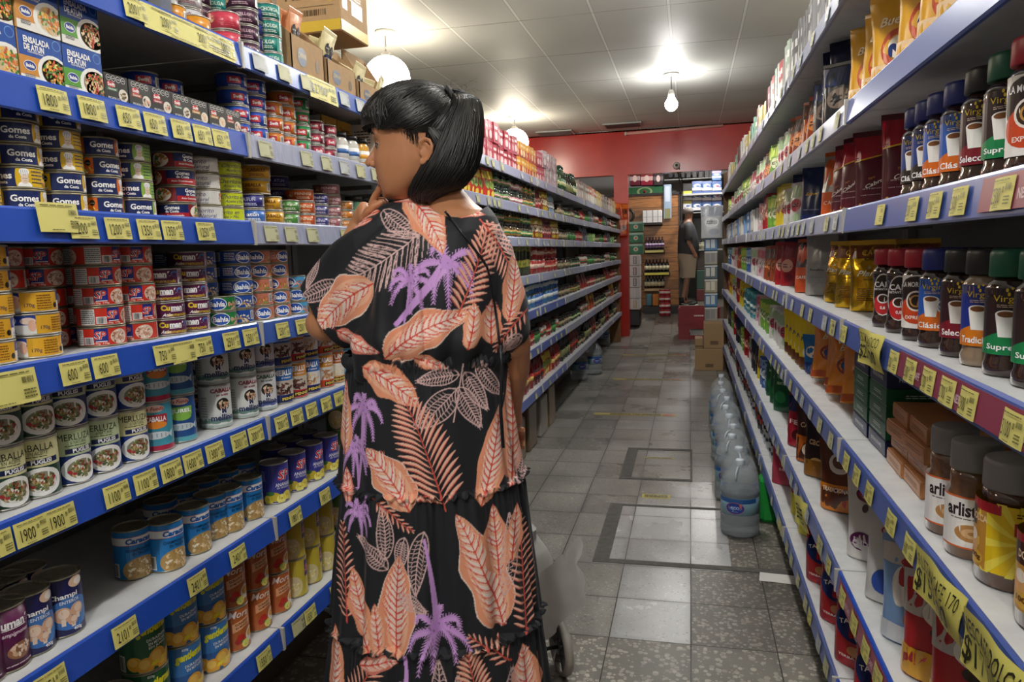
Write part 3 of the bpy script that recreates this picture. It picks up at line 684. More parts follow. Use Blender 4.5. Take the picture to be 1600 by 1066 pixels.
# ------------------------------------------------------------ the room
RX0, RX1, RY0, RY1, CEIL = -4.6, 3.4, -6.0, 16.6, 3.3
def terrazzo(name, base, chip1, chip2, sc, rough, grout='3c3a36', tile=(0.301, 0.33), off=(0.0, 3.312), grid=True, dirt=0.33, dens=0.42):
    n = NT(name); tc = n.n('ShaderNodeTexCoord').outputs['Object']
    sep = n.n('ShaderNodeSeparateXYZ', {0: tc}).outputs
    v = n.n('ShaderNodeTexVoronoi', {'Vector': tc, 'Scale': sc, 'Randomness': 1.0}); d, c = v.outputs['Distance'], v.outputs['Color']
    chan = n.n('ShaderNodeSeparateColor', {0: c}).outputs
    size = n.math('MULTIPLY_ADD', chan[0], 0.45, 0.08)
    chipm = n.math('LESS_THAN', d, n.math('MULTIPLY', size, dens * 2))
    nz = n.n('ShaderNodeTexNoise', {'Vector': tc, 'Scale': sc * 2.2, 'Detail': 3}).outputs[0]
    basec = n.mix(nz, lin(base), lin(base[:]))
    col = n.mix(chipm, lin(base), n.mix(chan[1], lin(chip1), lin(chip2)))
    big = n.n('ShaderNodeTexNoise', {'Vector': tc, 'Scale': 2.3, 'Detail': 5, 'Roughness': .6}).outputs[0]
    big2 = n.n('ShaderNodeMapRange', {'Value': big, 'From Min': .35, 'From Max': .65, 'To Min': 1 - dirt, 'To Max': 1.0}).outputs[0]
    hs = n.n('ShaderNodeHueSaturation', {'Color': col, 'Value': big2}).outputs[0]
    out = hs; rg = n.math('MULTIPLY_ADD', big, 0.25, rough - .1)
    if grid:
        tx = n.math('DIVIDE', n.math('SUBTRACT', sep[0], off[0]), tile[0]); ty = n.math('DIVIDE', n.math('SUBTRACT', sep[1], off[1]), tile[1])
        cell = n.n('ShaderNodeCombineXYZ', {0: n.math('FLOOR', tx), 1: n.math('FLOOR', ty)}).outputs[0]
        wn = n.n('ShaderNodeTexWhiteNoise', {'Vector': cell}).outputs['Value']
        out = n.n('ShaderNodeHueSaturation', {'Color': out, 'Value': n.math('MULTIPLY_ADD', wn, .20, .88)}).outputs[0]
        ex = n.math('MULTIPLY', n.math('SUBTRACT', .5, n.math('ABSOLUTE', n.math('SUBTRACT', n.math('FRACT', tx), .5))), tile[0])
        ey = n.math('MULTIPLY', n.math('SUBTRACT', .5, n.math('ABSOLUTE', n.math('SUBTRACT', n.math('FRACT', ty), .5))), tile[1])
        wob = n.math('MULTIPLY_ADD', big, .0030, .0006)
        line = n.math('LESS_THAN', n.math('MINIMUM', ex, ey), wob)
        soft = n.n('ShaderNodeMapRange', {'Value': n.math('MINIMUM', ex, ey), 'From Min': 0, 'From Max': .03, 'To Min': .82, 'To Max': 1}).outputs[0]
        out = n.n('ShaderNodeHueSaturation', {'Color': out, 'Value': soft}).outputs[0]
        out = n.mix(line, out, lin(grout)); rg = n.math('ADD', rg, n.math('MULTIPLY', line, .4))
        rg = n.math('ADD', rg, n.math('MULTIPLY_ADD', wn, .16, -.08))
    n.set(n.b.inputs['Base Color'], out); n.set(n.b.inputs['Roughness'], rg)
    n.set(n.b.inputs['Normal'], n.n('ShaderNodeBump', {'Strength': .12, 'Distance': .004, 'Height': nz}).outputs[0])
    return n.m
FLA = terrazzo('worn_terrazzo', '94918a', 'b8b5ab', '6a6862', 95, .30, dens=.5)
FLB = terrazzo('coarse_terrazzo', '7f7b72', 'c6beb0', '9c968a', 52, .40, dens=.62)
FLC = terrazzo('pale_polished_terrazzo', 'b2b2b2', 'c8c8c5', '959593', 80, .22, dens=.4, dirt=.25)
FLD = terrazzo('dark_terrazzo', '6c6860', 'aaa398', '887f74', 60, .36, dens=.6)
CEM = noisy('cement', '4a4844', '5c5953', 30, .8, bump=.5)
f = MB()
def fq(x0, y0, x1, y1, m, z=0.0): f.add([(x0, y0, z), (x1, y0, z), (x1, y1, z), (x0, y1, z)], [(0, 1, 2, 3)], m)
ys = [RY0, 2.652, 3.312, 4.17, 12.0]
fq(RX0, RY0, RX1, 2.652, FLB)
fq(RX0, 2.652, -.301, 3.312, FLA); fq(-.301, 2.652, 0, 3.312, FLC); fq(0, 2.652, RX1, 3.312, FLD)
fq(RX0, 3.312, -.45, 4.17, FLA); fq(-.45, 3.312, .18, 4.17, FLC); fq(.18, 3.312, RX1, 4.17, FLD)
fq(RX0, 4.17, RX1, 11.4, FLA)
f.add([(RX0, 11.4, 0), (RX1, 11.4, 0), (RX1, 14.0, .26), (RX0, 14.0, .26)], [(0, 1, 2, 3)], FLA)
f.add([(RX0, 14.0, .26), (RX1, 14.0, .26), (RX1, RY1, .26), (RX0, RY1, .26)], [(0, 1, 2, 3)], FLA)
structure('floor', f)
# cement seams round the two floor hatches
def seam(name, x0, y0, x1, y1, lw, rw, nw, fw):
    b = MB(); z = .003
    b.box(x0 - lw, y0 - nw, .0002, x0, y1 + fw, z, CEM)
    b.box(x0, y0 - nw, .0002, x1, y0, z, CEM); b.box(x0, y1, .0002, x1, y1 + fw, z, CEM)
    if rw: b.box(x1, y0 - nw, .0002, x1 + rw, y1 + fw, z, CEM)
    structure(name, b)
seam('trim_1', -.375, 3.37, .60, 4.12, .075, 0, .045, .03)
seam('trim_2', -.37, 4.66, .0, 5.33, .075, .012, .04, .05)
# ceiling of square panels with dark open joints
cn = NT('ceiling_panel'); tc = cn.n('ShaderNodeTexCoord').outputs['Object']; sp = cn.n('ShaderNodeSeparateXYZ', {0: tc}).outputs
tx = cn.math('DIVIDE', cn.math('SUBTRACT', sp[0], .43), .585); ty = cn.math('DIVIDE', cn.math('SUBTRACT', sp[1], 6.08), 1.17)
fx = cn.math('ABSOLUTE', cn.math('SUBTRACT', cn.math('FRACT', tx), .5)); fy = cn.math('ABSOLUTE', cn.math('SUBTRACT', cn.math('FRACT', ty), .5))
nz = cn.n('ShaderNodeTexNoise', {'Vector': tc, 'Scale': 2.0, 'Detail': 3}).outputs[0]
lx = cn.math('GREATER_THAN', fx, .482); ly = cn.math('GREATER_THAN', fy, cn.math('MULTIPLY_ADD', nz, -.008, .5008))
base = cn.mix(nz, lin('b9b9b4'), lin('c6c6c1')); c_ = cn.mix(lx, base, lin('dededa')); c_ = cn.mix(cn.math('MULTIPLY', cn.math('GREATER_THAN', fx, .476), cn.math('LESS_THAN', fx, .482)), c_, lin('8a8883')); c_ = cn.mix(ly, c_, lin('55534f'))
cn.set(cn.b.inputs['Base Color'], c_); cn.b.inputs['Roughness'].default_value = .55
cb = MB(); nx, ny = 14, 20
for i in range(nx):
    for j in range(ny):
        x0 = .43 + .585 * (i - 9); y0 = 6.08 + 1.17 * (j - 11); x1, y1 = x0 + .585, y0 + 1.17
        if y0 > 12.0: continue
        sag = .006 * noise.noise(Vector((i * 1.7, j * 2.3, 0)))
        zz = CEIL + .002
        P = [[(x0 + (x1 - x0) * a / 4, y0 + (y1 - y0) * b / 6, zz + .012 * noise.noise(Vector((x0 + .15 * a, y0 + .2 * b, 5))) - .01 * math.sin(PI * a / 4) * math.sin(PI * b / 6)) for a in range(5)] for b in range(7)]
        cb.grid(P, cn.m, smooth=True, flip=True)
cb.box(RX0, 12.0, 3.28, RX1, RY1, 3.34, 'b0b0aa')
cb.box(-6, -7, CEIL + .03, 4, 12.2, CEIL + .06, '50504c')
structure('ceiling', cb)
RED = noisy('red_gloss_paint', 'a21c14', 'b4261c', 3, .25, bump=.15)
WHITE = mat('b9bab8', .6)
r = MB()
r.box(RX0, 12.0, 2.62, RX1, 12.18, 3.3, RED); structure('wall_front', r)
r = MB(); r.box(RX0 - .1, RY0, 0, RX0, RY1, 3.4, 'a8a49c'); structure('wall_left', r)
r = MB(); r.box(RX1, RY0, 0, RX1 + .1, RY1, 3.4, 'a8a49c'); structure('wall_right', r)
r = MB(); r.box(RX0, RY0 - .1, 0, RX1, RY0, 3.4, '8a877f'); structure('wall_back', r)
r = MB(); r.box(RX0, RY1, 0, RX1, RY1 + .1, 3.4, WHITE); structure('wall_far', r)
r = MB(); pp = on_y(969, 300, 12.0)
r.box(pp.x - .10, 12.0, 0.03, pp.x + .12, 12.2, 2.62, RED); structure('wall_red_pier', r)
# brown slatted ceiling strip over the tin shelves
g = MB(); sl = mat('5a3322', .6); sd = mat('2a1610', .7)
g.box(-3.4, 1.4, 3.16, -1.55, 4.4, 3.2, sd)
for k in range(26): g.box(-3.4, 1.42 + k * .115, 3.10, -1.55, 1.48 + k * .115, 3.16, sl)
structure('ceiling_slatted', g)
# air vents at the red wall
for i, (x, y) in enumerate(((868, 209), (972, 197))):
    p = on_z(x, y, 3.29); b = MB(); b.box(p.x - .26, p.y - .30, 3.275, p.x + .30, p.y + .10, 3.292, '9a9a96')
    for k in range(5): b.box(p.x - .23, p.y - .27 + k * .07, 3.268, p.x + .27, p.y - .235 + k * .07, 3.276, '161616')
    o = link('ceiling_vent', b.mesh('ceiling_vent')); tag(o, ['dark ceiling vent above the tin shelves by the red wall', 'dark ceiling vent above the middle of the aisle by the red wall'][i], 'vent')
b = MB(); p0, p1 = on_y(978, 209, 11.97), on_y(1130, 196, 11.97)
b.tube([(p0.x, 11.975, p0.z), (p1.x, 11.975, p1.z)], .022, mat('d09a90', .3), 10); b.tube([(p0.x - .02, 11.975, p0.z), (p0.x + .01, 11.975, p0.z)], .03, mat('c8b8a8', .4), 10)
tag(link('pipe', b.mesh('pipe')), 'thin red painted pipe running along the red wall under the ceiling', 'pipe')
# lamps
GM = emit('opal_glass', 'fff3dc', GLOBE_E); BM = emit('bulb_glow', 'f4f8ff', BULB_E)
CHR = mat('8a8884', .35, .9)
for i, (x, y) in enumerate(GLOBES):
    ztop = CEIL; zc = on_y(608, 122, 6.0).z if i != 1 else on_y(805, 222, 10.2).z
    R = .19
    t = thing('pendant_lamp', ['white opal globe lamp hanging above the cardboard boxes', 'white opal globe lamp hanging close to the red wall'][i] if i < 2 else 'white opal globe lamp hanging over the %s aisle, out of the picture' % ['near tin', 'next', 'far next'][i - 2], 'lamp', (x, y, zc))
    b = MB(); b.lathe([(.0001, -R)] + [(R * math.sin(a), -R * math.cos(a) * .95) for a in [k * PI / 16 for k in range(1, 15)]] + [(.05, R * .93)], GM, 32, close=False); part('glass_globe', b, t, 'glowing white glass globe')
    b = MB(); b.lathe([(.075, R * .86), (.06, R * .96), (.02, R * 1.12), (.006, R * 1.2)], CHR, 24); part('shade_cap', b, t)
    b = MB(); b.tube([(0, 0, R * 1.18), (0, 0, ztop - zc - .015)], .006, CHR, 8); part('stem', b, t)
    b = MB(); b.lathe([(.02, ztop - zc - .03), (.085, ztop - zc - .018), (.085, ztop - zc), (.0001, ztop - zc)], mat('c8c6c0', .4), 24); part('ceiling_rose', b, t)
for i, (x, y, lf) in enumerate(BULBS):
    BM = emit('bulb_glow', 'fbf9f4', BULB_E * lf)
    t = thing('bulb_lamp', ['bare bright bulb hanging from the ceiling above the aisle end', 'bare bulb above the middle of the aisle', 'unseen bulb added above the near shelves for brightness', 'unseen bulb added just behind the camera for brightness', 'unseen bulb added well behind the camera for brightness', 'unseen bulb added to brighten the back room'][i], 'lamp', (x, y, 3.02))
    b = MB(); b.lathe([(.0001, -.11)] + [(.068 * math.sin(a), -.04 - .07 * math.cos(a)) for a in [k * PI / 12 for k in range(1, 10)]] + [(.03, .04)], BM, 24, close=False); part('bulb', b, t, 'glowing white bulb')
    b = MB(); b.lathe([(.032, .035), (.036, .05), (.03, .10), (.02, .11)], mat('d8d6d0', .4), 20); part('bulb_holder', b, t)
    b = MB(); b.tube([(0, 0, .10), (0, 0, .255)], .006, CHR, 8); part('stem', b, t)
    b = MB(); b.lathe([(.03, .25), (.085, .265), (.085, .279), (.0001, .279)], mat('c8c6c0', .4), 24); part('ceiling_rose', b, t)
# floor tapes: ESPERE SU TURNO, reading from the far end
def tape(cx, cy, W, text, label, torn=False, D=.045):
    b = MB(); c = on_z(cx, cy, 0); yl = mat('b3a24a', .5)
    n = 12; P = []
    for i in range(n + 1):
        x = -W / 2 + W * i / n; j = .004 * noise.noise(Vector((cx + i, cy, 1))) if not torn else .022 * noise.noise(Vector((cx + i * 1.7, cy, 1)))
        P.append([(x, -D / 2 + j, .0012), (x, D / 2 - j * .6, .0012)])
    b.grid(P, yl, smooth=False, flip=True)
    a = Art(); a.text(text, 0, 0, D * .62, '4a4426', w=W * .62 if not torn else W * .8, bold=.04)
    if not torn: a.ell(-W * .40, 0, W * .08, D * .4, 'b04a30', 2); a.text('Coto', -W * .40, 0, D * .4, 'e8d8b0', bold=.02) if False else None
    a.put(b, lambda u, v, o: (-u, -v, .0015 + o))
    tag(link('floor_tape', b.mesh('floor_tape'), None, (c.x, c.y, 0)), label, 'floor sticker')
tape(1025, 776, .165, 'ESPERE', 'worn yellow floor tape reading ESPERE between the two cemented hatches', True, .07)
tape(1030, 716, .20, 'ESPERE', 'torn scrap of yellow tape inside the far cemented hatch', True, .03)
tape(992, 648, .72, 'ESPERE SU TURNO', 'long yellow floor tape just beyond the far cemented hatch', D=.085)
tape(1012, 593, .78, 'ESPERE SU TURNO', 'yellow floor tape abreast of the cardboard boxes', D=.09)
tape(1022, 555, .85, 'ESPERE SU TURNO', 'yellow floor tape one row before the red crates', D=.10)
tape(1030, 527, .80, 'ESPERE SU TURNO', 'yellow floor tape beside the base of the red crates', D=.10)
b = MB(); c = on_z(1215, 905, 0)
b.grid([[(x, y, .003 + .02 * abs(noise.noise(Vector((x * 9, y * 9, 3)))) * (x + .1)) for x in np.linspace(-.075, .075, 8)] for y in np.linspace(-.045, .045, 4)], mat('d8d6d0', .6))
tag(link('paper_scrap', b.mesh('paper_scrap'), None, (c.x, c.y, 0), -.12), 'white scrap of paper on the floor against the coffee shelf base', 'paper')

# ------------------------------------------------------------ shelving
LZ = [1.965, 1.755, 1.545, 1.295, 1.055, .79, .49]
RZ = [2.10, 1.79, 1.53, 1.255, .95, .60, .30]
LX, RX = -1.05, .38
LB = [0.55, 1.65, 2.55, 3.35, 4.15, 5.2, 6.3, 7.6, 9.0, 10.3, 11.6]
RB = [0.75, 2.0, 3.1, 4.2, 5.3, 6.4, 7.7, 9.1]
BOARD = noisy('shelf_enamel', 'c2c3c4', 'd2d3d3', 20, .4); BACK = mat('6e6e6c', .6); UP = mat('83817c', .5)
RAILL = noisy('shelf_rail_clear', '8f96b4', 'a4a9c2', 25, .3, stretch=(1, 4, 1)); RAILP = mat('a03a52', .35)  # RAILL: pale rail plastic, its tone also taking in lamp glare
def bay(side, y0, y1, zs, label, rails, top):
    sx = 1 if side < 0 else -1; X = LX if side < 0 else RX; D = .44
    t = thing('shelving_unit', label, 'shelving unit', (X - sx * D, (y0 + y1) / 2, 0))
    h = (y1 - y0) / 2
    q = lambda x: sx * x       # local x: 0 at back, D at the lip
    def bx(b, x0, ya, z0, x1, yb, z1, m): b.box(min(q(x0), q(x1)), ya, z0, max(q(x0), q(x1)), yb, z1, m)
    b = MB(); bx(b, -.02, -h + .004, .06, -.002, h - .004, top, BACK); part('back_panel', b, t)
    for s_ in (-1, 1):
        b = MB(); bx(b, 0, s_ * (h - .022) - .018, .02, .03, s_ * (h - .022) + .018, top, UP); part('upright', b, t)
    b = MB(); bx(b, .0, -h + .01, .02, D - .34, h - .01, min(zs) - .045, '4a4038'); part('plinth', b, t)
    for k, z in enumerate(zs):
        b = MB(); bx(b, 0, -h + .003, z - .024, D - .002, h - .003, z, BOARD)
        for u in (-.3, .3): bx(b, .02, u * h * 2 * .8 - .01, z - .04, D - .16, u * h * 2 * .8 + .01, z - .024, UP)
        s = part('shelf', b, t)
        m = rails(k); b = MB(); hh = .052
        # price rail leaning outward at the bottom, with a rounded top edge
        prof = [(D - .002, z + .002), (D + .003, z + .004), (D + .006, z), (D + .012, z - hh), (D + .008, z - hh - .003), (D - .002, z - hh)]
        P = [[(q(a), yy, c) for a, c in prof] for yy in (-h + .004, h - .004)]
        b.grid(P, m, smooth=False, flip=(sx < 0)); 
        for yy, fl in ((-h + .004, False), (h - .004, True)): b.add([(q(a), yy, c) for a, c in prof], [tuple(range(6)) if fl == (sx > 0) else tuple(reversed(range(6)))], mat('c8c4bc', .5))
        part('price_rail', b, s)
        # pale end cap at the joint
        e = MB(); bx(e, D - .001, h - .009, z - hh - .004, D + .0145, h - .0005, z + .005, 'b8b4aa'); part('rail_end_cap', e, s)
    return t
ORDB = ['first', 'second', 'third', 'fourth', 'fifth', 'sixth', 'seventh', 'eighth', 'ninth', 'tenth']
for i in range(len(LB) - 1):
    def rl(k, i=i):
        if i == 0: return RAILB
        if i == 1: return RAILB if k >= 5 else (mat('3a5cae', .3) if k in (3, 4, 0) else RAILL)
        return mat('5a6cae', .3) if k >= 4 and i < 6 else RAILL
    bay(-1, LB[i], LB[i + 1], LZ, 'white tinned goods shelving with blue rails, %s bay counting from the camera' % ORDB[i], rl, 1.955)
for i in range(len(RB) - 1):
    def rr(k, i=i): return (RAILB if k >= 5 else mat('4a5fa8', .3)) if i == 0 else (mat('5f6ea6', .3) if k > 2 else RAILL)
    bay(1, RB[i], RB[i + 1], RZ, 'white coffee side shelving with blue rails, %s bay counting from the camera' % ORDB[i], rr, 2.30)
b = MB(); b.box(-1.50, 6.27, 0, -1.06, 6.32, 2.0, noisy('particle_board', '5f4226', '7a5833', 18, .7, stretch=(1, 1, .2))); b.box(.39, 9.12, 0, .84, 9.15, 2.3, noisy('particle_board_two', '4f3722', '6a4c2e', 18, .7, stretch=(1, 1, .2)))
W1 = MB(); W1.box(-.44, 0, 0, 0, .012, 2.0, noisy('chipboard', '6a4a2c', '83603a', 18, .7, stretch=(1, 1, .2)))
tag(link('end_board', W1.mesh('end_board'), None, (-1.055, 11.605, 0)), 'brown wooden board closing the far end of the tin shelves', 'board')
W2 = MB(); W2.box(0, 0, 0, .46, .012, 2.3, noisy('chipboard_dark', '4a3420', '5f452b', 18, .7, stretch=(1, 1, .2)))
tag(link('end_board', W2.mesh('end_board'), None, (.385, 9.105, 0)), 'tall brown wooden board closing the far end of the coffee shelves', 'board')
def ypx(px, X, z):
    lo, hi = .2, 20
    for _ in range(40):
        m = (lo + hi) / 2; v = Vector((X, m, z - CAM_H)); cx = right.dot(v); cz = fwd.dot(v)
        p = CX + FOC * cx / cz
        # left side: px grows with y; right side: px falls with y
        if (p < px) == (X < 0): lo = m
        else: hi = m
    return lo
# ------------------------------------------------------------ goods on the tin shelves
SN = ['top', 'second', 'third', 'fourth', 'fifth', 'sixth', 'bottom']
CNT = {}
def put_col(side, k, proto, y, look, n=1, dx=0.0, face=None, jit=.25, z0=None, sc=1.0, dep=None, where=None, tiltz=0.0):
    """a stack of n things on shelf k of the tin side (-1) or coffee side (1)"""
    sh = SN[k] + (' tin shelf' if side < 0 else ' coffee shelf')
    key = (look, sh); CNT[key] = CNT.get(key, 0) + 1; c = CNT[key]
    X = (LX - .03 - (proto.w / 2 if dep is None else dep) - dx) if side < 0 else (RX + .03 + (proto.w / 2 if dep is None else dep) + dx)
    z = (LZ if side < 0 else RZ)[k] + .0005 if z0 is None else z0
    for i in range(n):
        a = (face if face is not None else (-.62 if side < 0 else PI + .95)) + rnd.uniform(-jit, jit)
        if n > 1: lab = '%s, %s up in %s stack, %s' % (look, nth(i + 1), nth(c), sh)
        else: lab = '%s, %s along the %s' % (look, nth(c), sh)
        proto.put((X + rnd.uniform(-.0015, .0015), y + rnd.uniform(-.001, .001), z + i * (proto.h * sc + .0003)), a, lab, look + ' on the ' + sh, sc)
    return z + n * proto.h * sc
def L(k, px, proto, look, n=1, **kw):
    X = LX - .03 - proto.w / 2 - kw.get('dx', 0)
    return put_col(-1, k, proto, ypx(px, X, LZ[k] + .03), look, n, **kw)
gy, go, gg, gb = P_gomes('e2b820', MEALY, 1), P_gomes('dd6a1c', MEALY, 2), P_gomes('8fb84a', MEALP, 3), P_gomes('e2b820', MEALY, 4)
gp = P_gpasta(); nat = P_natural('d4d4d0', 'Chorito', 'al Natural'); lime = P_natural('c4d020', 'Chorito en', 'Aceite y Más')
# third shelf
R_ = .0425
y0 = .80
for y, p, lk, n in ((.885, gy, 'navy and yellow tuna tin', 5), (.975, gy, 'navy and yellow tuna tin', 5), (1.065, gy, 'navy and yellow tuna tin', 5), (1.155, gy, 'navy and yellow tuna tin', 5),
                    (1.247, go, 'navy and orange tuna tin', 4), (1.337, gg, 'navy and green tuna tin', 4), (1.476, gp, 'red and navy pasta tuna tin', 4), (1.568, nat, 'grey natural mussel tin', 4), (1.658, lime, 'lime green mussel tin', 4)):
    put_col(-1, 2, p, y, lk, n, jit=.75)
for y, p, lk, n in ((1.02, gy, 'navy tuna tin behind the front stacks', 5), (1.11, go, 'navy tuna tin behind the front stacks', 5), (1.41, gp, 'red tuna tin standing farther back', 4), (1.50, gp, 'red tuna tin standing farther back', 4)):
    put_col(-1, 2, p, y, lk, n, dx=.088, jit=.8)
yel, prp, bl2 = P_plain('d8a428', 'CABALLA', '6a2a18', .038), P_plain('2e2f7e', 'ATUN', 'c8ccf0', .038), P_plain('2f66b8', 'atún', 'ffffff', .038)
grn, orr, ppl, pnk, ora = P_plain('4b8a3a', 'al agua', 'e8f0d8', .036), P_plain('cf5a24', 'PENNISI', 'f0e0c0', .036, acc='b84a1c'), P_plain('33307c', 'Bahía', 'd8d8f0', .034), P_plain('a2626a', 'PENNISI', 'f0d8d8', .034), P_plain('d07f2c', 'SWIFT', 'f0e0c0', .030)
yy = 1.77
put_col(-1, 2, bl2, 1.755, 'blue mussel tin with white print', 1); put_col(-1, 2, prp, 1.755, 'indigo tuna tin with a black seal', 1, z0=LZ[2] + .039)
put_col(-1, 2, yel, 1.79, 'wide yellow mackerel tin', 2, z0=LZ[2] + .078, dx=.0)
put_col(-1, 2, yel, 1.845, 'yellow mackerel tin', 2)
put_col(-1, 2, grn, 1.935, 'green tuna tin', 2); put_col(-1, 2, orr, 2.025, 'orange tuna tin', 3); put_col(-1, 2, ppl, 2.112, 'indigo round tin with a white seal', 3); put_col(-1, 2, pnk, 2.20, 'dusty pink tin', 4)
put_col(-1, 2, yel, 1.92, 'yellow mackerel tin set farther back', 4, dx=.088); put_col(-1, 2, prp, 2.04, 'indigo tin set farther back', 4, dx=.088)
put_col(-1, 2, ora, 2.29, 'small orange spread tin', 3)
coco = mini_jar('6fb894', '20201e', 'a8d8b8', .034, .112, 'spread_jar', 'ffffff'); cocor = mini_jar('b8502c', '20201e', 'e0e0dc', .034, .112, 'spread_jar', 'b04030')
for i, y in enumerate((2.375, 2.45, 2.525, 2.60, 2.68)): put_col(-1, 2, (coco, cocor)[i % 2], y, ('mint green spread jar', 'red brown spread jar')[i % 2], 1)
# fourth shelf
baw, sp, cu = P_bahia_w(), P_sp(), P_cumana()
bb, bg_, bpk, blb = P_bahia('1f4a9e', ['e0c8a0', 'c89858', 'f0e0c0']), P_bahia('1d7a3e', ['d89070', 'e8b8a0']), P_bahia('c47660', ['d89050', 'e8c090', 'a86030', '70a040'], ink='f0d8d0'), P_bahia('4aa0d0', ['d88050', 'e8b090', 'c06030'])
put_col(-1, 3, baw, .885, 'yellow white and blue tuna tin', 5, jit=.7); put_col(-1, 3, baw, .975, 'yellow white and blue tuna tin', 5, jit=.7); put_col(-1, 3, baw, 1.065, 'yellow white and blue tuna tin', 3, jit=.7)
for y in (1.224, 1.314): put_col(-1, 3, sp, y, 'red tuna tin with a blue block', 5, jit=.8)
for y in (1.09, 1.18, 1.268): put_col(-1, 3, sp, y, 'red tuna tin in the shaded second row', 5, dx=.09, jit=.7)
put_col(-1, 3, cu, 1.403, 'purple tuna tin with yellow script', 4, jit=.5); put_col(-1, 3, cu, 1.491, 'purple tuna tin with yellow script', 5, jit=.5)
y = 1.595; z = put_col(-1, 3, bg_, y, 'green tuna tin with white panel', 2)
put_col(-1, 3, bb, 1.58, 'blue tuna tin with oval badge', 3, z0=LZ[3] + .0735, dx=.035, jit=.6); put_col(-1, 3, bb, 1.672, 'blue tuna tin with oval badge', 5, jit=.6); put_col(-1, 3, bb, 1.60, 'blue tuna tin set farther back', 5, dx=.125)
for y in (1.765, 1.853): put_col(-1, 3, bpk, y, 'salmon pink tuna tin with blue badge', 5, jit=.7)
put_col(-1, 3, blb, 1.945, 'sky blue tuna tin', 3, jit=.6)
nut = mini_jar('a8844c', 'b0a890', 'e8e0d0', .036, .09, 'nut_jar', 'c04030')
for y in (2.04, 2.12, 2.2, 2.28, 2.36, 2.44): put_col(-1, 3, nut, y, 'glass jar of nuts with pale lid', 1)
# fifth shelf: tall tins, two high
pc1 = P_puglisi('CABALLA', 'EN ACEITE', 'd8d4a0', '143a2c', GREENF); pm1 = P_puglisi('MERLUZA', 'al NATURAL', 'bccaa0', '16306e', GREENF); pm2 = P_puglisi('MERLUZA', 'al NATURAL', 'd8d4a0', '1c3a84', GREENF)
lf1, lf2 = P_lafe('3f93a8', 'CABALLA', 'b02838', 'a82040'), P_lafe('24508f', 'JUREL', '8ac050', '5aa8b8', 'c8d4d8')
me1, me2 = P_mellino(), P_mellino('2f5a3c', 'dcdcde', '5868a0')
mr1, mr2, mr3, mr4, mr5 = P_merl('2468b4', '1e2f6e', 'MERLU', ['4a2a28', '6a403a', '2e1c1a'], bgc='c8c0b0'), P_merl('d08a30', 'b82c34', 'MERLU', ['4a2a28', '6a403a'], bgc='c8c0b0'), P_merl('2a64b0', '26287c', 'CABALLA', ['c8a078', 'e0c8a0', 'a87c50']), P_merl('d48c28', 'c8481c', 'CABALLA', ['c8a078', 'b08058']), P_merl('c8702c', 'd8a060', 'ATUN', ['e8d8b0', 'f0e8d0'], bgc='e8e4dc')
mr6 = P_merl('38a0d8', '2a88c8', 'JUREL', ['a8d8f0', 'd8ecf4'], bgc='7cc0e4')
for px, pr, lk in ((-50, pc1, 'dark green mackerel tin'), (5, pc1, 'dark green mackerel tin'), (57, pc1, 'dark green mackerel tin'), (110, pm1, 'navy and pale green hake tin'), (158, pm1, 'navy and pale green hake tin'), (202, pm2, 'navy and cream hake tin'), (243, lf1, 'turquoise mackerel tin with red badge'), (281, lf2, 'blue tin with a silver fish'),
                   (338, me1, 'white mackerel tin with maroon heading'), (379, me1, 'white mackerel tin with maroon heading'), (410, me2, 'white mackerel tin with green heading'), (438, mr1, 'blue topped hake tin'), (460, mr2, 'orange topped hake tin'), (481, mr3, 'blue topped mackerel tin'), (503, mr4, 'orange topped mackerel tin'), (521, mr5, 'orange and white tuna tin'), (538, mr6, 'light blue tall tin'), (554, mr6, 'light blue tall tin')):
    L(4, px, pr, lk, 2, jit=.22, face=-.72)
L(4, 300, me1, 'white mackerel tin set farther back', 2, dx=.10)
# sixth shelf
ch, cch, ca, an = P_champ(), P_cumchamp(), P_caracas(), P_ananas()
L(5, -35, cch, 'maroon mushroom tin', face=-.5); L(5, 4, cch, 'maroon mushroom tin', face=-.5); L(5, 47, ch, 'navy whole mushroom tin', face=-.45, jit=.02); L(5, 95, ch, 'navy whole mushroom tin', face=-.6, jit=.02)
for px in (-20, 10, 45): L(5, px, ch, 'navy mushroom tin in the second row', dx=.085)
L(5, 208, ca, 'bright blue mushroom tin', dx=.045, face=-.6, jit=.05)
for px in (260, 303, 331, 357, 388): L(5, px, ca, 'bright blue mushroom tin', dx=.0 if px != 331 else .012, face=-.45, jit=.05)
for px in (255, 290, 322, 352, 380): L(5, px, ca, 'bright blue mushroom tin in the second row', dx=.10)
for px in (429, 459, 486, 510): L(5, px, an, 'violet pineapple tin', face=-.55, jit=.1)
for px in (430, 456, 480): L(5, px, an, 'violet pineapple tin in the second row', dx=.085)
peas = P_spy('4f7e34', 'Dj')
for px in (531, 552): L(5, px, peas, 'green peach tin with orange fruit', 2, face=-.6)
L(5, 548, peas, 'green peach tin set farther back', 2, dx=.085)
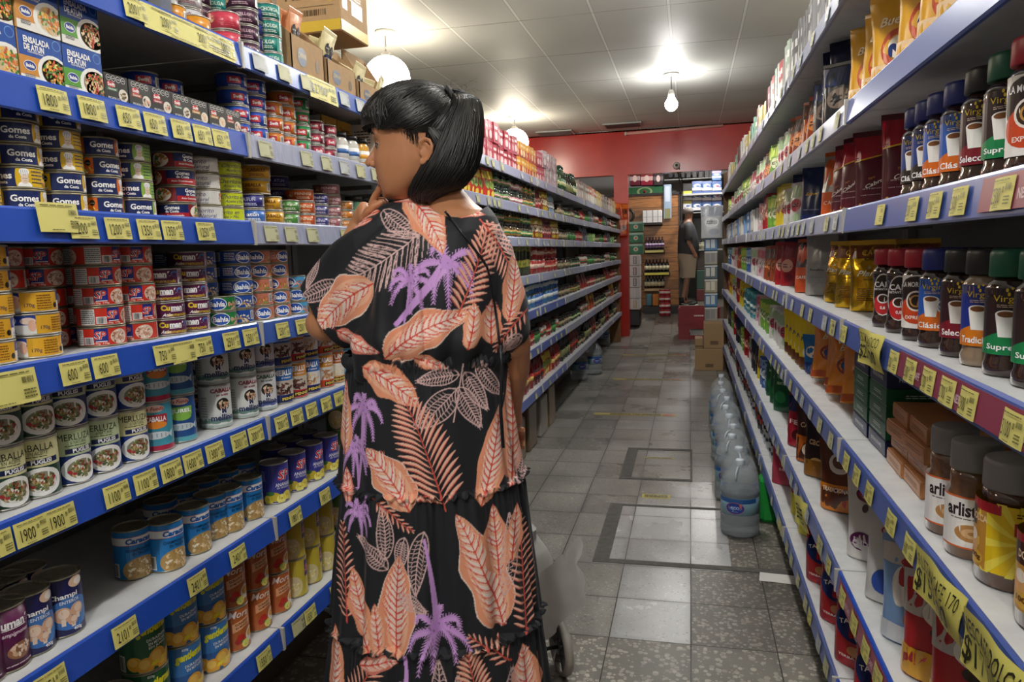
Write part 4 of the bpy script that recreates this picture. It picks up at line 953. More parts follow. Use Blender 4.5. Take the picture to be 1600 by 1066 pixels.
# bottom shelf
g1, g2, g3, mo, sy = P_gentle('2d6a48', ['COCTEL DE CUATRO', 'TIPO COMUN EN', 'JUGO DE UVA']), P_gentle('1f5a36', ['DURAZNOS', 'EN MITADES', 'EN JUGO']), P_gentle('3a76b8', ['DURAZNOS', 'EN MITADES']), P_mora(), P_spy()
for px, pr, lk, n in ((60, g1, 'green fruit cocktail tin', 2), (118, g1, 'green fruit cocktail tin', 2), (176, g1, 'green fruit cocktail tin', 2), (232, g2, 'dark green peach tin', 2)): L(6, px, pr, lk, 1 if px < 200 else 2, face=-.62, jit=.04)
for px in (284, 327): L(6, px, g3, 'blue peach tin with yellow script', 2, face=-.62, jit=.04)
for px in (365, 401, 432): L(6, px, mo, 'orange brown peach tin', 2, face=-.55, jit=.08)
for px in (459, 483, 506): L(6, px, sy, 'yellow fruit tin with violet block', 2, face=-.5, jit=.15)
for px in (526, 545): L(6, px, peas, 'green tall fruit tin', 2, face=-.5)
# second shelf
e1, e2 = ensalada('d8923a', ['f0b840', 'e8863a', '5a9a3a', 'f4d878', 'd8602a', '3a7a2a', 'e8c890'], 4), ensalada('5aa03a', ['e89060', 'f0b8a0', 'd8503a', '5a9a3a', 'f0d8b8', 'c84a30', 'e8c890'], 9)
for y, p in ((.905, e1), (.996, e1), (1.087, e1), (1.180, e2)):
    lk = 'blue and orange tuna salad carton' if p is e1 else 'blue and green tuna salad carton'
    put_col(-1, 1, p, y, lk, 2, dep=.05, dx=-.012, face=0, jit=.02)
sw = [swift(c, f_, s) for c, f_, s in (('2e6a48', ['e8d8b8', '6a5a3a', '9a8a5a'], 1), ('b05028', ['f0b0a0', 'c89878', '3a3a2a'], 2), ('b02838', ['e8a098', 'f4c8b8', '88704a'], 3), ('c08a2a', ['e8d8a0', 'f0a888'], 4))]
for i, y in enumerate(np.linspace(1.263, 1.643, 7)): put_col(-1, 1, sw[(0, 1, 2, 0, 3, 3, 1)[i]], y, 'black spread carton with %s band' % ['green', 'brown', 'red', 'green', 'ochre', 'ochre', 'brown'][i], 1, dep=.03, dx=-.01, face=0, jit=.03)
ob, oo, og, om = P_oval('2348a8'), P_oval('c87426', 'b82c34'), P_oval('22884a', 'c03040'), P_oval('782338', 'c83a50', .036)
for y in (1.49, 1.575): put_col(-1, 1, ob, y, 'blue spread tin behind the black cartons', 3, dx=.085)
for y, p, lk, n in ((1.715, ob, 'blue spread tin with red badge', 4), (1.797, ob, 'blue spread tin with red badge', 4), (1.878, oo, 'orange spread tin with red badge', 3), (1.945, oo, 'orange spread tin with red badge', 4), (2.028, og, 'green spread tin with red badge', 4), (2.113, om, 'maroon spread tin', 3), (2.195, om, 'maroon spread tin', 3)):
    put_col(-1, 1, p, y, lk, n, jit=.3)
put_col(-1, 1, oo, 1.93, 'orange spread tin set farther back', 4, dx=.08)
hum = mini_jar('d8d4cc', '16161a', 'f0f0ee', .034, .10, 'hummus_jar', '3a66a8'); humy = mini_jar('d8a040', '16161a', 'f0f0ee', .034, .10, 'hummus_jar', 'e0a030')
for i, y in enumerate((2.28, 2.36, 2.44)): put_col(-1, 1, (hum, hum, humy)[i], y, ('small white hummus jar', 'small white hummus jar', 'small yellow hummus jar')[i], 1)
a = Art(); a.rect(-.06, 0, .06, .165, 'd8a43c', 1); a.rect(-.01, .03, .03, .10, 'f0ead8', 2); a.food(.01, .06, .016, .02, ['2a2a2a', '5a7a3a', 'f0d8a0'], 12, .3, 2); a.text('Tostadas', 0, .135, .014, '6a3a14', w=.07)
s_ = Art(); s_.rect(-.05, 0, .05, .165, 'e6e2d8', 1); s_.lines(0, .12, .06, .05, 5, '4a3a2a'); s_.ell(0, .05, .03, .03, 'd8a43c', 2)
tb = carton(.11, .10, .165, a, s_, 'd8a43c', 'toast_carton')
for y in (2.34, 2.45): put_col(-1, 1, tb, y, 'tall yellow toast carton behind the jars', 1, dep=.055, dx=.09, face=0, jit=.02)
for y in (2.57, 2.68, 2.79): put_col(-1, 1, tb, y, 'tall yellow toast carton', 1, dep=.055, face=0, jit=.02)
# top shelf
bk = Art(); bk.rect(-.02, 0, .02, .2, '1e2226', 1); bk.text('ATUN', 0, .10, .014, 'e8e8e8', rot=PI / 2, w=.05); bk.rect(-.02, .12, .02, .16, '8a6a2a', 2)
bk2 = Art(); bk2.rect(-.02, 0, .02, .2, '16284e', 1); bk2.text('Bahía', 0, .08, .018, 'f0f0f0', rot=PI / 2, w=.06); bk2.rect(-.02, .13, .02, .15, 'c8c8c8', 2)
kb, kb2 = carton(.09, .036, .12, bk, None, '1a1c20', 'slim_tuna_carton'), carton(.09, .036, .12, bk2, None, '16284e', 'slim_tuna_carton')
for i, y in enumerate(np.arange(1.155, 1.44, .0385)): put_col(-1, 0, (kb, kb2)[i % 2], y, ('slim black tuna carton', 'slim navy tuna carton')[i % 2], 1, dep=.045, dx=-.01, face=0, jit=.01)
oc = P_plain('d08a1c', '', 'd08a1c', .045, .04); sv = P_plain('c4c4c8', 'sardina', '8a3a4a', .040, .042); pk = P_plain('c43c50', '', 'c43c50', .045, .038); pu = P_plain('3f2038', 'MEJILLON', 'c8a0b0', .040, .040); te = P_plain('1f7a72', 'CHOLGA', 'd8e8d8', .042, .038, acc='2c8f80')
for y in (1.49, 1.575): put_col(-1, 0, oc, y, 'plain orange tin', 1)
for y in (1.53, 1.625): put_col(-1, 0, sv, y, 'silver white sardine tin', 4, dx=.05)
put_col(-1, 0, pk, 1.70, 'plain pink red tin', 2); put_col(-1, 0, pu, 1.785, 'dark purple mussel tin', 4); put_col(-1, 0, pu, 1.72, 'dark purple tin set back', 5, dx=.09)
put_col(-1, 0, te, 1.90, 'teal shellfish tin', 4); put_col(-1, 0, te, 1.82, 'teal shellfish tin set back', 6, dx=.10); put_col(-1, 0, prp, 1.86, 'blue tin beside the teal tins', 4, dx=.03)
# cardboard display boxes full of sachets
KR = noisy('corrugated_kraft', 'a3845f', 'ab8b65', 60, .8)
KRI = noisy('corrugated_inside', '725839', '7a5f40', 60, .8)
def tray(W, D, H, back, col_sachet, look, loc, rz, txt='LEMANNI', k=5):
    t = thing('display_box', look, 'cardboard box', loc, rz); b = MB(); th = .003
    b.box(-D / 2, -W / 2, 0, D / 2, W / 2, th, KR); b.box(-D / 2, -W / 2, 0, -D / 2 + th, W / 2, H + back, KR)
    for s in (-1, 1):
        y0 = s * W / 2 - (th if s > 0 else 0)
        b.add([(-D / 2, y0, 0), (D / 2, y0, 0), (D / 2, y0, H * .62), (0, y0, H), (-D / 2, y0, H + back), (-D / 2, y0 + th, 0), (D / 2, y0 + th, 0), (D / 2, y0 + th, H * .62), (0, y0 + th, H), (-D / 2, y0 + th, H + back)], [(0, 1, 2, 3, 4), (9, 8, 7, 6, 5), (2, 7, 8, 3), (3, 8, 9, 4), (1, 6, 7, 2)], KR)
    b.box(D / 2 - th, -W / 2, 0, D / 2, W / 2, H * .62, KR); part('tray', b, t)
    a = Art(); a.ell(-W * .2, H * .34, W * .14, H * .14, '5a6478', 2); a.text(txt, -W * .2, H * .36, H * .08, 'c8b898', w=W * .24); a.ell(W * .28, H * .3, W * .06, H * .1, '6a5238', 2)
    m = MB(); a.put(m, lambda u, v, o: (D / 2 + o, u, v)); a2 = Art(); a2.ell(0, H * .55, D * .28, H * .18, '5a6478', 2); a2.text(txt, 0, H * .55, H * .1, 'c8b898', w=D * .45)
    a2.put(m, lambda u, v, o: (u, -W / 2 - o, v)); part('box_logo', m, t)
    rr = random.Random(int(W * 999 + loc[1] * 77))
    for i in range(k):
        sc = SACH[col_sachet]; o = sc.put((loc[0] + math.cos(rz) * (-D * .3 + D * .55 * i / k), loc[1] + rr.uniform(-W * .2, W * .2), loc[2] + H * .12 + .01 * i), rz + rr.uniform(-.3, .3), '%s sachet, %s from the back of %s' % (col_sachet, nth(i + 1), look.split(',')[0].split(' holding')[0]), 'sachets in the display boxes', tilt=(rr.uniform(-.1, .1), .25))
    return t
def sachet(c, ink):
    W, H = .085, .12; a = Art(); a.ell(-.012, H * .62, .014, .017, '16181c', 2, 8); a.ell(.018, H * .60, .014, .017, '16181c', 2, 8); a.text('EXCESO', -.012, H * .62, .004, 'f0f0f0'); a.text('EXCESO', .018, H * .6, .004, 'f0f0f0')
    a.ell(0, H * .36, .028, .016, ink, 2); a.text('LEMANNI', 0, H * .36, .009, 'f0f0f0', w=.044, bold=.03)
    return pouch(W, .03, H, c, a, seed=4, name='sachet', rough=.35)
SACH = {'orange': sachet('d08a5c', '16244a'), 'cream': sachet('d8cc9c', '16244a')}
tz = LZ[0] + .001
tray(.19, .17, .19, .10, 'orange', 'open kraft display box holding orange sachets', (-1.175, 2.07, tz), 0)
tray(.20, .17, .16, .07, 'cream', 'open kraft display box holding cream sachets', (-1.175, 2.29, tz), 0)
tray(.20, .17, .13, .10, 'cream', 'low kraft display box almost empty of sachets', (-1.175, 2.52, tz), 0, k=2)
tray(.20, .17, .13, .13, 'cream', 'kraft display box with a round tab, next to the lamp', (-1.175, 2.75, tz), 0, k=2)
# closed cartons
def kraft_box(D, W, H, art, side, look, loc, rz=0, stripe=True):
    t = thing('cardboard_box', look, 'cardboard box', loc, rz); b = MB(); b.rbox(-D / 2, -W / 2, 0, D / 2, W / 2, H, KR, .004); b.box(-D / 2 + .01, -.002, H, D / 2 - .01, .002, H + .0008, '7a6040'); part('carton_body', b, t)
    if stripe: art.rect(-W / 2 + .002, .004, W / 2 - .002, H * .2, 'c8a838', 1); side.rect(-D / 2 + .002, .004, D / 2 - .002, H * .2, 'c8a838', 1)
    m = MB(); art.put(m, lambda u, v, o: (D / 2 + o, u, v)); side.put(m, lambda u, v, o: (u, -W / 2 - o, v)); side.put(m, lambda u, v, o: (-u, W / 2 + o, v)); part('box_text', m, t)
    return t
n1 = Art(); n1.lines(0, .16, .12, .08, 8, '7a6a50'); n1.bars(.02, .10, .09, .05); n1.poly([(-.1, .08), (-.06, .08), (-.06, .2), (-.08, .22), (-.1, .2)], '7a7462', 2)
n2 = Art(); n2.text('Natura', -.01, .138, .045, '20301c', w=.15, bold=.005); n2.text('NATURALLY', .0, .178, .007, '6a5a3a', w=.05); n2.ell(.09, .112, .016, .011, 'c8a838', 2); n2.ell(.09, .112, .011, .007, 'ae8b60', 3); n2.bars(.02, .068, .12, .024, '4a3a22', bg=None); n2.rect(-.06, .088, .10, .090, '6a5a3a', 2)
NP = on_y(560, 95, 2.56)
kraft_box(.25, .23, .20, n1, n2, 'large kraft carton reading Natura standing on the display boxes', (-1.31, 2.62, 2.245))
h1 = Art(); h1.ell(0, .16, .075, .045, '5a6478', 2); h1.text('HERMANOS', 0, .16, .02, 'c8b898', w=.12)
kraft_box(.2, .30, .27, h1, h1, 'plain kraft carton with an oval badge behind the sachet boxes', (-1.385, 2.10, tz), 0, False)
kraft_box(.16, .24, .265, Art(), Art(), 'kraft carton with torn flap beneath the Natura carton', (-1.38, 2.42, tz), 0, False)
gb_ = Art(); gb_.rect(-.06, 0, .06, .1, '5a9a34', 1); gb_.poly([(-.05, .1), (-.03, .04), (-.01, .1)], '202a1a', 2); gb_.poly([(.01, .1), (.03, .04), (.05, .1)], '202a1a', 2); gb_.rect(-.008, .04, .008, .1, 'd8dcd0', 2)
gcb = carton(.1, .12, .1, gb_, gb_, '5a9a34', 'green_tea_carton'); rcb_a = Art(); rcb_a.rect(-.06, 0, .06, .1, 'a82838', 1); rcb_a.poly([(-.05, .1), (-.03, .04), (-.01, .1)], '202a1a', 2); rcb_a.rect(-.008, .04, .008, .1, 'd8dcd0', 2); rcb_a.rect(.02, .05, .05, .1, '3a8a4a', 2)
rcb = carton(.1, .12, .1, rcb_a, rcb_a, 'a82838', 'red_tea_carton')
# ------------------------------------------------------------ goods on the coffee shelves
def Rr(k, px, proto, look, n=1, **kw):
    X = RX + .03 + (kw['dep'] if 'dep' in kw else proto.w / 2) + kw.get('dx', 0)
    return put_col(1, k, proto, ypx(px, X, RZ[k] + .06), look, n, **kw)
BL, DK, GR, RD = '1d2a78', '1c1c20', '0f5a40', 'a81c30'
va, vb, vc, vd, ve = P_virginia(BL, '16367e', '2a2018', 'Clásico'), P_virginia(BL, '2458b0', 'd86a1c', 'Clásico'), P_virginia(DK, '32161c', '7c1826', 'Selección'), P_virginia(GR, '2c1a1c', '17804a', 'Suprema'), P_virginia(DK, '1c2f8a', 'd87a18', 'Tradicional', body='8a7660')
vt, vm = P_torrado(), P_morenita()
nv = P_virginia('c03038', '7c1c24', 'd8601c', 'NESCAFE')
# second row of jars then the front ones
for px, p, lk in ((1439, va, 'navy lidded coffee jar with dark foot label'), (1458, va, 'navy lidded coffee jar with dark foot label'), (1477, vb, 'navy lidded coffee jar with orange foot label'), (1505, vb, 'navy lidded coffee jar with orange foot label'), (1542, vc, 'black lidded coffee jar with maroon label'), (1580, ve if False else vd, 'green lidded coffee jar with green label'), (1622, vm, 'red lidded coffee jar with a cup picture'), (1668, vm, 'red lidded coffee jar with a cup picture')):
    Rr(2, px, p, lk, face=PI + 1.0, jit=.12)
for px, p, lk in ((1389, vt, 'red lidded coffee jar with black oval label'), (1412, vt, 'red lidded coffee jar with black oval label'), (1442, vm, 'red lidded coffee jar with a cup picture'), (1471, vb, 'navy lidded coffee jar with orange foot label'), (1507, vc, 'black lidded coffee jar with maroon label'), (1544, ve, 'black lidded cappuccino jar with orange label'), (1584, vd, 'green lidded coffee jar with green label'), (1632, vd, 'green lidded coffee jar with green label')):
    Rr(3, px, p, lk, face=PI + 1.05, jit=.1)
for px, p in ((1400, vm), (1435, vb), (1470, vb), (1510, vc), (1550, vd)): Rr(3, px + 30, p, 'coffee jar in the second row', dx=.09)
cab, pla = P_cabrales(), P_planta()
def bagR(k, px, p, look, yaw, dx=0.0, tilt=0, sc=1.0, n=1):
    X = RX + .05 + .05 + dx; y = ypx(px, X, RZ[k] + .06); key = (look, k); CNT[key] = CNT.get(key, 0) + 1
    sh = SN[k] + ' coffee shelf'
    sc = min(sc, ((RZ[k - 1] if k else 2.5) - RZ[k] - .032) / (p.h + .004))
    return p.put((X, y, RZ[k] + .001), PI + yaw, '%s, %s along the %s' % (look, nth(CNT[key]), sh), look + ' on the ' + sh, sc, (rnd.uniform(-.03, .03), tilt))
for px, yw, dx in ((1372, 1.25, .03), (1418, 1.25, .03), (1343, .55, .0), (1325, .45, .0)): bagR(2, px, cab, 'maroon ground coffee bag with gold line', yw, dx)
bagR(2, 1465, cab, 'maroon ground coffee bag behind the jars', 1.25, .12); 
og_ = pouch(.12, .07, .215, 'd05a1c', bag_art(.12, .215, [(.42, 1, '8a8884'), (0, .42, 'c8551c')], [('CAFE', 0, .25, .06, 'f0e0d0', .5)]), seed=8)
bagR(2, 1308, og_, 'grey and orange coffee bag', .7)
for px, yw, dx in ((1362, 1.2, .02), (1334, .8, .0), (1312, .5, 0)): bagR(3, px, pla, 'shiny gold coffee bag', yw, dx)
for px in (1395, 1430): bagR(3, px, pla, 'shiny gold coffee bag behind the jars', 1.2, .14)
navb = pouch(.135, .08, .24, '14204c', bag_art(.135, .24, [], [('Sabor', 0, .55, .06, 'c8a030', .5, .3), ('CAFE TORRADO', 0, .25, .02, 'a8b0d0', .6)], [(0, .12, .7, .05, '203070')]), seed=11)
greyb = pouch(.14, .09, .26, '8a8886', bag_art(.14, .26, [(0, .5, '94918c')], [('Bonafide', 0, .42, .035, '3a3836', .5), ('CAFE MOLIDO', 0, .30, .014, '5a5856', .5)]), seed=13, wr=.008)
greyo = pouch(.12, .07, .2, 'c05028', bag_art(.12, .2, [(.5, 1, '28242a')], [('CAFE', 0, .3, .06, 'f0e8e0', .5)]), seed=14)
bagR(3, 1283, greyb, 'tall grey foil coffee bag', .95); bagR(3, 1262, greyo, 'orange and black coffee bag', .6, -.02); bagR(3, 1243, navb, 'navy coffee bag with gold script', 1.1, .03)
for px in (1272, 1256): bagR(2, px, navb, 'navy coffee bag with gold script', 1.0, .01)
navt = pouch(.15, .08, .27, '12183a', bag_art(.15, .27, [], [('CAFE', 0, .6, .05, '8a90b8', .4)]), seed=17, wr=.007)
def spec_bag(c, c2, c3, W=.1, H=.17, seed=1): return mini_bag(c, c2, c3, W, H, .05, seed)
yel_b = pouch(.16, .09, .22, 'd09a2c', bag_art(.16, .22, [(0, .3, 'e8c8a0')], [('Buenas', 0, .75, .10, 'f0e0c0', .6, .2)], [(0, .45, .5, .2, 'b84a2c'), (.05, .45, .3, .12, 'e8e0d0', 3), (-.1, .42, .15, .07, '2a3a7a', 3.3)]), seed=21)
for i, (px, yw) in enumerate(((1390, .9), (1368, .7), (1345, .9))): bagR(1, px + 25, yel_b, 'yellow and white biscuit bag', yw, .01)
for px in (1460, 1500, 1540): bagR(1, px, yel_b, 'yellow and white biscuit bag', .9, .01)
for px in (1330, 1318): bagR(1, px, navt, 'dark blue pointed foil bag', .95, .0)
# fifth coffee shelf: jars, wooden lollipop boxes, paper filters
ar, do = P_arlistan(), P_dolca()
Rr(4, 1588, do, 'big yellow labelled coffee jar with grey lid', face=PI + 1.05, jit=0)
Rr(4, 1521, ar, 'grey lidded coffee jar with orange and white label', face=PI + 1.05, jit=.05, dx=-.012); Rr(4, 1490, ar, 'grey lidded coffee jar with orange and white label', face=PI + 1.05, jit=.05, dx=-.01)
Rr(4, 1660, do, 'big yellow labelled coffee jar with grey lid', face=PI + 1.05)
ta = Art(); ta.rect(-.07, .004, .07, .03, 'c4895a', 1); ta.lines(0, .017, .09, .012, 2, '8a5a34')
tan = carton(.15, .13, .034, ta, ta, 'b87c4c', 'filter_box')
k_ = 0
for y, zs in ((1.60, 4), (1.735, 4)):
    for i in range(zs):
        k_ += 1; tan.put((RX + .055 + .075 + .012 * (i % 2), y + .01 * (i % 2), RZ[4] + .0008 + i * .0345), PI + .03 * (i % 3 - 1), 'flat tan cardboard box, %s up in the %s tan pile' % (nth(i + 1), nth(1 + (y > 1.7))), 'flat tan boxes beside the grey lidded jars')
fg = Art(); fg.rect(-.08, .003, .08, .037, '0f5a34', 1); fg.lines(.0, .022, .07, .010, 2, 'd8e8d8'); fg.lines(0, .008, .1, .006, 1, 'a8c8a8')
fn_ = Art(); fn_.rect(-.08, .003, .08, .037, '16204c', 1); fn_.text('FILTROS DE PAPEL', .0, .02, .009, 'e8e8f0', w=.10)
ft = Art(); ft.ell(0, 0, .05, .028, 'e8e8e0', 2); ft.ell(0, 0, .034, .018, '0f5a34', 3)
fgr, fnv = carton(.15, .16, .04, fg, fg, '0f5a34', 'filter_box', top=ft), carton(.15, .16, .04, fn_, fn_, '16204c', 'filter_box')
for i, p in enumerate((fnv, fgr, fgr, fgr, fnv, )):
    for j, y in enumerate((1.915, 2.10)):
        p.put((RX + .06 + .075, y, RZ[4] + .0008 + i * .0405), PI, '%s coffee filter box, %s up in the %s pile' % (['navy', 'green'][p is fgr], nth(i + 1), nth(j + 1)), 'coffee filter boxes')
# crumpled orange sweets bags lying on the shelf
ora_m = noisy('orange_foil', 'c8701c', 'e0902c', 12, .25, bump=.5)
lie = pouch(.21, .10, .20, 'c8701c', bag_art(.21, .20, [(0, .12, 'a84a18')], [('Bombon', 0, .74, .12, 'f0e0c0', .6, .2)], [(0, .45, .6, .17, '8a2a2a'), (0, .45, .45, .12, '2a5aa0', 3), (0, .45, .25, .07, 'd04030', 3.4)]), seed=31, m=ora_m, wr=.012, name='sweets_bag')
yq = pouch(.13, .06, .19, 'e0c41c', bag_art(.13, .19, [(0, .25, '5a3010')], [('Nesquik', 0, .62, .12, '2a3a8a', .7, .2)], [(0, .35, .5, .12, 'f4f0e0')]), seed=33, wr=.006, name='cocoa_bag')
blu = pouch(.12, .06, .2, '2464a0', bag_art(.12, .2, [(0, .3, '16306e')], [], [(0, .6, .6, .16, 'e8e0d0')]), seed=34, wr=.008)
def lay(p, y, look, x, z, rz, ty, rx=0.0, n=[0]):
    n[0] += 1
    key = (look, 'lay'); CNT[key] = CNT.get(key, 0) + 1
    return p.put((x, y, z), rz, '%s, %s from the filter boxes on the fifth coffee shelf' % (look, nth(CNT[key])), look, 1, (rx, ty))
for i, (y, x, z, rz, ty) in enumerate(((2.34, .53, .952, PI + 1.1, -.3), (2.48, .51, .952, PI + 1.0, -.28), (2.62, .53, .952, PI + 1.1, -.32), (2.79, .51, .952, PI + 1.0, -.28), (2.92, .53, .952, PI + 1.0, -.25))): lay(lie, y, 'crumpled orange sweets bag', x, z, rz, ty)
for i, y in enumerate((3.13, 3.25, 3.37, 3.49, 3.61)): bagR(4, 0, yq, 'yellow cocoa powder bag', .9) if False else yq.put((RX + .10, y, RZ[4] + .002), PI + .8, 'yellow cocoa powder bag, %s along the fifth coffee shelf' % nth(i + 1), 'yellow cocoa bags', 1, (0, .05))
blu.put((RX + .09, 3.03, RZ[4] + .002), PI + .9, 'blue and white pouch between orange and yellow bags', None, .7, (0, .1))
# sixth coffee shelf: pouches facing the aisle
def pch(c, bands, texts, ells, foods=(), W=.15, H=.21, seed=1, name='foil_pouch', wr=.006): return pouch(W, .075, H, c, bag_art(W, H, bands, texts, ells, foods), seed=seed, name=name, wr=wr)
cior = pch('cfcac4', [(0, .2, 'd8d4ce')], [('clar', 0, .84, .09, 'b02a3a', .5), ('CHOA', -.2, .22, .07, 'f0e8f0', .4)], [(0, .82, .62, .10, '6a1830', 2), (-.2, .24, .55, .12, '5a1850', 2), (.3, .12, .14, .05, 'b8303a'), (.4, .6, .14, .06, '3a2a1c'), (-.2, .66, .12, .05, '3a2a1c'), (.1, .5, .1, .05, '5a4030')], seed=41)
sky = pch('7a9ac4', [(0, .2, 'c8ccd0'), (.8, 1, 'c8c0b8')], [('Cow', 0, .84, .07, 'b02a3a', .4)], [(-.3, .6, .3, .2, 'e4e0da'), (-.3, .7, .16, .1, 'a8282c', 3), (.2, .28, .38, .13, 'c88a4a', 3), (.1, .3, .05, .03, '4a2a14', 4), (.3, .25, .05, .03, '4a2a14', 4), (.2, .34, .05, .02, '4a2a14', 4), (.75, .45, .18, .07, 'c02a30', 3)], seed=43)
whi = pch('c8c6c2', [], [('Choco', 0, .8, .08, 'a82a3a', .5)], [(-.2, .25, .4, .14, '2a4a9a'), (.1, .55, .35, .1, 'a8282c'), (.4, .2, .15, .06, '3a3a40')], seed=44)
mcd = pch('a8282c', [(0, .3, 'd8a02a'), (.6, 1, 'b8b0a8')], [('MIX', 0, .2, .12, 'c02a2c', .5)], [(0, .66, .4, .12, 'e4dcd0'), (.1, .5, .25, .05, '3a2a1c')], seed=45)
bwn = pch('5a2c16', [(0, .42, 'd07a1c')], [('TRADICIONAL', -.1, .34, .07, 'f4e8d0', .66, .1)], [(0, .74, .5, .16, 'dcd4c8'), (0, .76, .34, .10, '6a4a34', 3), (.3, .14, .14, .05, 'b8302a')], seed=46)
dkb = pch('2c1c18', [(0, .3, '8a5a1c')], [('cacao', 0, .6, .09, 'd8b080', .6)], [(0, .25, .4, .1, 'c8a060')], seed=47)
redp = pch('a01c2c', [(.7, 1, '1c2a5a')], [('FELI', 0, .5, .09, 'f0d8d0', .6)], [(0, .25, .3, .1, '4a1414')], seed=48)
choc = pch('4a2418', [(0, .5, 'b8601c')], [('CACAO', 0, .7, .09, 'e8c890', .6)], [(0, .25, .4, .12, 'e8d8c0')], seed=49)
for px, p, lk, yw, dx in ((1470, mcd, 'red and yellow snack pouch', .95, -.01), (1432, sky, 'pale blue pouch with a cookie picture', .95, -.015), (1399, whi, 'white pouch with blue flash', .95, -.01), (1366, cior, 'white cocoa pouch with maroon seal', .95, .0), (1345, cior, 'white cocoa pouch leaning behind', 1.3, .06), (1318, bwn, 'brown and orange cereal pouch', 1.0, -.005), (1300, bwn, 'brown and orange cereal pouch', 1.0, .05), (1285, dkb, 'dark chocolate pouch', .8, -.01), (1272, choc, 'chocolate brown pouch', .9, -.01), (1254, redp, 'narrow red pouch with navy top', .7, -.02), (1520, mcd, 'red and yellow snack pouch', .95, 0)):
    bagR(5, px, p, lk, yw, dx)
darkg = pouch(.16, .08, .25, '14502c', bag_art(.16, .25, [], [('YERBA', 0, .7, .06, 'c8d8b0', .5), ('MATE', 0, .58, .06, 'c8d8b0', .4)], [(0, .3, .5, .12, '2a7a44')]), seed=51, name='yerba_bag')
for px in (1229, 1222, 1215): bagR(5, px, darkg, 'dark green yerba mate bag', .7, 0)
# bottom coffee shelf: yerba mate bags
yr = pouch(.17, .10, .25, 'a0141e', bag_art(.17, .25, [], [('YERBA MATE', 0, .12, .03, 'f0e0d8', .6), ('TARAGUI', 0, .55, .05, 'f0f0f4', .66, 0, .3)], [(0, .5, .8, .2, '18285c'), (.3, .45, .35, .16, 'e8e4dc', 3), (0, .2, .25, .06, 'b87a4a')]), seed=61, name='yerba_bag', rough=.2)
pkb = pouch(.18, .09, .25, 'a83648', bag_art(.18, .25, [], [('DULCE', 0, .6, .05, 'f0c8c8', .6), ('500', 0, .3, .05, 'f0c8c8', .3)], [(0, .8, .4, .06, 'c85a68')]), seed=62, wr=.004)
ylb = pouch(.12, .08, .24, 'c8b81c', bag_art(.12, .24, [(.4, .47, 'a82a2a')], [('Yerba', 0, .7, .06, '6a1a1a', .6)], [(0, .25, .5, .12, 'e0d040')]), seed=63)
pap = pouch(.12, .08, .25, 'a89a94', bag_art(.12, .25, [(0, .12, '7a6a68')], [('azucar', 0, .6, .06, '6a2a4a', .6)], [(0, .35, .4, .12, 'b8a8a4')]), seed=64)
bag_jobs = [(1424, yr, 'red and navy yerba mate bag'), (1385, yr, 'red and navy yerba mate bag'), (1350, yr, 'red and navy yerba mate bag'), (1322, yr, 'red and navy yerba mate bag'), (1296, yr, 'red and navy yerba mate bag')]
for px, p, lk in bag_jobs: bagR(6, px, p, lk, .85, -.02)
for px in (1269, 1256): bagR(6, px, ylb, 'yellow bag with a red stripe', .7, -.01)
for px in (1262, 1249): bagR(6, px - 4, pap, 'pale mauve sugar bag', .5, .03)
bagR(6, 1232, pkb, 'tall pink red bag', .9, -.02); bagR(6, 1218, ylb, 'pale yellow green bag', .8, -.01)

# ------------------------------------------------------------ far goods, smaller in the picture
def run(side, k, y0, y1, step, pool, looks, levels=1, yaw=0.0, dx=0.0, seedv=0, chunk=4, zlift=0):
    r = random.Random(k * 31 + int(y0 * 10) + seedv); y = y0; i = 0
    sh = SN[k] + (' tin shelf' if side < 0 else ' coffee shelf')
    while y < y1:
        j = (i // chunk) % len(pool); p = pool[j]; look = looks[j]; i += 1
        X = (LX - .035 - p.w / 2 if p.cat not in ('box', 'bag') else LX - .075) if side < 0 else (RX + .035 + p.w / 2 if p.cat not in ('box', 'bag') else RX + .08)
        X += -dx if side < 0 else dx
        base = (0 if side < 0 else PI) + (yaw if side > 0 else -yaw) + r.uniform(-.16, .16)
        key = (look, sh, 'far'); CNT[key] = CNT.get(key, 0) + 1; c = CNT[key]
        stp = max(step, p.w + .004 if p.cat != 'bag' else step)
        for l in range(levels):
            if levels > 1: lab = '%s, %s in %s row, far %s' % (look, nth(c), ('lower', 'upper', 'topmost')[l], sh)
            else: lab = '%s, %s on the far part of %s' % (look, nth(c), sh)
            zz_ = LZ if side < 0 else RZ; s_c = min(1, ((zz_[k - 1] if k else 9) - zz_[k] - .03) / (p.h * levels))
            s_c *= r.uniform(.93, 1.0); p.put((X + r.uniform(-.008, .008), y, zz_[k] + .001 + l * (p.h * s_c + .0006)), base, lab, look + ' on far ' + sh, s_c)
        y += stp
pinkbox = mini_box('a83444', 'b84a5c', .085, .115, .07, 'e0b8b8', 'tea_carton', 'TE', '8a1a2a'); pinkbox2 = mini_box('c05868', 'a02838', .085, .115, .07, 'f0d0d0', 'tea_carton')
greybox = mini_box('a88a94', 'b8a8ac', .10, .13, .08, 'd8c8c8', 'tea_carton'); orbox = mini_box('b84838', 'd89a38', .085, .115, .07, 'e8d0a0', 'tea_carton')
whbox = mini_box('b8a8a0', '8a7a70', .06, .2, .07, 'e8e0d8', 'tall_carton'); ylbox = mini_box('e0d0a0', 'd8a83c', .06, .2, .07, 'f4f0e4', 'tall_carton'); crbox = mini_box('dcd4c8', 'c06a4a', .06, .2, .07, 'f4f0e8', 'tall_carton')
grbot = mini_bottle('1c4428', '14301c', '3a6a3c', .036, .24, 'oil_bottle', 'd8d8a0'); dkbot = mini_bottle('1a1c18', '2a3a24', '8a8a5a', .034, .21, 'vinegar_bottle')
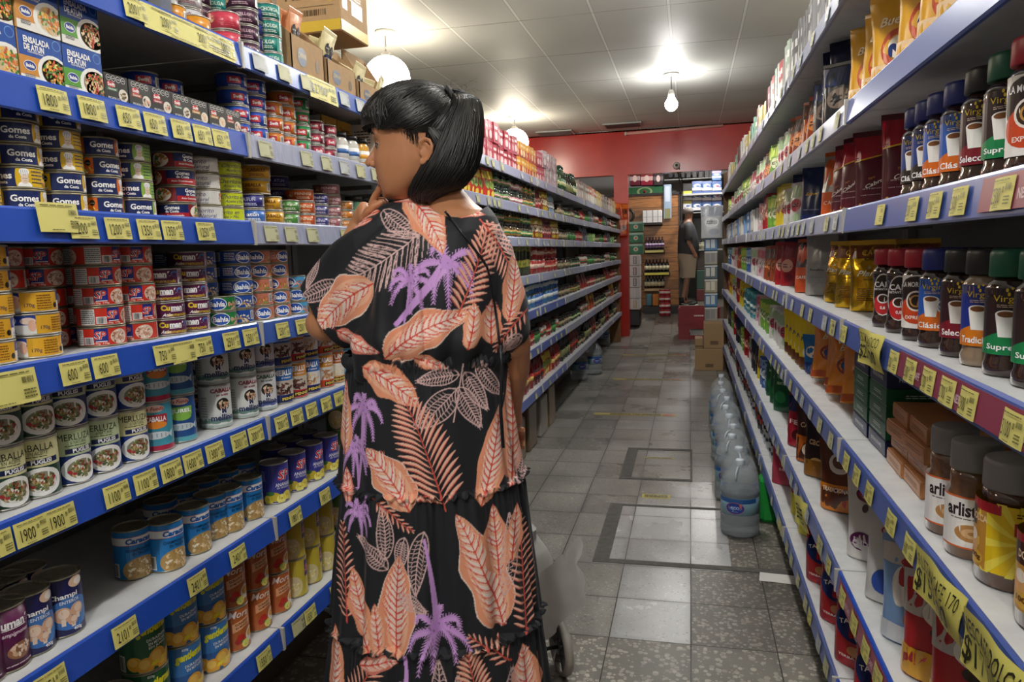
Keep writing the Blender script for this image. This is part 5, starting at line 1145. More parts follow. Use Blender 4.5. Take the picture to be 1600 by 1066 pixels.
dj1 = mini_jar('1f2a20', '16301f', '4a7a3c', .032, .086, 'olive_jar', 'd8a8a0'); dj2 = mini_jar('20261e', '143020', 'b87a84', .032, .086, 'olive_jar', 'e8e0d8'); dj3 = mini_jar('2a261a', '1a1a18', '3c7a4a', .032, .086, 'olive_jar', 'd8d090'); dj4 = mini_jar('4a3a1c', '20201c', 'b88a3c', .032, .086, 'olive_jar', '3a7a4a')
rb1, rb2, rb3 = mini_bag('8a3a24', 'b8a034', 'd8c8a8', .11, .16, .05, 1, 'snack_bag'), mini_bag('a8342c', '5a2434', 'd8a8a0', .1, .15, .05, 2, 'snack_bag'), mini_bag('5a5a64', '8aa0b0', 'c8c8c8', .1, .15, .05, 3, 'snack_bag')
redj = mini_jar('8a1c1a', '6a1414', 'a82a28', .036, .11, 'sauce_jar', 'c8b090'); grnj = mini_jar('2a4a28', '1a2a1c', '4a8a44', .034, .11, 'sauce_jar'); brnj = mini_jar('3a2a1a', '20201e', '8a7a5a', .032, .10, 'sauce_jar', 'b0a080'); whj = mini_jar('c8c4b8', '5a1a1c', 'a83a34', .034, .12, 'sauce_jar', '3a6a38')
redt, yblk = mini_tin('a02422', 'd8b8a8', .037, .10), mini_box('2c2c22', 'a09a3c', .07, .11, .07, '3a5a2c', 'stock_carton')
blut, blut2 = mini_tin('2458a8', 'c8d4e0', .036, .098), mini_tin('3a7ab0', 'e0e0d8', .036, .098)
ket = mini_bottle('8c1812', 'd0c8c0', 'b8392c', .036, .23, 'ketchup_bottle', 'e0c070'); ket2 = mini_bottle('701410', '2a1a18', '3a2420', .036, .23, 'ketchup_bottle', 'a83024')
may = mini_bag('b8342a', 'e0cc50', '8aa848', .11, .17, .05, 6, 'sauce_pouch'); lgr = mini_box('5a9a4c', '8ab86a', .085, .10, .08, 'd8e0a0', 'small_carton')
# tin side: visible beyond the woman
run(-1, 0, 3.62, 5.7, .088, [pinkbox, pinkbox2, orbox], ['pink red tea carton', 'pale rose tea carton', 'red and ochre tea carton'], 2, chunk=7)
run(-1, 0, 5.72, 6.25, .104, [greybox], ['greyish mauve carton'], 2)
run(-1, 0, 6.4, 7.5, .085, [grbot, dkbot], ['dark green oil bottle', 'black vinegar bottle'], 1, chunk=5); run(-1, 0, 7.65, 11.5, .075, [whbox, crbox, ylbox], ['tall grey brown carton', 'tall cream carton', 'tall yellow and white carton'], 1, chunk=9)
run(-1, 1, 3.62, 4.2, .09, [may], ['red and yellow sauce pouch'], 1)
run(-1, 1, 4.25, 5.35, .071, [dj1, dj2, dj4], ['dark olive jar with green label', 'dark olive jar with rose label', 'dark olive jar with amber label'], 2, chunk=5)
run(-1, 1, 5.4, 6.25, .095, [rb2, rb1, rb3], ['dark red snack bag', 'brown and yellow snack bag', 'grey blue snack bag'], 1, yaw=.3, chunk=3)
run(-1, 1, 6.4, 7.6, .075, [brnj, dj3], ['dark brown sauce jar', 'black jar with green label'], 1, chunk=4); run(-1, 1, 7.7, 11.5, .13, [redj, grnj, rb3, whj], ['red sauce jar', 'green sauce jar', 'grey blue snack bag', 'white sauce jar'], 1, chunk=3)
run(-1, 2, 3.62, 5.25, .071, [dj3, dj1, dj4], ['black jar with green label', 'dark olive jar with green label', 'dark olive jar with amber label'], 2, chunk=6)
run(-1, 2, 5.3, 6.25, .095, [rb1, rb2], ['brown and yellow snack bag', 'dark red snack bag'], 1, yaw=.3, chunk=4); run(-1, 2, 6.4, 11.5, .12, [brnj, grnj, redj, rb3, lgr], ['dark brown sauce jar', 'green sauce jar', 'red sauce jar', 'grey blue snack bag', 'small light green carton'], 1, chunk=4)
run(-1, 3, 4.5, 5.2, .078, [yblk], ['black and yellow stock carton'], 2, chunk=3); run(-1, 3, 5.22, 6.25, .08, [redt, redj], ['red tomato tin', 'red sauce jar'], 2, chunk=6)
run(-1, 3, 6.4, 11.5, .12, [brnj, dj1, whj, grnj], ['dark brown sauce jar', 'dark olive jar with green label', 'white sauce jar', 'green sauce jar'], 1, chunk=5)
run(-1, 4, 4.5, 6.25, .078, [blut, blut2], ['deep blue vegetable tin', 'sky blue vegetable tin'], 2, chunk=5); run(-1, 4, 6.4, 11.5, .12, [brnj, dj4, rb2, redj], ['dark brown sauce jar', 'dark olive jar with amber label', 'dark red snack bag', 'red sauce jar'], 1, chunk=5)
run(-1, 5, 4.4, 4.8, .088, [lgr], ['small light green carton'], 1); run(-1, 5, 4.82, 6.25, .075, [whj, redj, grnj], ['white sauce jar', 'red sauce jar', 'green sauce jar'], 1, chunk=3); run(-1, 5, 6.4, 11.5, .12, [brnj, dj3, whj, may], ['dark brown sauce jar', 'black jar with green label', 'white sauce jar', 'red and yellow sauce pouch'], 1, chunk=5)
run(-1, 6, 4.4, 6.25, .077, [may, ket, ket2], ['red and yellow sauce pouch', 'tall ketchup bottle', 'dark red sauce bottle'], 1, chunk=5); run(-1, 6, 6.4, 11.5, .125, [dkbot, ket2, brnj], ['black vinegar bottle', 'dark red sauce bottle', 'dark brown sauce jar'], 1, chunk=4)
put_col(-1, 0, gcb, 3.1, 'green tea carton', 2, dep=.06, dx=.02, face=0); put_col(-1, 0, gcb, 3.24, 'green tea carton', 2, dep=.06, dx=.02, face=0); put_col(-1, 0, rcb, 3.42, 'red tea carton with green corner', 2, dep=.06, dx=.02, face=0); put_col(-1, 0, rcb, 3.55, 'red tea carton with green corner', 2, dep=.06, dx=.02, face=0)
# coffee side beyond the second bay
B_ = mini_bag; X_ = mini_box
wg = X_('8f8d8e', '3c3a40', .05, .21, .09, 'd0d0d0', 'tall_carton'); ww = X_('c0beba', 'a0b0a0', .05, .22, .09, 'e8e8e4', 'tall_carton'); wr_ = X_('c8c6c0', 'a83a40', .05, .2, .09, 'e8e0d8', 'tall_carton'); wm = X_('5a3038', '7a4a50', .05, .22, .08, 'b0a0a0', 'tall_carton'); wgr = X_('8ab0a0', '3a8068', .06, .2, .08, 'd8e8d8', 'tall_carton'); wy = X_('b8a868', 'c8b85a', .06, .18, .08, 'e8e0c0', 'tall_carton')
run(1, 0, 2.15, 3.4, .054, [wg], ['tall grey and black carton'], 1); run(1, 0, 3.45, 4.2, .054, [ww, wr_], ['tall white and green carton', 'tall white and red carton'], 1, chunk=4); run(1, 0, 4.25, 5.2, .075, [wm, wy], ['tall dark maroon carton', 'tall ochre carton'], 1, chunk=5); run(1, 0, 5.25, 9.0, .10, [wgr, wy, ww, wm], ['tall jade carton', 'tall ochre carton', 'tall white and green carton', 'tall dark maroon carton'], 1, chunk=5)
dkp, orp, whp, grp, pkp, rdp, bup = B_('24262c', '1c2a50', '6a5a50', .13, .2, .06, 1, 'foil_pouch'), B_('8a3c1c', '3a2a24', 'c87a40', .12, .18, .06, 2, 'foil_pouch'), B_('c4c2bc', '9ab08a', 'a83c48', .10, .17, .05, 3, 'foil_pouch'), B_('6a9a3c', 'a8c04c', 'e0e0c0', .10, .17, .05, 4, 'foil_pouch'), B_('b89aa0', 'a84a5c', 'e0d8d4', .10, .17, .05, 5, 'foil_pouch'), B_('9a1c24', '7a1a20', 'd8a08a', .11, .2, .06, 6, 'foil_pouch'), B_('3a5a9a', '8aa8c8', 'd8dce0', .11, .17, .05, 7, 'foil_pouch')
ylp = B_('c8b020', 'd8c840', '8a3a2a', .11, .2, .05, 8, 'foil_pouch')
NM = {id(dkp): 'black foil pouch', id(orp): 'orange brown foil pouch', id(whp): 'white foil pouch', id(grp): 'light green pouch', id(pkp): 'pale pink pouch', id(rdp): 'shiny red pouch', id(bup): 'blue and white pouch', id(ylp): 'bright yellow pouch'}
def rb_(k, y0, y1, st, pool, ch, yaw=.75): run(1, k, y0, y1, st, pool, [NM[id(p)] for p in pool], 1, yaw=yaw, chunk=ch)
rb_(1, 2.52, 3.1, .10, [dkp, dkp, orp], 2); rb_(1, 3.15, 4.6, .085, [orp, whp, grp], 5, .6); rb_(1, 4.65, 9.0, .13, [whp, pkp, grp, whp], 5, .6)
rb_(2, 3.42, 5.0, .085, [whp, ylp, grp, rdp, pkp], 4, .6)
bxw = X_('cac6c0', 'b0b8c4', .07, .16, .09, 'e8e8e8', 'milk_carton'); bxb = X_('6a90c0', '4a78b0', .07, .16, .09, 'e8e8f0', 'milk_carton')
run(1, 2, 5.1, 9.0, .11, [bxw, bxb], ['white milk powder carton', 'blue milk powder carton'], 1, chunk=5)
rb_(3, 3.75, 4.05, .105, [rdp, grp, ylp], 3, .8); rb_(3, 4.1, 9.0, .13, [orp, pkp, whp, bup, grp], 4, .7)
rb_(4, 3.75, 5.2, .11, [whp, grp, pkp], 5, .7); teal = mini_jar('2a8a9a', '50b0c0', 'c8d8d8', .05, .17, 'cocoa_jar', '1a5a6a')
run(1, 4, 5.3, 6.3, .12, [teal], ['teal plastic cocoa jar'], 1); rb_(4, 6.4, 9.0, .13, [ylp, rdp, whp], 4, .7)
rb_(5, 4.5, 5.0, .11, [bup, ylp, orp], 3, .7); rb_(5, 5.1, 9.0, .13, [dkp, whp, rdp, grp], 3, .7)
wb = mini_bottle('c8ccd0', 'f0f0f0', '2a2a2c', .036, .24, 'milk_bottle', 'c8c8c8'); db = mini_bottle('2a1a14', 'd8d8d8', '18181a', .036, .24, 'milk_bottle', 'c83a2a')
run(1, 6, 4.05, 4.6, .10, [wb], ['white capped milk bottle'], 1); run(1, 6, 4.7, 9.0, .13, [db, wb], ['dark milk drink bottle', 'white capped milk bottle'], 1, chunk=4)

# ------------------------------------------------------------ price tickets and signs
def ticket(txt, bg='dad27a', W=.062, H=.040, ink='23220f', seed=1, faded=False):
    b = MB(); m = mat(bg, .55); P = [[(.0005 + .0018 * math.sin(PI * j / 6), -W / 2 + W * j / 6, -H / 2 + H * i / 2) for j in range(7)] for i in range(3)]
    b.grid(P, m); b.grid([[(x - .0006, y, z) for x, y, z in r] for r in P], m, flip=True)
    a = Art(); a.lines(-.002, H * .40, W * .8, H * .08, 1, '6a683a' if not faded else ink, seed)
    if txt: a.text(txt, -W * .17, -H * .06, H * .50, ink, w=W * (.105 * len(txt)), bold=.0 if not faded else .01); a.text('00', W * .14, H * .1, H * .2, ink, w=W * .07)
    a.bars(W * .33, H * .18, W * .24, H * .22, '3a3a1e', seed, bg=None); a.lines(W * .33, -H * .22, W * .22, H * .3, 3, '5a5a2e', seed + 2); a.lines(-W * .1, -H * .42, W * .3, H * .06, 1, '6a683a', seed)
    a.put(b, lambda u, v, o: (.001 + .0018 * math.sin(PI * (u / W + .5)) + o, u, v), strip=W / 6)
    return b.mesh('price_ticket')
TK = {}
def tick(side, k, px, txt, W=.062, H=.040, bg='dad27a', y=None, zz=None, tilt=.14, label=None):
    key = (txt, W, H, bg)
    if key not in TK: TK[key] = ticket(txt, bg, W, H, seed=len(TK) + 1)
    X = LX + .0125 if side < 0 else RX - .0125
    Z = (LZ if side < 0 else RZ)[k] - .027 if zz is None else zz
    yy_ = ypx(px, X, Z) if y is None else y
    sh = SN[k] + (' tin shelf' if side < 0 else ' coffee shelf'); ck = ('tk', txt, sh); CNT[ck] = CNT.get(ck, 0) + 1
    what = 'yellow price ticket reading %s' % txt if txt else 'blank yellow price ticket'
    if bg != 'dad27a': what = 'pale price ticket'
    o = link('price_ticket', TK[key], None, (X, yy_, Z), 0 if side < 0 else PI); o.rotation_euler = (0, -tilt if side < 0 else -tilt, 0 if side < 0 else PI)
    tag(o, label or '%s, %s one on the %s rail' % (what, nth(CNT[ck]), sh), 'price ticket', 'price tickets on the %s rail' % sh); return o
for k, row in {0: ((262, '2001'), (212, '2001'), (318, '2001'), (355, '1800')), 1: ((84, '1800'), (145, '1800'), (202, '650'), (243, '650'), (284, '650'), (317, '650'), (346, '650')), 2: ((131, '1200'), (185, '1200'), (233, '1350'), (270, '1350'), (322, '1250')), 3: ((118, '600'), (166, '600'), (258, '750'), (318, '750'), (362, '2501'), (392, '2501'), (442, '2501'), (472, '2501')),
               4: ((-8, '1900'), (50, '1900'), (95, '1900'), (183, '1100'), (228, '1100'), (268, '1800'), (302, '1600'), (336, '1300'), (374, '2001'), (400, '2001'), (440, '2001'), (464, '2001'), (487, '2001'), (510, '2001'), (530, '1601')), 5: ((-12, '2751'), (80, '2751'), (196, '2101'), (309, '2401'), (372, '2401'), (462, '1801'), (508, '1801')), 6: ((340, '1550'), (413, '1550'), (485, '1550'), (524, '1550'))}.items():
    for px, t_ in row: tick(-1, k, px, t_)
tick(-1, 2, 92, '', .085, .05, zz=LZ[2] - .012); tick(-1, 3, 12, '', .11, .055, zz=LZ[3] - .032); tick(-1, 3, 287, '', .075, .045, zz=LZ[3] - .03)
big = ticket
o = tick(-1, 0, 300, '', .30, .050, zz=LZ[0] - .029); o['label'] = 'long yellow paper strip along the top tin shelf rail'
o = tick(-1, 0, 505, '$2700', .17, .062, zz=LZ[0] - .03); o['label'] = 'yellow handwritten sign reading 2700 under the sachet boxes'
# pale tickets farther along, their whitish colour also standing in for lamp glare
for k in range(7):
    r = random.Random(k)
    y = 1.72
    while y < 11.4:
        if not (2.7 < y < 3.6) and not any(abs(o.location.y - y) < .06 and abs(o.location.z - (LZ[k] - .027)) < .01 and o.location.x < 0 for o in TKOBJ) if (TKOBJ := [q for q in COL.objects if q.name.startswith('price_ticket') and q.location.y < 2.7]) else True:
            tick(-1, k, 0, '', .062, .040, ['b8b894', 'b4b8b8', 'c0bc90'][r.randrange(3)], y=y)
        y += r.choice((.075, .09, .16)) * (1.3 if y < 4 else 3.2 if y < 7 else 9)
for k, row in {2: ((1375, ''), (1425, '2300'), (1460, '2300'), (1498, '2500'), (1567, '2500')), 3: ((1300, '2081'), (1318, '2081'), (1396, '2300'), (1422, '2300'), (1450, '2700'), (1480, '2700'), (1512, '2900'), (1583, '3100')),
               4: ((1322, '2600'), (1338, '2600'), (1358, '1800'), (1392, '1900'), (1421, '1600')), 5: ((1280, '820'), (1294, '820'), (1316, '820'), (1334, '930'), (1352, '930'), (1371, '820'), (1397, '820'), (1420, '820')), 6: ((1218, '600'), (1265, '600'))}.items():
    for px, t_ in row: tick(1, k, px, t_)
for k in range(7):
    r = random.Random(50 + k); y = 2.1
    while y < 9.0:
        tick(1, k, 0, '', .062, .040, ['b8b894', 'b4b8b8', 'c0bc90'][r.randrange(3)], y=y); y += r.choice((.08, .11, .16)) * (1.6 if y < 3.5 else 3.4 if y < 5 else 12)
def hand_sign(side, k, px, lines, W, H, label, dz=0, tw=.0):
    b = MB(); m = mat('d8cf6a', .6); X = RX - .02; Z = RZ[k] - .03 + dz; y = ypx(px, X, Z)
    N = 10
    def S_(u, v, o=0): return (o + .006 * math.sin(u / W * 9) * .5 + .004 * math.sin(v / H * 5 + u * 20) + (-.012 * (v / H) ** 2), u, v)
    P = [[S_(-W / 2 + W * j / N, -H / 2 + H * i / 5) for j in range(N + 1)] for i in range(6)]
    b.grid(P, m); b.grid([[(x - .0008, y_, z) for x, y_, z in r] for r in P], m, flip=True)
    a = Art()
    for t, u, v, h, w_ in lines: a.text(t, u * W, v * H, h * H, '23220f', w=w_ * W, bold=.0 if h < .3 else .015)
    a.rect(W * .3, -H * .45, W * .31, H * .1, '8a8440', 3)
    if not lines: a.lines(0, 0, W * .7, H * .6, 4, '23220f', 5)
    a.put(b, lambda u, v, o: S_(u, v, o + .0026), strip=W / N)
    o = link('price_sign', b.mesh('price_sign'), None, (X, y, Z), PI); o.rotation_euler = (0, .0, PI + tw)
    tag(o, label, 'price sign')
hand_sign(1, 3, 1358, [('NESCAFE CLASICO', 0, .28, .26, .9), ('$2001,00', -.02, -.16, .44, .84)], .175, .075, 'yellow handwritten sign reading NESCAFE CLASICO 2001 on the coffee jar shelf rail', .004)
hand_sign(1, 4, 1462, [('ARLISTAN CAFE 170', 0, .28, .28, .92), ('$1500,00', -.05, -.16, .5, .78)], .20, .078, 'yellow handwritten sign reading ARLISTAN CAFE 1500 below the grey lidded jars', .0)
hand_sign(1, 4, 1548, [('NESCAFE DOLCA', .0, .28, .3, .92), ('$1700,00', -.02, -.16, .52, .86)], .185, .08, 'yellow handwritten sign reading NESCAFE DOLCA 1700 below the big yellow jar', .0)
hand_sign(1, 5, 1251, [], .12, .10, 'yellow sign hanging crooked from the sixth coffee shelf rail', -.02, .15)
# printed red strips inside the clear rails
def strip(k, y0, y1, txt, label, c='8a3a50'):
    b = MB(); X = RX - .0072; L_ = y1 - y0; b.box(-.0004, -L_ / 2, -.047, .0004, L_ / 2, -.003, mat(c, .35))
    a = Art(); n = max(1, int(L_ / .22))
    for i in range(n): a.text(txt, -L_ / 2 + L_ * (i + .5) / n, -.030, .013, 'd0b0b8', w=.06, bold=.03)
    a.put(b, lambda u, v, o: (.0006 + o, u, v))
    o = link('rail_strip', b.mesh('rail_strip'), None, (X, (y0 + y1) / 2, RZ[k])); o.rotation_euler = (0, -.0, PI); tag(o, label, 'shelf strip'); o.rotation_euler = (0, -.14, PI)
strip(3, .80, 1.47, 'NESCAFE', 'long red printed strip reading NESCAFE in the coffee jar shelf rail')
strip(5, .80, 1.96, 'NESCAFE', 'red printed strip in the sixth coffee shelf rail')
strip(2, .80, 1.10, 'NESCAFE', 'short red printed strip in the third coffee shelf rail')

# ------------------------------------------------------------ water bottles on the floor
jug = P_jug()
jl = [(1163, 838, 1), (1150, 795, 2), (1150, 716, 3), (1143, 690, 4), (1133, 652, 5), (1130, 640, 6), (1124, 618, 7), (1121, 605, 8)]
ypos = [3.80, 4.04, 4.32, 4.57, 4.85, 5.12, 5.42, 5.72, 6.05, 6.4]
for i, y in enumerate(ypos):
    jug.put((.243 + .012 * math.sin(i * 2.3), y, .001), PI + 1.25 + .4 * math.sin(i * 1.7), 'big clear water bottle with blue oval label, %s in the row along coffee shelves' % nth(i + 1), 'water bottles along the coffee shelves')
for i, (px, py) in enumerate(((905, 594), (928, 584), (918, 570), (943, 541), (957, 531), (934, 533))):
    c = on_z(px, py, 0); jug.put((c.x, c.y, .001), -1.0, 'big clear water bottle, %s of the cluster along tin shelves' % nth(i + 1), 'water bottles along the tin shelves', 1.05)
b = MB()
for i, y in enumerate((4.9, 5.3, 5.75, 6.1)):
    b = MB(); b.rbox(-.10, -.14, 0, .10, .14, .30 + .03 * (i % 2), ['8a7458', '6e5a42', '9a9488', '7a6448'][i], .01)
    tag(link('carton_under_shelf', b.mesh('carton_under_shelf'), None, (-1.24, y, .001)), 'worn cardboard carton pushed under the tin shelves, %s of four' % nth(i + 1), 'cardboard box')
b = MB(); b.rbox(-.05, -.16, 0, .05, .16, .20, '6a5a44', .01); tag(link('carton_under_shelf', b.mesh('carton_under_shelf'), None, (.50, 3.25, .001)), 'dirty flattened carton under the coffee shelves beside the bottles', 'cardboard box')
b = MB(); b.rbox(-.05, -.07, 0, .05, .07, .24, mat('1f9a3c', .3), .02); tag(link('green_canister', b.mesh('green_canister'), None, (.405, 4.02, .001)), 'bright green plastic canister behind the nearest big water bottle' .replace('nearest', 'first'), 'canister')
# ------------------------------------------------------------ end of the aisle and the back room
WOOD = NT('pine_boards'); tc = WOOD.n('ShaderNodeTexCoord').outputs['Object']; sp = WOOD.n('ShaderNodeSeparateXYZ', {0: tc}).outputs
bz = WOOD.math('DIVIDE', sp[2], .17); row = WOOD.math('FLOOR', bz)
wn = WOOD.n('ShaderNodeTexWhiteNoise', {'W': row}, noise_dimensions='1D').outputs['Value']
mp = WOOD.n('ShaderNodeMapping', {'Vector': tc, 'Scale': (1.0, 1, 12)}).outputs[0]
nz = WOOD.n('ShaderNodeTexNoise', {'Vector': mp, 'Scale': 3.5, 'Detail': 5}).outputs[0]
kn = WOOD.n('ShaderNodeTexVoronoi', {'Vector': WOOD.n('ShaderNodeMapping', {'Vector': tc, 'Scale': (1.0, 1, 2.2)}).outputs[0], 'Scale': 3.2}).outputs['Distance']
c_ = WOOD.ramp(nz, [(.3, '6b421d'), (.55, '946231'), (.75, 'a87640')])
c_ = WOOD.n('ShaderNodeHueSaturation', {'Color': c_, 'Value': WOOD.math('MULTIPLY_ADD', wn, .5, .7)}).outputs[0]
c_ = WOOD.mix(WOOD.math('LESS_THAN', kn, .07), c_, lin('3a200c')); c_ = WOOD.mix(WOOD.math('LESS_THAN', WOOD.math('FRACT', bz), .05), c_, lin('2c180a'))
WOOD.set(WOOD.b.inputs['Base Color'], c_); WOOD.b.inputs['Roughness'].default_value = .4
YW = 14.3
pL, pR, pT, pB = on_y(957, 400, YW).x, on_y(1062, 400, YW).x, on_y(1010, 305, YW).z, .262
b = MB(); b.box(pL - .3, YW, pB, pR, YW + .06, pT, WOOD.m); structure('wall_pine', b)
b = MB(); b.box(pR - .01, YW - .03, pB, pR + .05, YW + .09, pT + .02, '141414'); b.box(pL - .3, YW - .03, pT - .01, pR + .05, YW + .09, pT + .03, '141414'); structure('trim_3', b)
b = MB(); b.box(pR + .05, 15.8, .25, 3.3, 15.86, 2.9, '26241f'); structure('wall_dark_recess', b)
b = MB(); b.box(pL - .3, YW + .3, pT - .02, 1.2, YW + .9, pT + .01, WHITE); structure('trim_4', b)
q = lambda px, py, Y: on_y(px, py, Y)
def solid(name, px0, py0, px1, py1, Y, D, c, label, cat, art=None, group=None, rough=.45, z0=None):
    a, b2 = q(px0, py1, Y), q(px1, py0, Y); W = b2.x - a.x; H = b2.z - a.z; zb = a.z if z0 is None else z0; H = b2.z - zb
    m = MB(); m.rbox(-W / 2, 0, 0, W / 2, D, H, mat(c, rough) if isinstance(c, str) else c, min(.01, W * .1))
    if art: a_ = art(W, H); a_.put(m, lambda u, v, o: (u, -.0005 - o * 2, v), lim=(-W / 2, W / 2, 0, H))
    return tag(link(name, m.mesh(name), None, ((a.x + b2.x) / 2, Y, zb)), label, cat, group)
# shelf of wine and beer packs above the pine wall
def beer(c1, c2, c3):
    def f_(W, H): a = Art(); a.rect(-W / 2, H * .35, W / 2, H * .65, c2, 1); a.ell(0, H * .5, W * .2, H * .25, c3, 2); return a
    return f_
zt = pT + .011
for i, (x0, x1, c, c2) in enumerate(((984, 1000, '6a2030', 'b8a8a8'), (1001, 1020, '8a1c34', 'd0b0a8'), (1021, 1036, '2a2428', '6a6468'))):
    solid('beer_pack', x0, 268, x1, 290, YW + .35, .3, c, 'wine red drinks pack on top of the pine wall, %s in the row' % nth(i + 1), 'drinks pack', beer(c, c2, 'e0c8c0'))
solid('beer_pack', 980, 291, 1035, 306, YW + .34, .35, '1c5a34', 'green beer pack with a red star lying on the pine wall', 'drinks pack', lambda W, H: Art().ell(0, H * .5, W * .22, H * .48, '8a9a70', 1).ell(0, H * .5, W * .16, H * .38, '1c5a34', 2).poly([(W * .06 * math.cos(PI / 2 + k * PI * .8), H * .5 + H * .22 * math.sin(PI / 2 + k * PI * .8)) for k in range(5)], 'c02a2c', 3), z0=zt)
for i in range(7):
    x0 = 1044 + i * 9.4; solid('black_case', x0, 262, x0 + 7.5, 278, 15.4, .25, '1c1e22', 'small black drinks case high on the far wall, %s of seven' % nth(i + 1), 'case', None, 'black cases high on the far wall')
b = MB(); a_, c2 = q(1038, 281, 15.4), q(1128, 278, 15.4); b.box(a_.x, 15.35, a_.z, c2.x, 15.8, c2.z, WHITE); structure('trim_5', b)
# toilet paper packs
TPx = 0
for c in range(4):
    for r_ in range(3 if c else 2):
        x0 = 1066 + c * 15.5; y1 = 329 - r_ * 15.5 - 0
        def tp(W, H, c=c, r_=r_): a = Art(); a.rect(-W / 2, 0, W / 2, H * .3, 'e6e8ec', 1); a.rect(-W / 2, H * .72, W / 2, H, '2a5aa8' if c else 'd8d840', 1.5); a.ell(0, H * .5, W * .36, H * .2, 'f0f2f4', 2); a.ell(W * .1, H * .45, W * .2, H * .1, 'b85a90' if c == 3 else '3a6ab8', 3); return a
        solid('paper_pack', x0, y1 - 15.3, x0 + 15, y1, 14.9, .25, '4a7ac0' if c else 'c8d0d8', 'blue and white toilet paper pack, %s up in the %s pile by the doorway' % (nth(r_ + 1), nth(c + 1)), 'toilet paper', tp)
b = MB(); a_, c2 = q(1064, 334, 14.88), q(1130, 330, 14.88); b.box(a_.x, 14.86, a_.z, c2.x + .2, 15.2, c2.z, WHITE); structure('trim_6', b)
solid('paper_pack', 1112.5, 262, 1127, 282.4, 14.9, .25, '5a8ac8', 'tall blue white and violet paper pack high beside the coffee shelves', 'toilet paper', lambda W, H: Art().rect(-W / 2, H * .2, W / 2, H * .36, 'd8d8e8', 1).rect(-W / 2, H * .6, W / 2, H * .8, 'c8a0c8', 1).ell(0, H * .48, W * .3, H * .08, 'f0f0f4', 2))
# wares on the pine wall
solid('can_pack', 1004, 328, 1034, 349, YW - .22, .2, 'd0d2d2', 'white pack of cans on the pine wall shelf', 'drinks pack', lambda W, H: Art().rect(-W * .3, 0, -W * .26, H, '8a8c90', 1).rect(0, 0, .02, H, '8a8c90', 1).rect(W * .28, 0, W * .32, H, '8a8c90', 1).rect(-W / 2, H * .45, W / 2, H * .5, 'a8aaac', 1))
b = MB(); a_ = q(1003, 350, YW - .24); c2 = q(1035, 350, YW - .24); b.box(a_.x, YW - .25, a_.z - .02, c2.x, YW, a_.z, '1a1a1a'); tag(link('wall_shelf_board', b.mesh('wall_shelf_board')), 'thin black shelf board on the pine wall under the white can pack', 'shelf')
solid('poster', 1037, 288, 1049, 342, YW - .06, .04, '8aa0b8', 'tall pale blue bottle poster against the pine wall', 'poster', lambda W, H: Art().rect(-W * .3, H * .5, W * .3, H * .95, 'b8c4d4', 1).rect(-W * .35, 0, W * .35, H * .3, '7a7a50', 1))
b = MB(); c_ = q(980, 337, YW - .03); R_r = .12
b.tube([(c_.x + R_r * math.cos(t), YW - .03, c_.z + R_r * math.sin(t)) for t in np.linspace(0, 2 * PI, 33)], .022, '161616', 8, False); tag(link('bicycle_tyre', b.mesh('bicycle_tyre')), 'round black ring hanging on the pine wall', 'ring')
b = MB(); c_ = q(976, 317, YW - .03); b.tube([(c_.x - .05, YW - .03, c_.z + .07), (c_.x - .05, YW - .03, c_.z), (c_.x - .03, YW - .03, c_.z - .04), (c_.x + .03, YW - .03, c_.z - .04), (c_.x + .05, YW - .03, c_.z), (c_.x + .05, YW - .03, c_.z + .07)], .012, '161616', 8); tag(link('wall_hook', b.mesh('wall_hook')), 'black horseshoe shaped hook high on the pine wall', 'hook')
# rows of wine bottles and jars on the low wall shelves
wn1, wn2 = mini_bottle('221522', '1a1420', 'b8a8c0', .038, .26, 'wine_bottle', '5a3a6a'), mini_bottle('141416', '101010', 'c8c0a0', .038, .26, 'wine_bottle')
for j, (py, x0, x1, n, col) in enumerate(((391, 1008, 1037, 6, 'b8b060'), (426, 1007, 1045, 7, 'd0c848'), (451, 1007, 1038, 6, 'a08a60'))):
    a_, c2 = q(x0, py, YW - .2), q(x1, py, YW - .2); b = MB(); b.box(a_.x - .02, YW - .22, a_.z - .05, c2.x + .02, YW, a_.z, WOOD.m if j == 2 else '2a2018'); b.box(a_.x, YW - .226, a_.z - .048, c2.x, YW - .22, a_.z - .006, col)
    tag(link('wall_shelf_board', b.mesh('wall_shelf_board')), 'low wall shelf with price strip on the pine wall, %s from top' % nth(j + 1), 'shelf')
    for i in range(n):
        x = a_.x + (c2.x - a_.x) * (i + .5) / n
        (wn1, wn2, wn2)[j].put((x, YW - .12, a_.z + .001), -PI / 2, 'dark wine bottle, %s on the %s pine wall shelf' % (nth(i + 1), nth(j + 1)), 'wine bottles on the pine wall', .92)
solid('juice_carton', 1010, 460, 1018, 478, YW - .3, .15, '3a6a7a', 'blue juice carton low by the pine wall', 'carton'); solid('juice_carton', 1020, 460, 1029, 478, YW - .3, .15, 'c87a1c', 'orange juice carton low by the pine wall', 'carton')
b = MB(); b.box(q(1004, 480, YW - .35).x, YW - .35, .262, q(1062, 480, YW - .35).x, YW, q(1004, 479, YW - .35).z, '121212'); tag(link('low_plinth', b.mesh('low_plinth')), 'black low plinth along the foot of the pine wall', 'plinth')
solid('red_can_tower', 1031, 456, 1046, 492, YW - .55, .2, 'b83a44', 'narrow tower of red and white cans before the pine wall', 'cans', lambda W, H: sum_rows(W, H), z0=.22) if False else None
rc = mini_tin('b02430', 'e8e4e0', .055, .12)
for c in range(2):
    for r_ in range(4): p = q(1035 + c * 8, 494, YW - .6); rc.put((p.x, YW - .6, .235 + r_ * .1205), -PI / 2, 'red and white can, %s up in the %s column before the pine wall' % (nth(r_ + 1), nth(c + 1)), 'red cans before the pine wall')
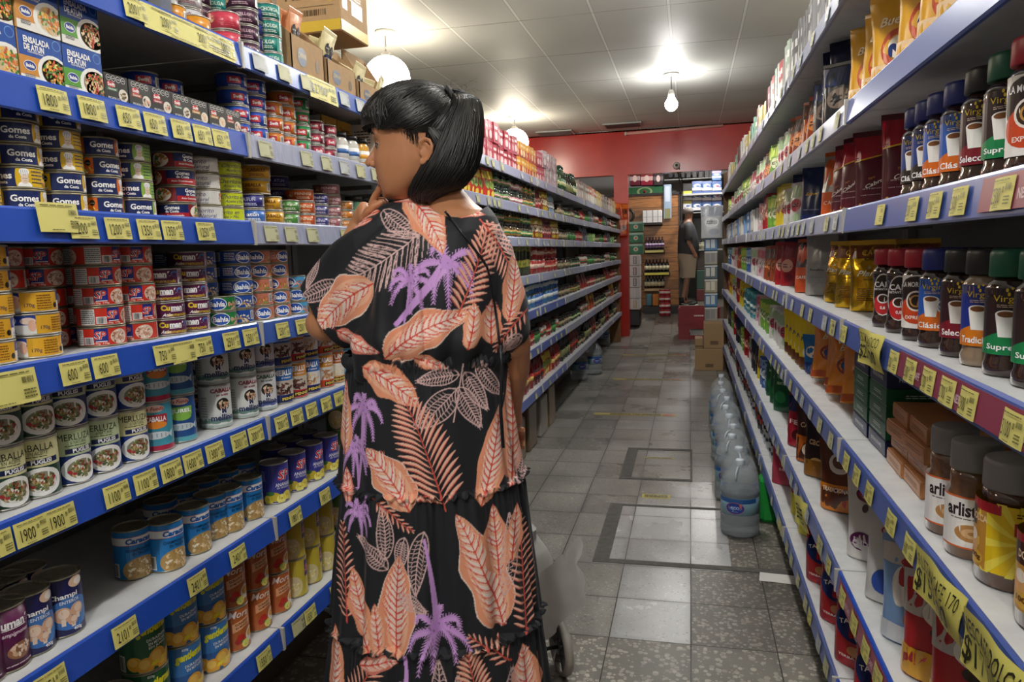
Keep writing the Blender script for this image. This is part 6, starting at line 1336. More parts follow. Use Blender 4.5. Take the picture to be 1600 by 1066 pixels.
# tower of white beer packs
for c in range(2):
    for r_ in range(5):
        x0 = 967.5 + c * 16.5; y1 = 484 - r_ * 17.2
        def wp(W, H, c=c, r_=r_): a = Art(); a.rect(-W * .17, H * .15, W * .17, H * .85, ['5a5c60', '7a4038', '6a6c70'][(c + r_) % 3] if r_ > 1 else ('b8a050' if r_ == 0 else 'c0c0be'), 1); a.rect(-W * .09, H * .2, W * .09, H * .8, 'b8b8b8' if r_ != 1 else 'd0d0ce', 2); return a
        solid('white_beer_pack', x0, y1 - 17, x0 + 16, y1, 12.6, .35, 'c8c9ca', 'white beer pack, %s up in the %s column beside the tin shelf end' % (nth(r_ + 1), nth(c + 1)), 'drinks pack', wp)
solid('black_carton', 971, 485, 1000, 509, 12.6, .4, '161618', 'black carton under the white beer packs', 'carton', lambda W, H: Art().rect(-W * .3, H * .75, -W * .05, H * .82, 'd8d8d8', 1).rect(-W * .3, H * .3, -W * .1, H * .36, 'd8d8d8', 1))
for r_ in range(3):
    y1 = 398 - r_ * 17.5
    solid('green_beer_pack', 983, y1 - 17, 1004, y1, 12.75, .3, '1d6a4c', 'green beer pack with red star, %s up above the white packs' % nth(r_ + 1), 'drinks pack', lambda W, H: Art().rect(-W / 2, H * .8, W / 2, H, '8ab8a8', 1).ell(0, H * .5, W * .18, H * .22, '9ac0a8', 1.5).ell(0, H * .5, W * .08, H * .1, 'c03a30', 3))
solid('wooden_post', 966, 342, 972, 398, 12.7, .1, '7a3a2a', 'narrow brown post above the white beer packs', 'post'); solid('green_post', 975, 362, 982, 398, 12.72, .1, '1c4a34', 'narrow green panel above the white beer packs', 'panel')
# orange snack bags hanging at the shelf end
ob_ = mini_bag('b8401c', 'd8702a', '6a3a24', .17, .26, .06, 9, 'snack_bag')
for i, (px, py, s) in enumerate(((961, 369, .9), (974, 368, .9), (962, 341, .85), (975, 342, .85))): p = q(px, py, 11.66); ob_.put((p.x, p.y, p.z), -PI / 2 + .2 * i, 'orange snack bag hanging at the end of the tin shelves, %s of four' % nth(i + 1), 'orange snack bags at the shelf end', s)
# security camera
b = MB(); p = q(1057, 258, 11.9); b.lathe([(.0001, 0), (.05, .005), (.055, .03), (.05, .06), (.03, .075)], 'b8b4b0', 20, T=Matrix.Translation((p.x, 11.99, p.z)) @ Matrix.Rotation(PI / 2, 4, 'X')); b.lathe([(.0001, .078), (.02, .078), (.022, .074)], '101010', 16, T=Matrix.Translation((p.x, 11.99, p.z)) @ Matrix.Rotation(PI / 2, 4, 'X'))
for dx in (-.0, .04): b.tube([(p.x + dx, 11.97, p.z - .04), (p.x + dx + .05, 12.3, p.z - .25), (p.x + dx + .03, 14.2, p.z - .75)], .008, '1a1a1a', 6)
tag(link('security_camera', b.mesh('security_camera')), 'small round security camera on the lower edge of the red wall', 'camera')
# red crates
def crate(x, y, z, label, hole):
    t = thing('drinks_crate', label, 'crate', (x, y, z)); W, D, H = .62, .42, .262; m = mat('8a1420', .35); b = MB(); th = .03
    b.box(-W / 2, 0, 0, W / 2, D, .02, m)
    for s in (0, 1): b.box(-W / 2, s * (D - th), .02, -.14 if hole else -.001, s * (D - th) + th, H, m); b.box(.14 if hole else -.001, s * (D - th), .02, W / 2, s * (D - th) + th, H, m)
    if hole:
        for s in (0, 1): b.box(-.14, s * (D - th), .02, .14, s * (D - th) + th, .10, m); b.box(-.14, s * (D - th), .20, .14, s * (D - th) + th, H, m)
    for s in (-1, 1): b.box(s * W / 2 - (th if s > 0 else 0), th, .02, s * W / 2 + (0 if s > 0 else th), D - th, H, m)
    b.box(-W / 2 - .008, -.008, H - .03, W / 2 + .008, .0, H, m); b.box(-W / 2 - .008, -.008, 0, W / 2 + .008, 0, .03, m)
    part('crate_body', b, t)
    l = MB()
    if hole: l.box(-.13, .1, .09, .13, .12, .2, 'b8b4ac')
    else: Art().lines(0, .14, .15, .05, 1, 'e0c8c8').put(l, lambda u, v, o: (u, -.001 - o, v))
    part('crate_content' if hole else 'printed_name', l, t)
pc = on_z(1092, 533, 0)
crate(pc.x, pc.y - .1, .001, 'lower red drinks crate with an oval hand hole, under the other', True); crate(pc.x, pc.y - .1, .265, 'upper red drinks crate stacked on the lower one', False)
# cardboard boxes at the end of the coffee shelves
kb_ = [(1083, 530, 1109, 578, 9.0, 'lower kraft cardboard box on the floor at the coffee shelf end'), (1094, 504, 1127, 545, 9.02, 'upper kraft cardboard box at the coffee shelf end')]
p0 = on_z(1086, 579, 0)
for i, (x0, z0, W, D, H, lb) in enumerate(((p0.x, .001, .32, .30, .26, 'lower kraft cardboard box on the floor beside the water bottles'), (p0.x + .10, .263, .23, .28, .30, 'upper kraft cardboard box stacked beside the coffee shelf end'), (p0.x - .0, .263, .09, .25, .12, 'small kraft box squeezed beside the upper cardboard box'))):
    t = thing('cardboard_box', lb, 'cardboard box', (x0 + W / 2, p0.y, z0)); b = MB(); b.rbox(-W / 2, 0, 0, W / 2, D, H, KR, .005); part('carton_body', b, t)
    b = MB(); b.box(-W / 2 + .005, D * .5 - .03, H, W / 2 - .005, D * .5 + .03, H + .001, '8a6c48'); b.box(-.04, -.002, H * .15, .05, -.001, H * .3, '6a5034'); part('packing_tape', b, t)
# tower of clear packs beyond the coffee shelves
clr = [('a8a49a', '8a8a90'), ('5a88b8', 'c8d0d8'), ('b0a890', 'd8d4c8'), ('6a7a88', 'c8c8c0')]
for r_ in range(7):
    y1 = 502 - r_ * 22; c1, c2 = clr[r_ % 4]
    solid('noodle_pack', 1101, y1 - 21.5, 1121, y1, 10.6, .4, mat(c1, .2), '%s bulky plastic wrapped pack, %s up in the tower by the doorway' % (['beige', 'blue', 'sand', 'slate'][r_ % 4], nth(r_ + 1)), 'wrapped pack', lambda W, H, c2=c2: [a for a in [Art()]][0].rect(-W * .4, H * .2, -W * .1, H * .8, c2, 1).rect(0, H * .2, W * .3, H * .85, c2, 1).rect(-W / 2, H * .9, W / 2, H, 'd8dce0', 1))
b = MB(); a_ = q(1101, 502, 10.6); b.rbox(a_.x, 10.6, .001, a_.x + .25, 11.0, a_.z - .002, '5f4a34', .01); tag(link('wooden_stand', b.mesh('wooden_stand')), 'low brown stand under the tower of wrapped packs', 'stand')
bag_ = mini_bag('b8bcc4', '9aa0b0', 'd8dce0', .3, .42, .1, 12, 'plastic_bag')
p = q(1112, 372, 10.53); bag_.put((p.x, p.y, p.z), -PI / 2, 'clear plastic bag hanging over the wrapped packs', None); p = q(1118, 345, 10.2)
# raised back floor where the man stands, and dark fridge
b = MB(); a_ = q(1064, 490, 13.3); b.box(a_.x, 13.25, .18, 1.6, 15.8, .425, '77736b'); structure('floor_step', b)
for r_ in range(3):
    y1 = [478, 448, 418, 385][r_]; c = ['5a1a1c', '284a40', '38302c', '2a2a2c'][r_]
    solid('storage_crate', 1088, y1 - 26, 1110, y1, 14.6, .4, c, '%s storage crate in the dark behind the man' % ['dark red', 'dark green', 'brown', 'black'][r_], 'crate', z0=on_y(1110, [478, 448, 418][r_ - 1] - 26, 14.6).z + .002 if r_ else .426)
b = MB(); a_ = q(1086, 392, 14.55); b.box(a_.x, 14.5, a_.z, a_.x + .5, 14.9, a_.z + .03, '8a8a86'); tag(link('shelf_board', b.mesh('shelf_board')), 'grey shelf board behind the standing man', 'shelf')
for i, (px, py, c) in enumerate(((1092, 390, '6a7a6a'), (1098, 390, '9a9a88'), (1104, 391, '3a5a3a'))): p = q(px, py, 14.65); mini_jar(c, '2a2a2a', 'a0a088', .045, .16, 'storage_jar').put((p.x, p.y, a_.z + .031), 0, '%s jar on the grey board behind the man' % ['grey green', 'pale', 'dark green'][i])

# ------------------------------------------------------------ people: skin helper
def skin_obj(name, verts, edges, radii, m, root=0, sub=2):
    me = bpy.data.meshes.new(name); me.from_pydata([tuple(v) for v in verts], edges, [])
    o = bpy.data.objects.new(name, me); COL.objects.link(o)
    sk = o.modifiers.new('s', 'SKIN'); sk.use_smooth_shade = True
    for v, r_ in zip(me.skin_vertices[0].data, radii): v.radius = (r_, r_) if not isinstance(r_, tuple) else r_
    me.skin_vertices[0].data[root].use_root = True
    o.modifiers.new('b', 'SUBSURF').levels = sub; o.modifiers['b'].render_levels = sub
    dg = bpy.context.evaluated_depsgraph_get(); ev = o.evaluated_get(dg); me2 = bpy.data.meshes.new_from_object(ev)
    bpy.data.objects.remove(o); me2.name = name; me2.materials.clear(); me2.materials.append(m)
    me2.polygons.foreach_set('use_smooth', [True] * len(me2.polygons)); me2.update()
    return me2
SKM = noisy('man_skin', '8a6450', '9c7660', 30, .5)
man = thing('person', 'grey haired person in dark T-shirt, beige shorts and black shoes standing in the doorway', 'person')
mp_ = q(1074, 478, 13.5); mz = .427; s_ = 1.0
man.location = (mp_.x, 13.5, mz); man.rotation_euler = (0, 0, 1.75)       # local: -y is forward
V = Vector
# forward = local -Y... he faces to the picture's edge, seen from his side
bv = [V((0, 0, .92)), V((0, 0, 1.10)), V((0, .01, 1.30)), V((0, .01, 1.43)), V((0, -.02, 1.52)), V((0, -.03, 1.60)), V((0, -.03, 1.69)),
      V((.10, 0, .86)), V((.105, -.02, .50)), V((.105, .02, .10)), V((.105, -.06, .045)), V((.105, -.16, .03)),
      V((-.10, 0, .86)), V((-.105, .02, .50)), V((-.105, .10, .10)), V((-.105, .02, .045)), V((-.105, -.08, .03)),
      V((.19, .01, 1.40)), V((.25, .02, 1.14)), V((.24, -.10, .92)), V((.23, -.15, .84)), V((-.19, .01, 1.40)), V((-.25, .03, 1.14)), V((-.24, -.08, .92)), V((-.23, -.12, .84))]
be = [(0, 1), (1, 2), (2, 3), (3, 4), (4, 5), (5, 6), (0, 7), (7, 8), (8, 9), (9, 10), (10, 11), (0, 12), (12, 13), (13, 14), (14, 15), (15, 16), (3, 17), (17, 18), (18, 19), (19, 20), (3, 21), (21, 22), (22, 23), (23, 24)]
br = [(.15, .12), (.15, .13), (.16, .12), (.09, .08), .055, (.075, .085), (.07, .08), .085, .055, .038, .035, .028, .085, .055, .038, .035, .028, .055, .042, .032, .035, .055, .042, .032, .035]
link('body', skin_obj('body', bv, be, br, SKM), man)
b = MB(); n = 24
def ell_ring(cx, cy, z, a, b_, n=24): return [(cx + a * math.cos(2 * PI * i / n), cy + b_ * math.sin(2 * PI * i / n), z) for i in range(n)]
b.grid([ell_ring(0, 0, .88, .19, .16), ell_ring(0, -.02, 1.0, .20, .185), ell_ring(0, -.02, 1.15, .195, .18), ell_ring(0, 0, 1.32, .20, .15), ell_ring(0, .005, 1.42, .17, .12), ell_ring(0, 0, 1.475, .085, .08)], mat('3c3e42', .8), closed=True)
for s in (-1, 1): b.tube([(s * .15, .01, 1.42), (s * .21, .01, 1.36), (s * .245, .02, 1.20), (s * .25, .02, 1.14)], [.07, .075, .072, .07], mat('3c3e42', .8), 14)
part('t_shirt', b, man)
b = MB(); b.grid([ell_ring(0, 0, .95, .185, .16), ell_ring(0, 0, .86, .20, .165), ell_ring(0, 0, .80, .205, .16)], mat('a89f8c', .8), closed=True)
for s in (-1, 1): b.grid([ell_ring(s * .10, 0, .84, .11, .15), ell_ring(s * .108, -.01, .65, .105, .12), ell_ring(s * .11, 0, .50, .105, .115)], mat('a89f8c', .8), closed=True)
part('shorts', b, man)
b = MB(); b.lathe([(.088, -.015), (.094, .03), (.085, .07), (.05, .10), (.0001, .108)], mat('8c8a86', .8), 20, T=Matrix.Translation((0, -.015, 1.625))); part('hair', b, man)
for s, dy in ((1, 0), (-1, .08)):
    b = MB(); b.rbox(s * .105 - .048, -.20 + dy, 0, s * .105 + .048, .08 + dy, .075, mat('141414', .5), .03); b.rbox(s * .105 - .05, -.205 + dy, -.002, s * .105 + .05, .085 + dy, .02, 'd8d8d8', .008)
    b.tube([(s * .105 + .05 * s, -.08 + dy, .03), (s * .105 + .052 * s, -.02 + dy, .035), (s * .105 + .05 * s, .05 + dy, .055)], .006, 'f0f0f0', 6)
    b.tube([(s * .105, .03 + dy, .07), (s * .105, .04 + dy, .16)], [.05, .045], mat('1a1a1a', .7), 12); part('shoe', b, man)
# ------------------------------------------------------------ the woman
WD = 1.62
hr, hf = Vector((right.x, right.y)).normalized(), Vector((fwd.x, fwd.y)).normalized()
def W2(px, py, db=0.0):
    d = ray(px, py); t = (WD + db) / (d.x * hf.x + d.y * hf.y)
    return (d.x * t * hr.x + d.y * t * hr.y, WD + db, CAM_H + d.z * t)
A0 = W2(668, 560)[0]
def T(px, py, db=0.0):
    a, b, z = W2(px, py, db); return Vector((a - A0, db, z))
wroot = hr * A0 + hf * WD
RZW = math.atan2(hr.y, hr.x)
woman = thing('person', 'dark haired person in a long tropical print dress, hand on chin, studying the tins', 'person', (wroot.x, wroot.y, 0), RZW)
def solid_remesh(mb, vox, name, mats, smooth=2, keep=None):
    me = mb.mesh('tmp'); o = bpy.data.objects.new('tmp', me); COL.objects.link(o)
    m = o.modifiers.new('r', 'REMESH'); m.mode = 'VOXEL'; m.voxel_size = vox
    if smooth: s = o.modifiers.new('s', 'SMOOTH'); s.factor = .5; s.iterations = smooth
    dg = bpy.context.evaluated_depsgraph_get(); me2 = bpy.data.meshes.new_from_object(o.evaluated_get(dg))
    bpy.data.objects.remove(o); me2.name = name; me2.materials.clear()
    for q_ in mats: me2.materials.append(q_)
    return me2
def co(me): a = np.zeros(len(me.vertices) * 3, np.float32); me.vertices.foreach_get('co', a); return a.reshape(-1, 3)
def rings(b, rows, n=32, cap=True, m='ffffff', p=2.0):
    """rows: centre, half-vector u, half-vector v"""
    P = []
    for c, u, v in rows:
        r_ = []
        for i in range(n):
            t = 2 * PI * i / n; x, y = math.cos(t), math.sin(t)
            k = (abs(x) ** p + abs(y) ** p) ** (-1 / p); r_.append(tuple(c + u * x * k + v * y * k))
        P.append(r_)
    b.grid(P, m, closed=True)
    if cap:
        o = len(b.v); b.v += [tuple(rows[0][0]), tuple(rows[-1][0])]; k = len(P)
        base = o - n * k
        for i in range(n):
            b.f.append([base + i, o, base + (i + 1) % n]); b.m.append(0); b.sm.append(True)
            q0 = base + n * (k - 1); b.f.append([q0 + (i + 1) % n, o + 1, q0 + i]); b.m.append(0); b.sm.append(True)
def blob(b, c, r, m='ffffff', R3=None):
    rows = []
    M3 = R3 or Matrix.Identity(3)
    for i in range(1, 12):
        t = PI * i / 12; z = -math.cos(t); s = math.sin(t)
        rows.append((c + M3 @ Vector((0, 0, z * r[2])), M3 @ Vector((s * r[0], 0, 0)), M3 @ Vector((0, s * r[1], 0))))
    rings(b, rows, 20, True, m)
def limb(b, pts, rs, n=20): b.tube(pts, rs, 'ffffff', n)

# ---- the head frame: looking to the shelf, a little away from us
yaw = math.radians(3); HF = Vector((-math.cos(yaw), math.sin(yaw), 0)); HS = Vector((-math.sin(yaw), -math.cos(yaw), 0)); HU = Vector((0, 0, 1))
HDB = -.01
H0 = T(660, 225, HDB); PXM = (T(661, 225, HDB) - T(660, 225, HDB)).x
def hz(py): return T(660, py, HDB).z
def hx(px): return (660 - px) * PXM / math.cos(yaw)
def HPX(px, py, y):
    x = (660 - px) * PXM
    for _ in range(4):
        b_ = HDB + math.sin(yaw) * x - math.cos(yaw) * y; p = T(px, py, b_); x = -((p.x - H0.x) + math.sin(yaw) * y) / math.cos(yaw)
    return p
def HP(x, y, py): p = H0 + HF * x + HS * y; return Vector((p.x, p.y, hz(py)))
def lerp_t(tab, v):
    for (a, x), (b_, y) in zip(tab, tab[1:]):
        if a <= v <= b_: t = (v - a) / (b_ - a); t = t; return x + (y - x) * t
    return tab[0][1] if v < tab[0][0] else tab[-1][1]
FR = [(131, .0), (136, .035), (146, .062), (160, .083), (178, .094), (195, .0985), (206, .0995), (214, .0975), (223, .0945), (240, .095), (252, .0955), (262, .0955), (272, .0935), (280, .090), (288, .0875), (293, .0845), (300, .084), (306, .078), (311, .060)]
BK = [(131, -.0), (138, -.025), (150, -.055), (165, -.074), (185, -.086), (210, -.086), (235, -.080), (255, -.072), (268, -.056), (278, -.038), (288, -.012), (298, .012), (311, .03)]
HW = [(131, .012), (137, .035), (148, .056), (165, .070), (185, .0755), (210, .0755), (230, .073), (250, .069), (265, .064), (280, .056), (292, .047), (302, .036), (308, .026), (311, .015)]
b = MB(); rows = []
P = []
for i in range(46):
    py = 131 + (311 - 131) * i / 45; xf, xb, w_ = lerp_t(FR, py), lerp_t(BK, py), lerp_t(HW, py)
    xc = (xf + xb) / 2 - .0; r_ = []
    for j in range(40):
        t = 2 * PI * j / 40; c_, s_ = math.cos(t), math.sin(t)
        ex = (xf - xc) * (abs(c_) ** .92) if c_ > 0 else -(xc - xb) * (abs(c_) ** .92)
        y = w_ * math.copysign(abs(s_) ** .88, s_)
        # eye sockets
        if 214 < py < 238 and c_ > .3: ex -= .006 * math.exp(-((abs(y) - .032) / .014) ** 2) * math.sin(PI * (py - 214) / 24)
        if 238 < py < 262 and c_ > .3: ex += .003 * math.exp(-((abs(y) - .036) / .016) ** 2) * math.sin(PI * (py - 238) / 24)
        r_.append(tuple(HP(xc + ex, y, py)))
    P.append(r_)
b.grid(P, 'ffffff', closed=True)
for rr_, k in ((P[0], 0), (P[-1], 1)): c_ = sum((Vector(p) for p in rr_), Vector()) / 40; b.add([c_] + rr_, [((0, i + 1, (i + 1) % 40 + 1) if k else (0, (i + 1) % 40 + 1, i + 1)) for i in range(40)], 'ffffff')
# nose, lips, chin
limb(b, [HP(.088, 0, 222), HP(.0935, 0, 230), HP(.0995, 0, 239), HP(.1075, 0, 247), HP(.1120, 0, 252), HP(.1085, 0, 256)], [.0055, .0065, .0075, .0085, .0085, .006], 14)
for s in (-1, 1): blob(b, HP(.0985, s * .0105, 255.5), (.008, .0065, .0058))
for py, x, r_ in ((275.5, .0905, .0056), (284.5, .0885, .0062)):
    limb(b, [HP(x - .016 * (u / .024) ** 2, u, py + (1.0 if py > 280 else 2.2) * -(abs(u) / .024) ** 2 * (1 if py > 280 else -1)) for u in np.linspace(-.024, .024, 9)], [.002, .0038, r_ * .9, r_, r_ * 1.02, r_, r_ * .9, .0038, .002], 10)
blob(b, HP(.0735, 0, 301), (.012, .017, .011))
# ear seen from this side: rim and bowl
ec = HP(hx(669), .0745, 236)
for s in (1, -1):
    E0 = (lambda dx, dpy, o, s=s: HPX(669 - dx * 1.02, 236 + dpy, .0715 + o)) if s > 0 else (lambda dx, dpy, o, s=s: HP(-.02 + dx * PXM, -.0715 - o, 236 + dpy))
    limb(b, [E0(7, -6, .002), E0(6, -14, .006), E0(0, -20, .010), E0(-7, -17, .012), E0(-10.5, -8, .013), E0(-9.5, 2, .011), E0(-5, 11, .008), E0(2, 18, .005), E0(6, 19, .003), E0(7, 12, .001)], [.003, .0034, .0036, .0038, .0038, .0038, .0038, .0048, .0044, .003], 10)
    limb(b, [E0(4, -9, .001), E0(-2, -12, .005), E0(-6, -6, .006), E0(-5, 3, .005), E0(0, 9, .003)], [.0026, .003, .003, .003, .0028], 8)
    blob(b, E0(-1, 0, -.001), (.012, .006, .020)); blob(b, E0(7, 3, .002), (.0035, .003, .0055))
# neck, torso, legs
rings(b, [(HP(-.025, 0, 262), HF * .056, HS * .050), (T(684, 290, .0), HF * .052, HS * .052), (T(700, 312, .0), HF * .056, HS * .058), (T(706, 320, .0), HF * .058, HS * .066), (T(710, 330, .0), Vector((-.070, 0, 0)), Vector((0, -.082, 0))), (T(710, 340, .0), Vector((-.080, 0, 0)), Vector((0, -.096, 0))), (T(708, 352, .0), Vector((-.090, 0, 0)), Vector((0, -.103, 0))), (T(702, 375, .02), Vector((-.112, 0, 0)), Vector((0, -.095, 0))), (T(690, 450, .02), Vector((-.13, 0, 0)), Vector((0, -.10, 0))), (T(675, 560, .02), Vector((-.125, 0, 0)), Vector((0, -.09, 0))), (Vector((0, .02, .95)), Vector((-.145, 0, 0)), Vector((0, -.10, 0))), (Vector((0, .02, .80)), Vector((-.13, 0, 0)), Vector((0, -.09, 0)))], 36)
for s in (-1, 1):
    limb(b, [(s * .085, .02, .9), (s * .09, .0, .5), (s * .09, .03, .28), (s * .09, .02, .10), (s * .09, -.01, .05)], [.085, .06, .055, .038, .036]); limb(b, [(s * .09, .02, .06), (s * .095, .10, .045), (s * .10, .17, .035)], [.04, .038, .03])
# her arm on the shelf side: raised, hand at the chin
sh, el, wr = T(640, 365, .05), T(509, 506, .03), T(566, 352, .075)
limb(b, [sh, sh.lerp(el, .5), sh.lerp(el, .85), el + Vector((.004, 0, 0))], [.058, .052, .046, .038]); blob(b, el, (.039, .039, .039))
limb(b, [el, el.lerp(wr, .3), el.lerp(wr, .6), el.lerp(wr, .88), wr], [.037, .040, .035, .026, .024])
kn = T(582, 325, .06)
pd = (kn - wr).normalized(); side = pd.cross(Vector((0, -1, 0))).normalized()
blob(b, wr.lerp(kn, .5), (.018, .034, .034)); limb(b, [wr, wr.lerp(kn, .5), kn], [.023, .026, .024])
# fingers: index lifted to the lip, the others curled under the chin
fingers = [([(584, 322, .028), (589, 309, .020), (595, 299, .008), (598.5, 291, .0)], .0082), ([(587, 322, .048), (595, 313, .042), (603, 313, .036), (607, 317, .034)], .0084), ([(588, 325, .066), (596, 318, .062), (603, 319, .058), (604, 325, .056)], .0080), ([(587, 329, .084), (594, 323, .082), (599, 325, .080), (599, 330, .078)], .0070), ([(572, 342, .030), (579, 330, .015), (590, 322, .010), (600, 316, .010)], .0092)]
for pts, r_ in fingers: limb(b, [T(*p) for p in pts], [r_ * 1.08, r_, r_ * .95, r_ * .82], 10); blob(b, T(*pts[-1]), (r_ * .82,) * 3)
# her other arm: hanging, hand on the trolley handle
sh2, el2, wr2 = T(755, 398, .04), T(806, 535, .02), T(803, 640, .16)
limb(b, [sh2, sh2.lerp(el2, .5), el2], [.056, .050, .040]); blob(b, el2, (.04, .04, .042)); limb(b, [el2, el2.lerp(wr2, .35), el2.lerp(wr2, .8), wr2], [.039, .040, .028, .025])
hd2 = T(800, 668, .19); limb(b, [wr2, wr2.lerp(hd2, .5), hd2], [.025, .030, .026])
for i in range(4):
    q0 = hd2 + Vector((-.03 + .02 * i, .01, -.01)); limb(b, [q0, q0 + Vector((0, .03, -.012)), q0 + Vector((0, .036, -.036)), q0 + Vector((0, .014, -.05))], [.0095, .009, .0085, .0075], 8)
limb(b, [wr2 + Vector((-.02, 0, -.02)), hd2 + Vector((-.045, -.0, -.01)), hd2 + Vector((-.04, .0, -.045))], [.012, .0105, .009], 8)
SK = NT('woman_skin'); vc = SK.n('ShaderNodeAttribute', attribute_name='Col').outputs['Color']
tcs = SK.n('ShaderNodeTexCoord').outputs['Object']; nz = SK.n('ShaderNodeTexNoise', {'Vector': tcs, 'Scale': 38, 'Detail': 5}).outputs[0]
SK.set(SK.b.inputs['Base Color'], SK.mix(.25, vc, SK.n('ShaderNodeHueSaturation', {'Color': vc, 'Value': SK.math('MULTIPLY_ADD', nz, .9, .55)}).outputs[0])); SK.b.inputs['Roughness'].default_value = .45
SK.b.inputs['Subsurface Weight'].default_value = .12; SK.b.inputs['Subsurface Radius'].default_value = (.012, .005, .003); SK.b.inputs['Subsurface Scale'].default_value = .5
SK.set(SK.b.inputs['Normal'], SK.n('ShaderNodeBump', {'Strength': .15, 'Distance': .002, 'Height': nz}).outputs[0])
body = solid_remesh(b, .0024, 'body', [SK.m], 2)
C_ = co(body); colr = np.tile(np.array(lin('bd825c')[:3]), (len(C_), 1))
def tint(c, rad, col, k=1.0):
    d = np.sqrt((((C_ - np.array(c)) / np.array(rad)) ** 2).sum(1)); w_ = np.clip(1.25 - d, 0, 1)[:, None] * k
    colr[:] = colr * (1 - w_) + np.array(lin(col)[:3]) * w_
tint(HP(.0735, .032, 213), (.02, .03, .010), '9a6444', .3); tint(HP(.088, 0, 275), (.022, .022, .0055), '8c4a3c', .9); tint(HP(.086, 0, 285), (.020, .022, .0065), '9c5446', .9)
tint(HP(.084, .036, 227), (.018, .012, .012), '7c4e36', .5); tint(HP(.075, .055, 255), (.03, .03, .03), 'c88660', .35)
def set_col(me, cols):
    at = me.color_attributes.new('Col', 'FLOAT_COLOR', 'POINT'); d = np.ones((len(me.vertices), 4), np.float32); d[:, :3] = cols; at.data.foreach_set('color', d.ravel())
set_col(body, colr); body.polygons.foreach_set('use_smooth', [True] * len(body.polygons))
link('body', body, woman)
# eye, lids, brow
for s in (1, -1):
    e = MB(); c_ = HP(.0752, s * .0318, 227); e.lathe([(.0001, -.0115)] + [(.0115 * math.sin(t), -.0115 * math.cos(t)) for t in np.linspace(.2, PI - .2, 12)] + [(.0001, .0115)], mat('c8bcb0', .2), 18, T=Matrix.Translation(c_))
    g = (HF * .96 + HU * -.25 + HS * s * .05).normalized(); R3 = g.to_track_quat('Z', 'Y').to_matrix().to_4x4()
    e.lathe([(.0056, .0100), (.0052, .0113), (.0001, .0121)], mat('1c0f0a', .1), 16, T=Matrix.Translation(c_) @ R3); part('eye', e, woman)
    l = MB(); sk_ = mat('7a4c34', .5)
    for sg, m_, r_ in ((1, '1a100c', .0012), (-1, '6a4030', .0009)):
        l.tube([c_ + HF * (.0122 * math.cos(t) * .98) + HS * s * (.0135 * math.sin(t)) + HU * (sg * .0042 * math.cos(t * 1.15) - .0005 * t * 2) for t in np.linspace(-1.15, 1.2, 12)], r_, m_, 6)
    P = [[c_ + HF * (.0121 * math.cos(t) * math.cos(v)) + HS * s * (.0125 * math.sin(t)) + HU * (.0121 * math.sin(v) * (.6 + .4 * math.cos(t))) for t in np.linspace(-1.3, 1.3, 12)] for v in np.linspace(.30, 1.35, 6)]
    l.grid([[tuple(q_) for q_ in r_] for r_ in P], mat('a8704c', .5), flip=(s < 0)); part('eyelid', l, woman)
    w_ = MB(); w_.tube([HP(.0955 - .021 * ((u - .022) / .026) ** 2 * (1 if u > .022 else .3), s * u, 211 - 3.0 * math.sin((u - .010) / .036 * PI) + 2.5 * (u > .036)) for u in np.linspace(.011, .050, 9)], [.0008, .0014, .0018, .002, .002, .0018, .0015, .001, .0005], mat('1c120e', .7), 8); part('eyebrow', w_, woman)
b = MB(); b.lathe([(.0001, -.0022), (.0022, 0), (.0001, .0022)], mat('20100a', .3), 10, T=Matrix.Translation(HPX(662.5, 254, .0755))); part('earring', b, woman, 'tiny dark ear stud')
# ---- hair
HAIR = NT('black_hair'); HAIR.b.inputs['Base Color'].default_value = lin('0d0b0b'); HAIR.b.inputs['Roughness'].default_value = .36; HAIR.b.inputs['Specular IOR Level'].default_value = .55
CC = HP(hx(653), 0, 194); EX, EY, EZ = .111, .0845, (hz(130) - hz(194))
def cap_pt(x, y, z, k=1.0):
    d = Vector((x / EX, y / EY, z / EZ)); L_ = d.length or 1; v = Vector((x, y, z)) / L_ * k; return CC + HF * v.x + HS * v.y + HU * v.z
b = MB(); P = []; NU, NV = 72, 46
grid_ = [[None] * (NU + 1) for _ in range(NV + 1)]
hlow = lambda x: 200 if x > .02 else 200 + (.02 - x) / .02 * 14 if x > 0 else 214 if x > -.022 else 300
for i in range(NV + 1):
    for j in range(NU + 1):
        th = PI * i / NV; ph = 2 * PI * j / NU; x, y, z = math.sin(th) * math.cos(ph) * EX, math.sin(th) * math.sin(ph) * EY, math.cos(th) * EZ
        grid_[i][j] = (CC + HF * x + HS * y + HU * z, x, y, z)
vs = []; idx = {}
for i in range(NV):
    for j in range(NU):
        q4 = [grid_[i][j], grid_[i + 1][j], grid_[i + 1][j + 1], grid_[i][j + 1]]
        xm = sum(q_[1] for q_ in q4) / 4; zm = sum(q_[0].z for q_ in q4) / 4
        xx = xm - hx(653) * 0
        if zm > hz(hlow(xm + (hx(653)))) : b.add([q_[0] for q_ in q4], [(0, 1, 2, 3)], HAIR.m, True)
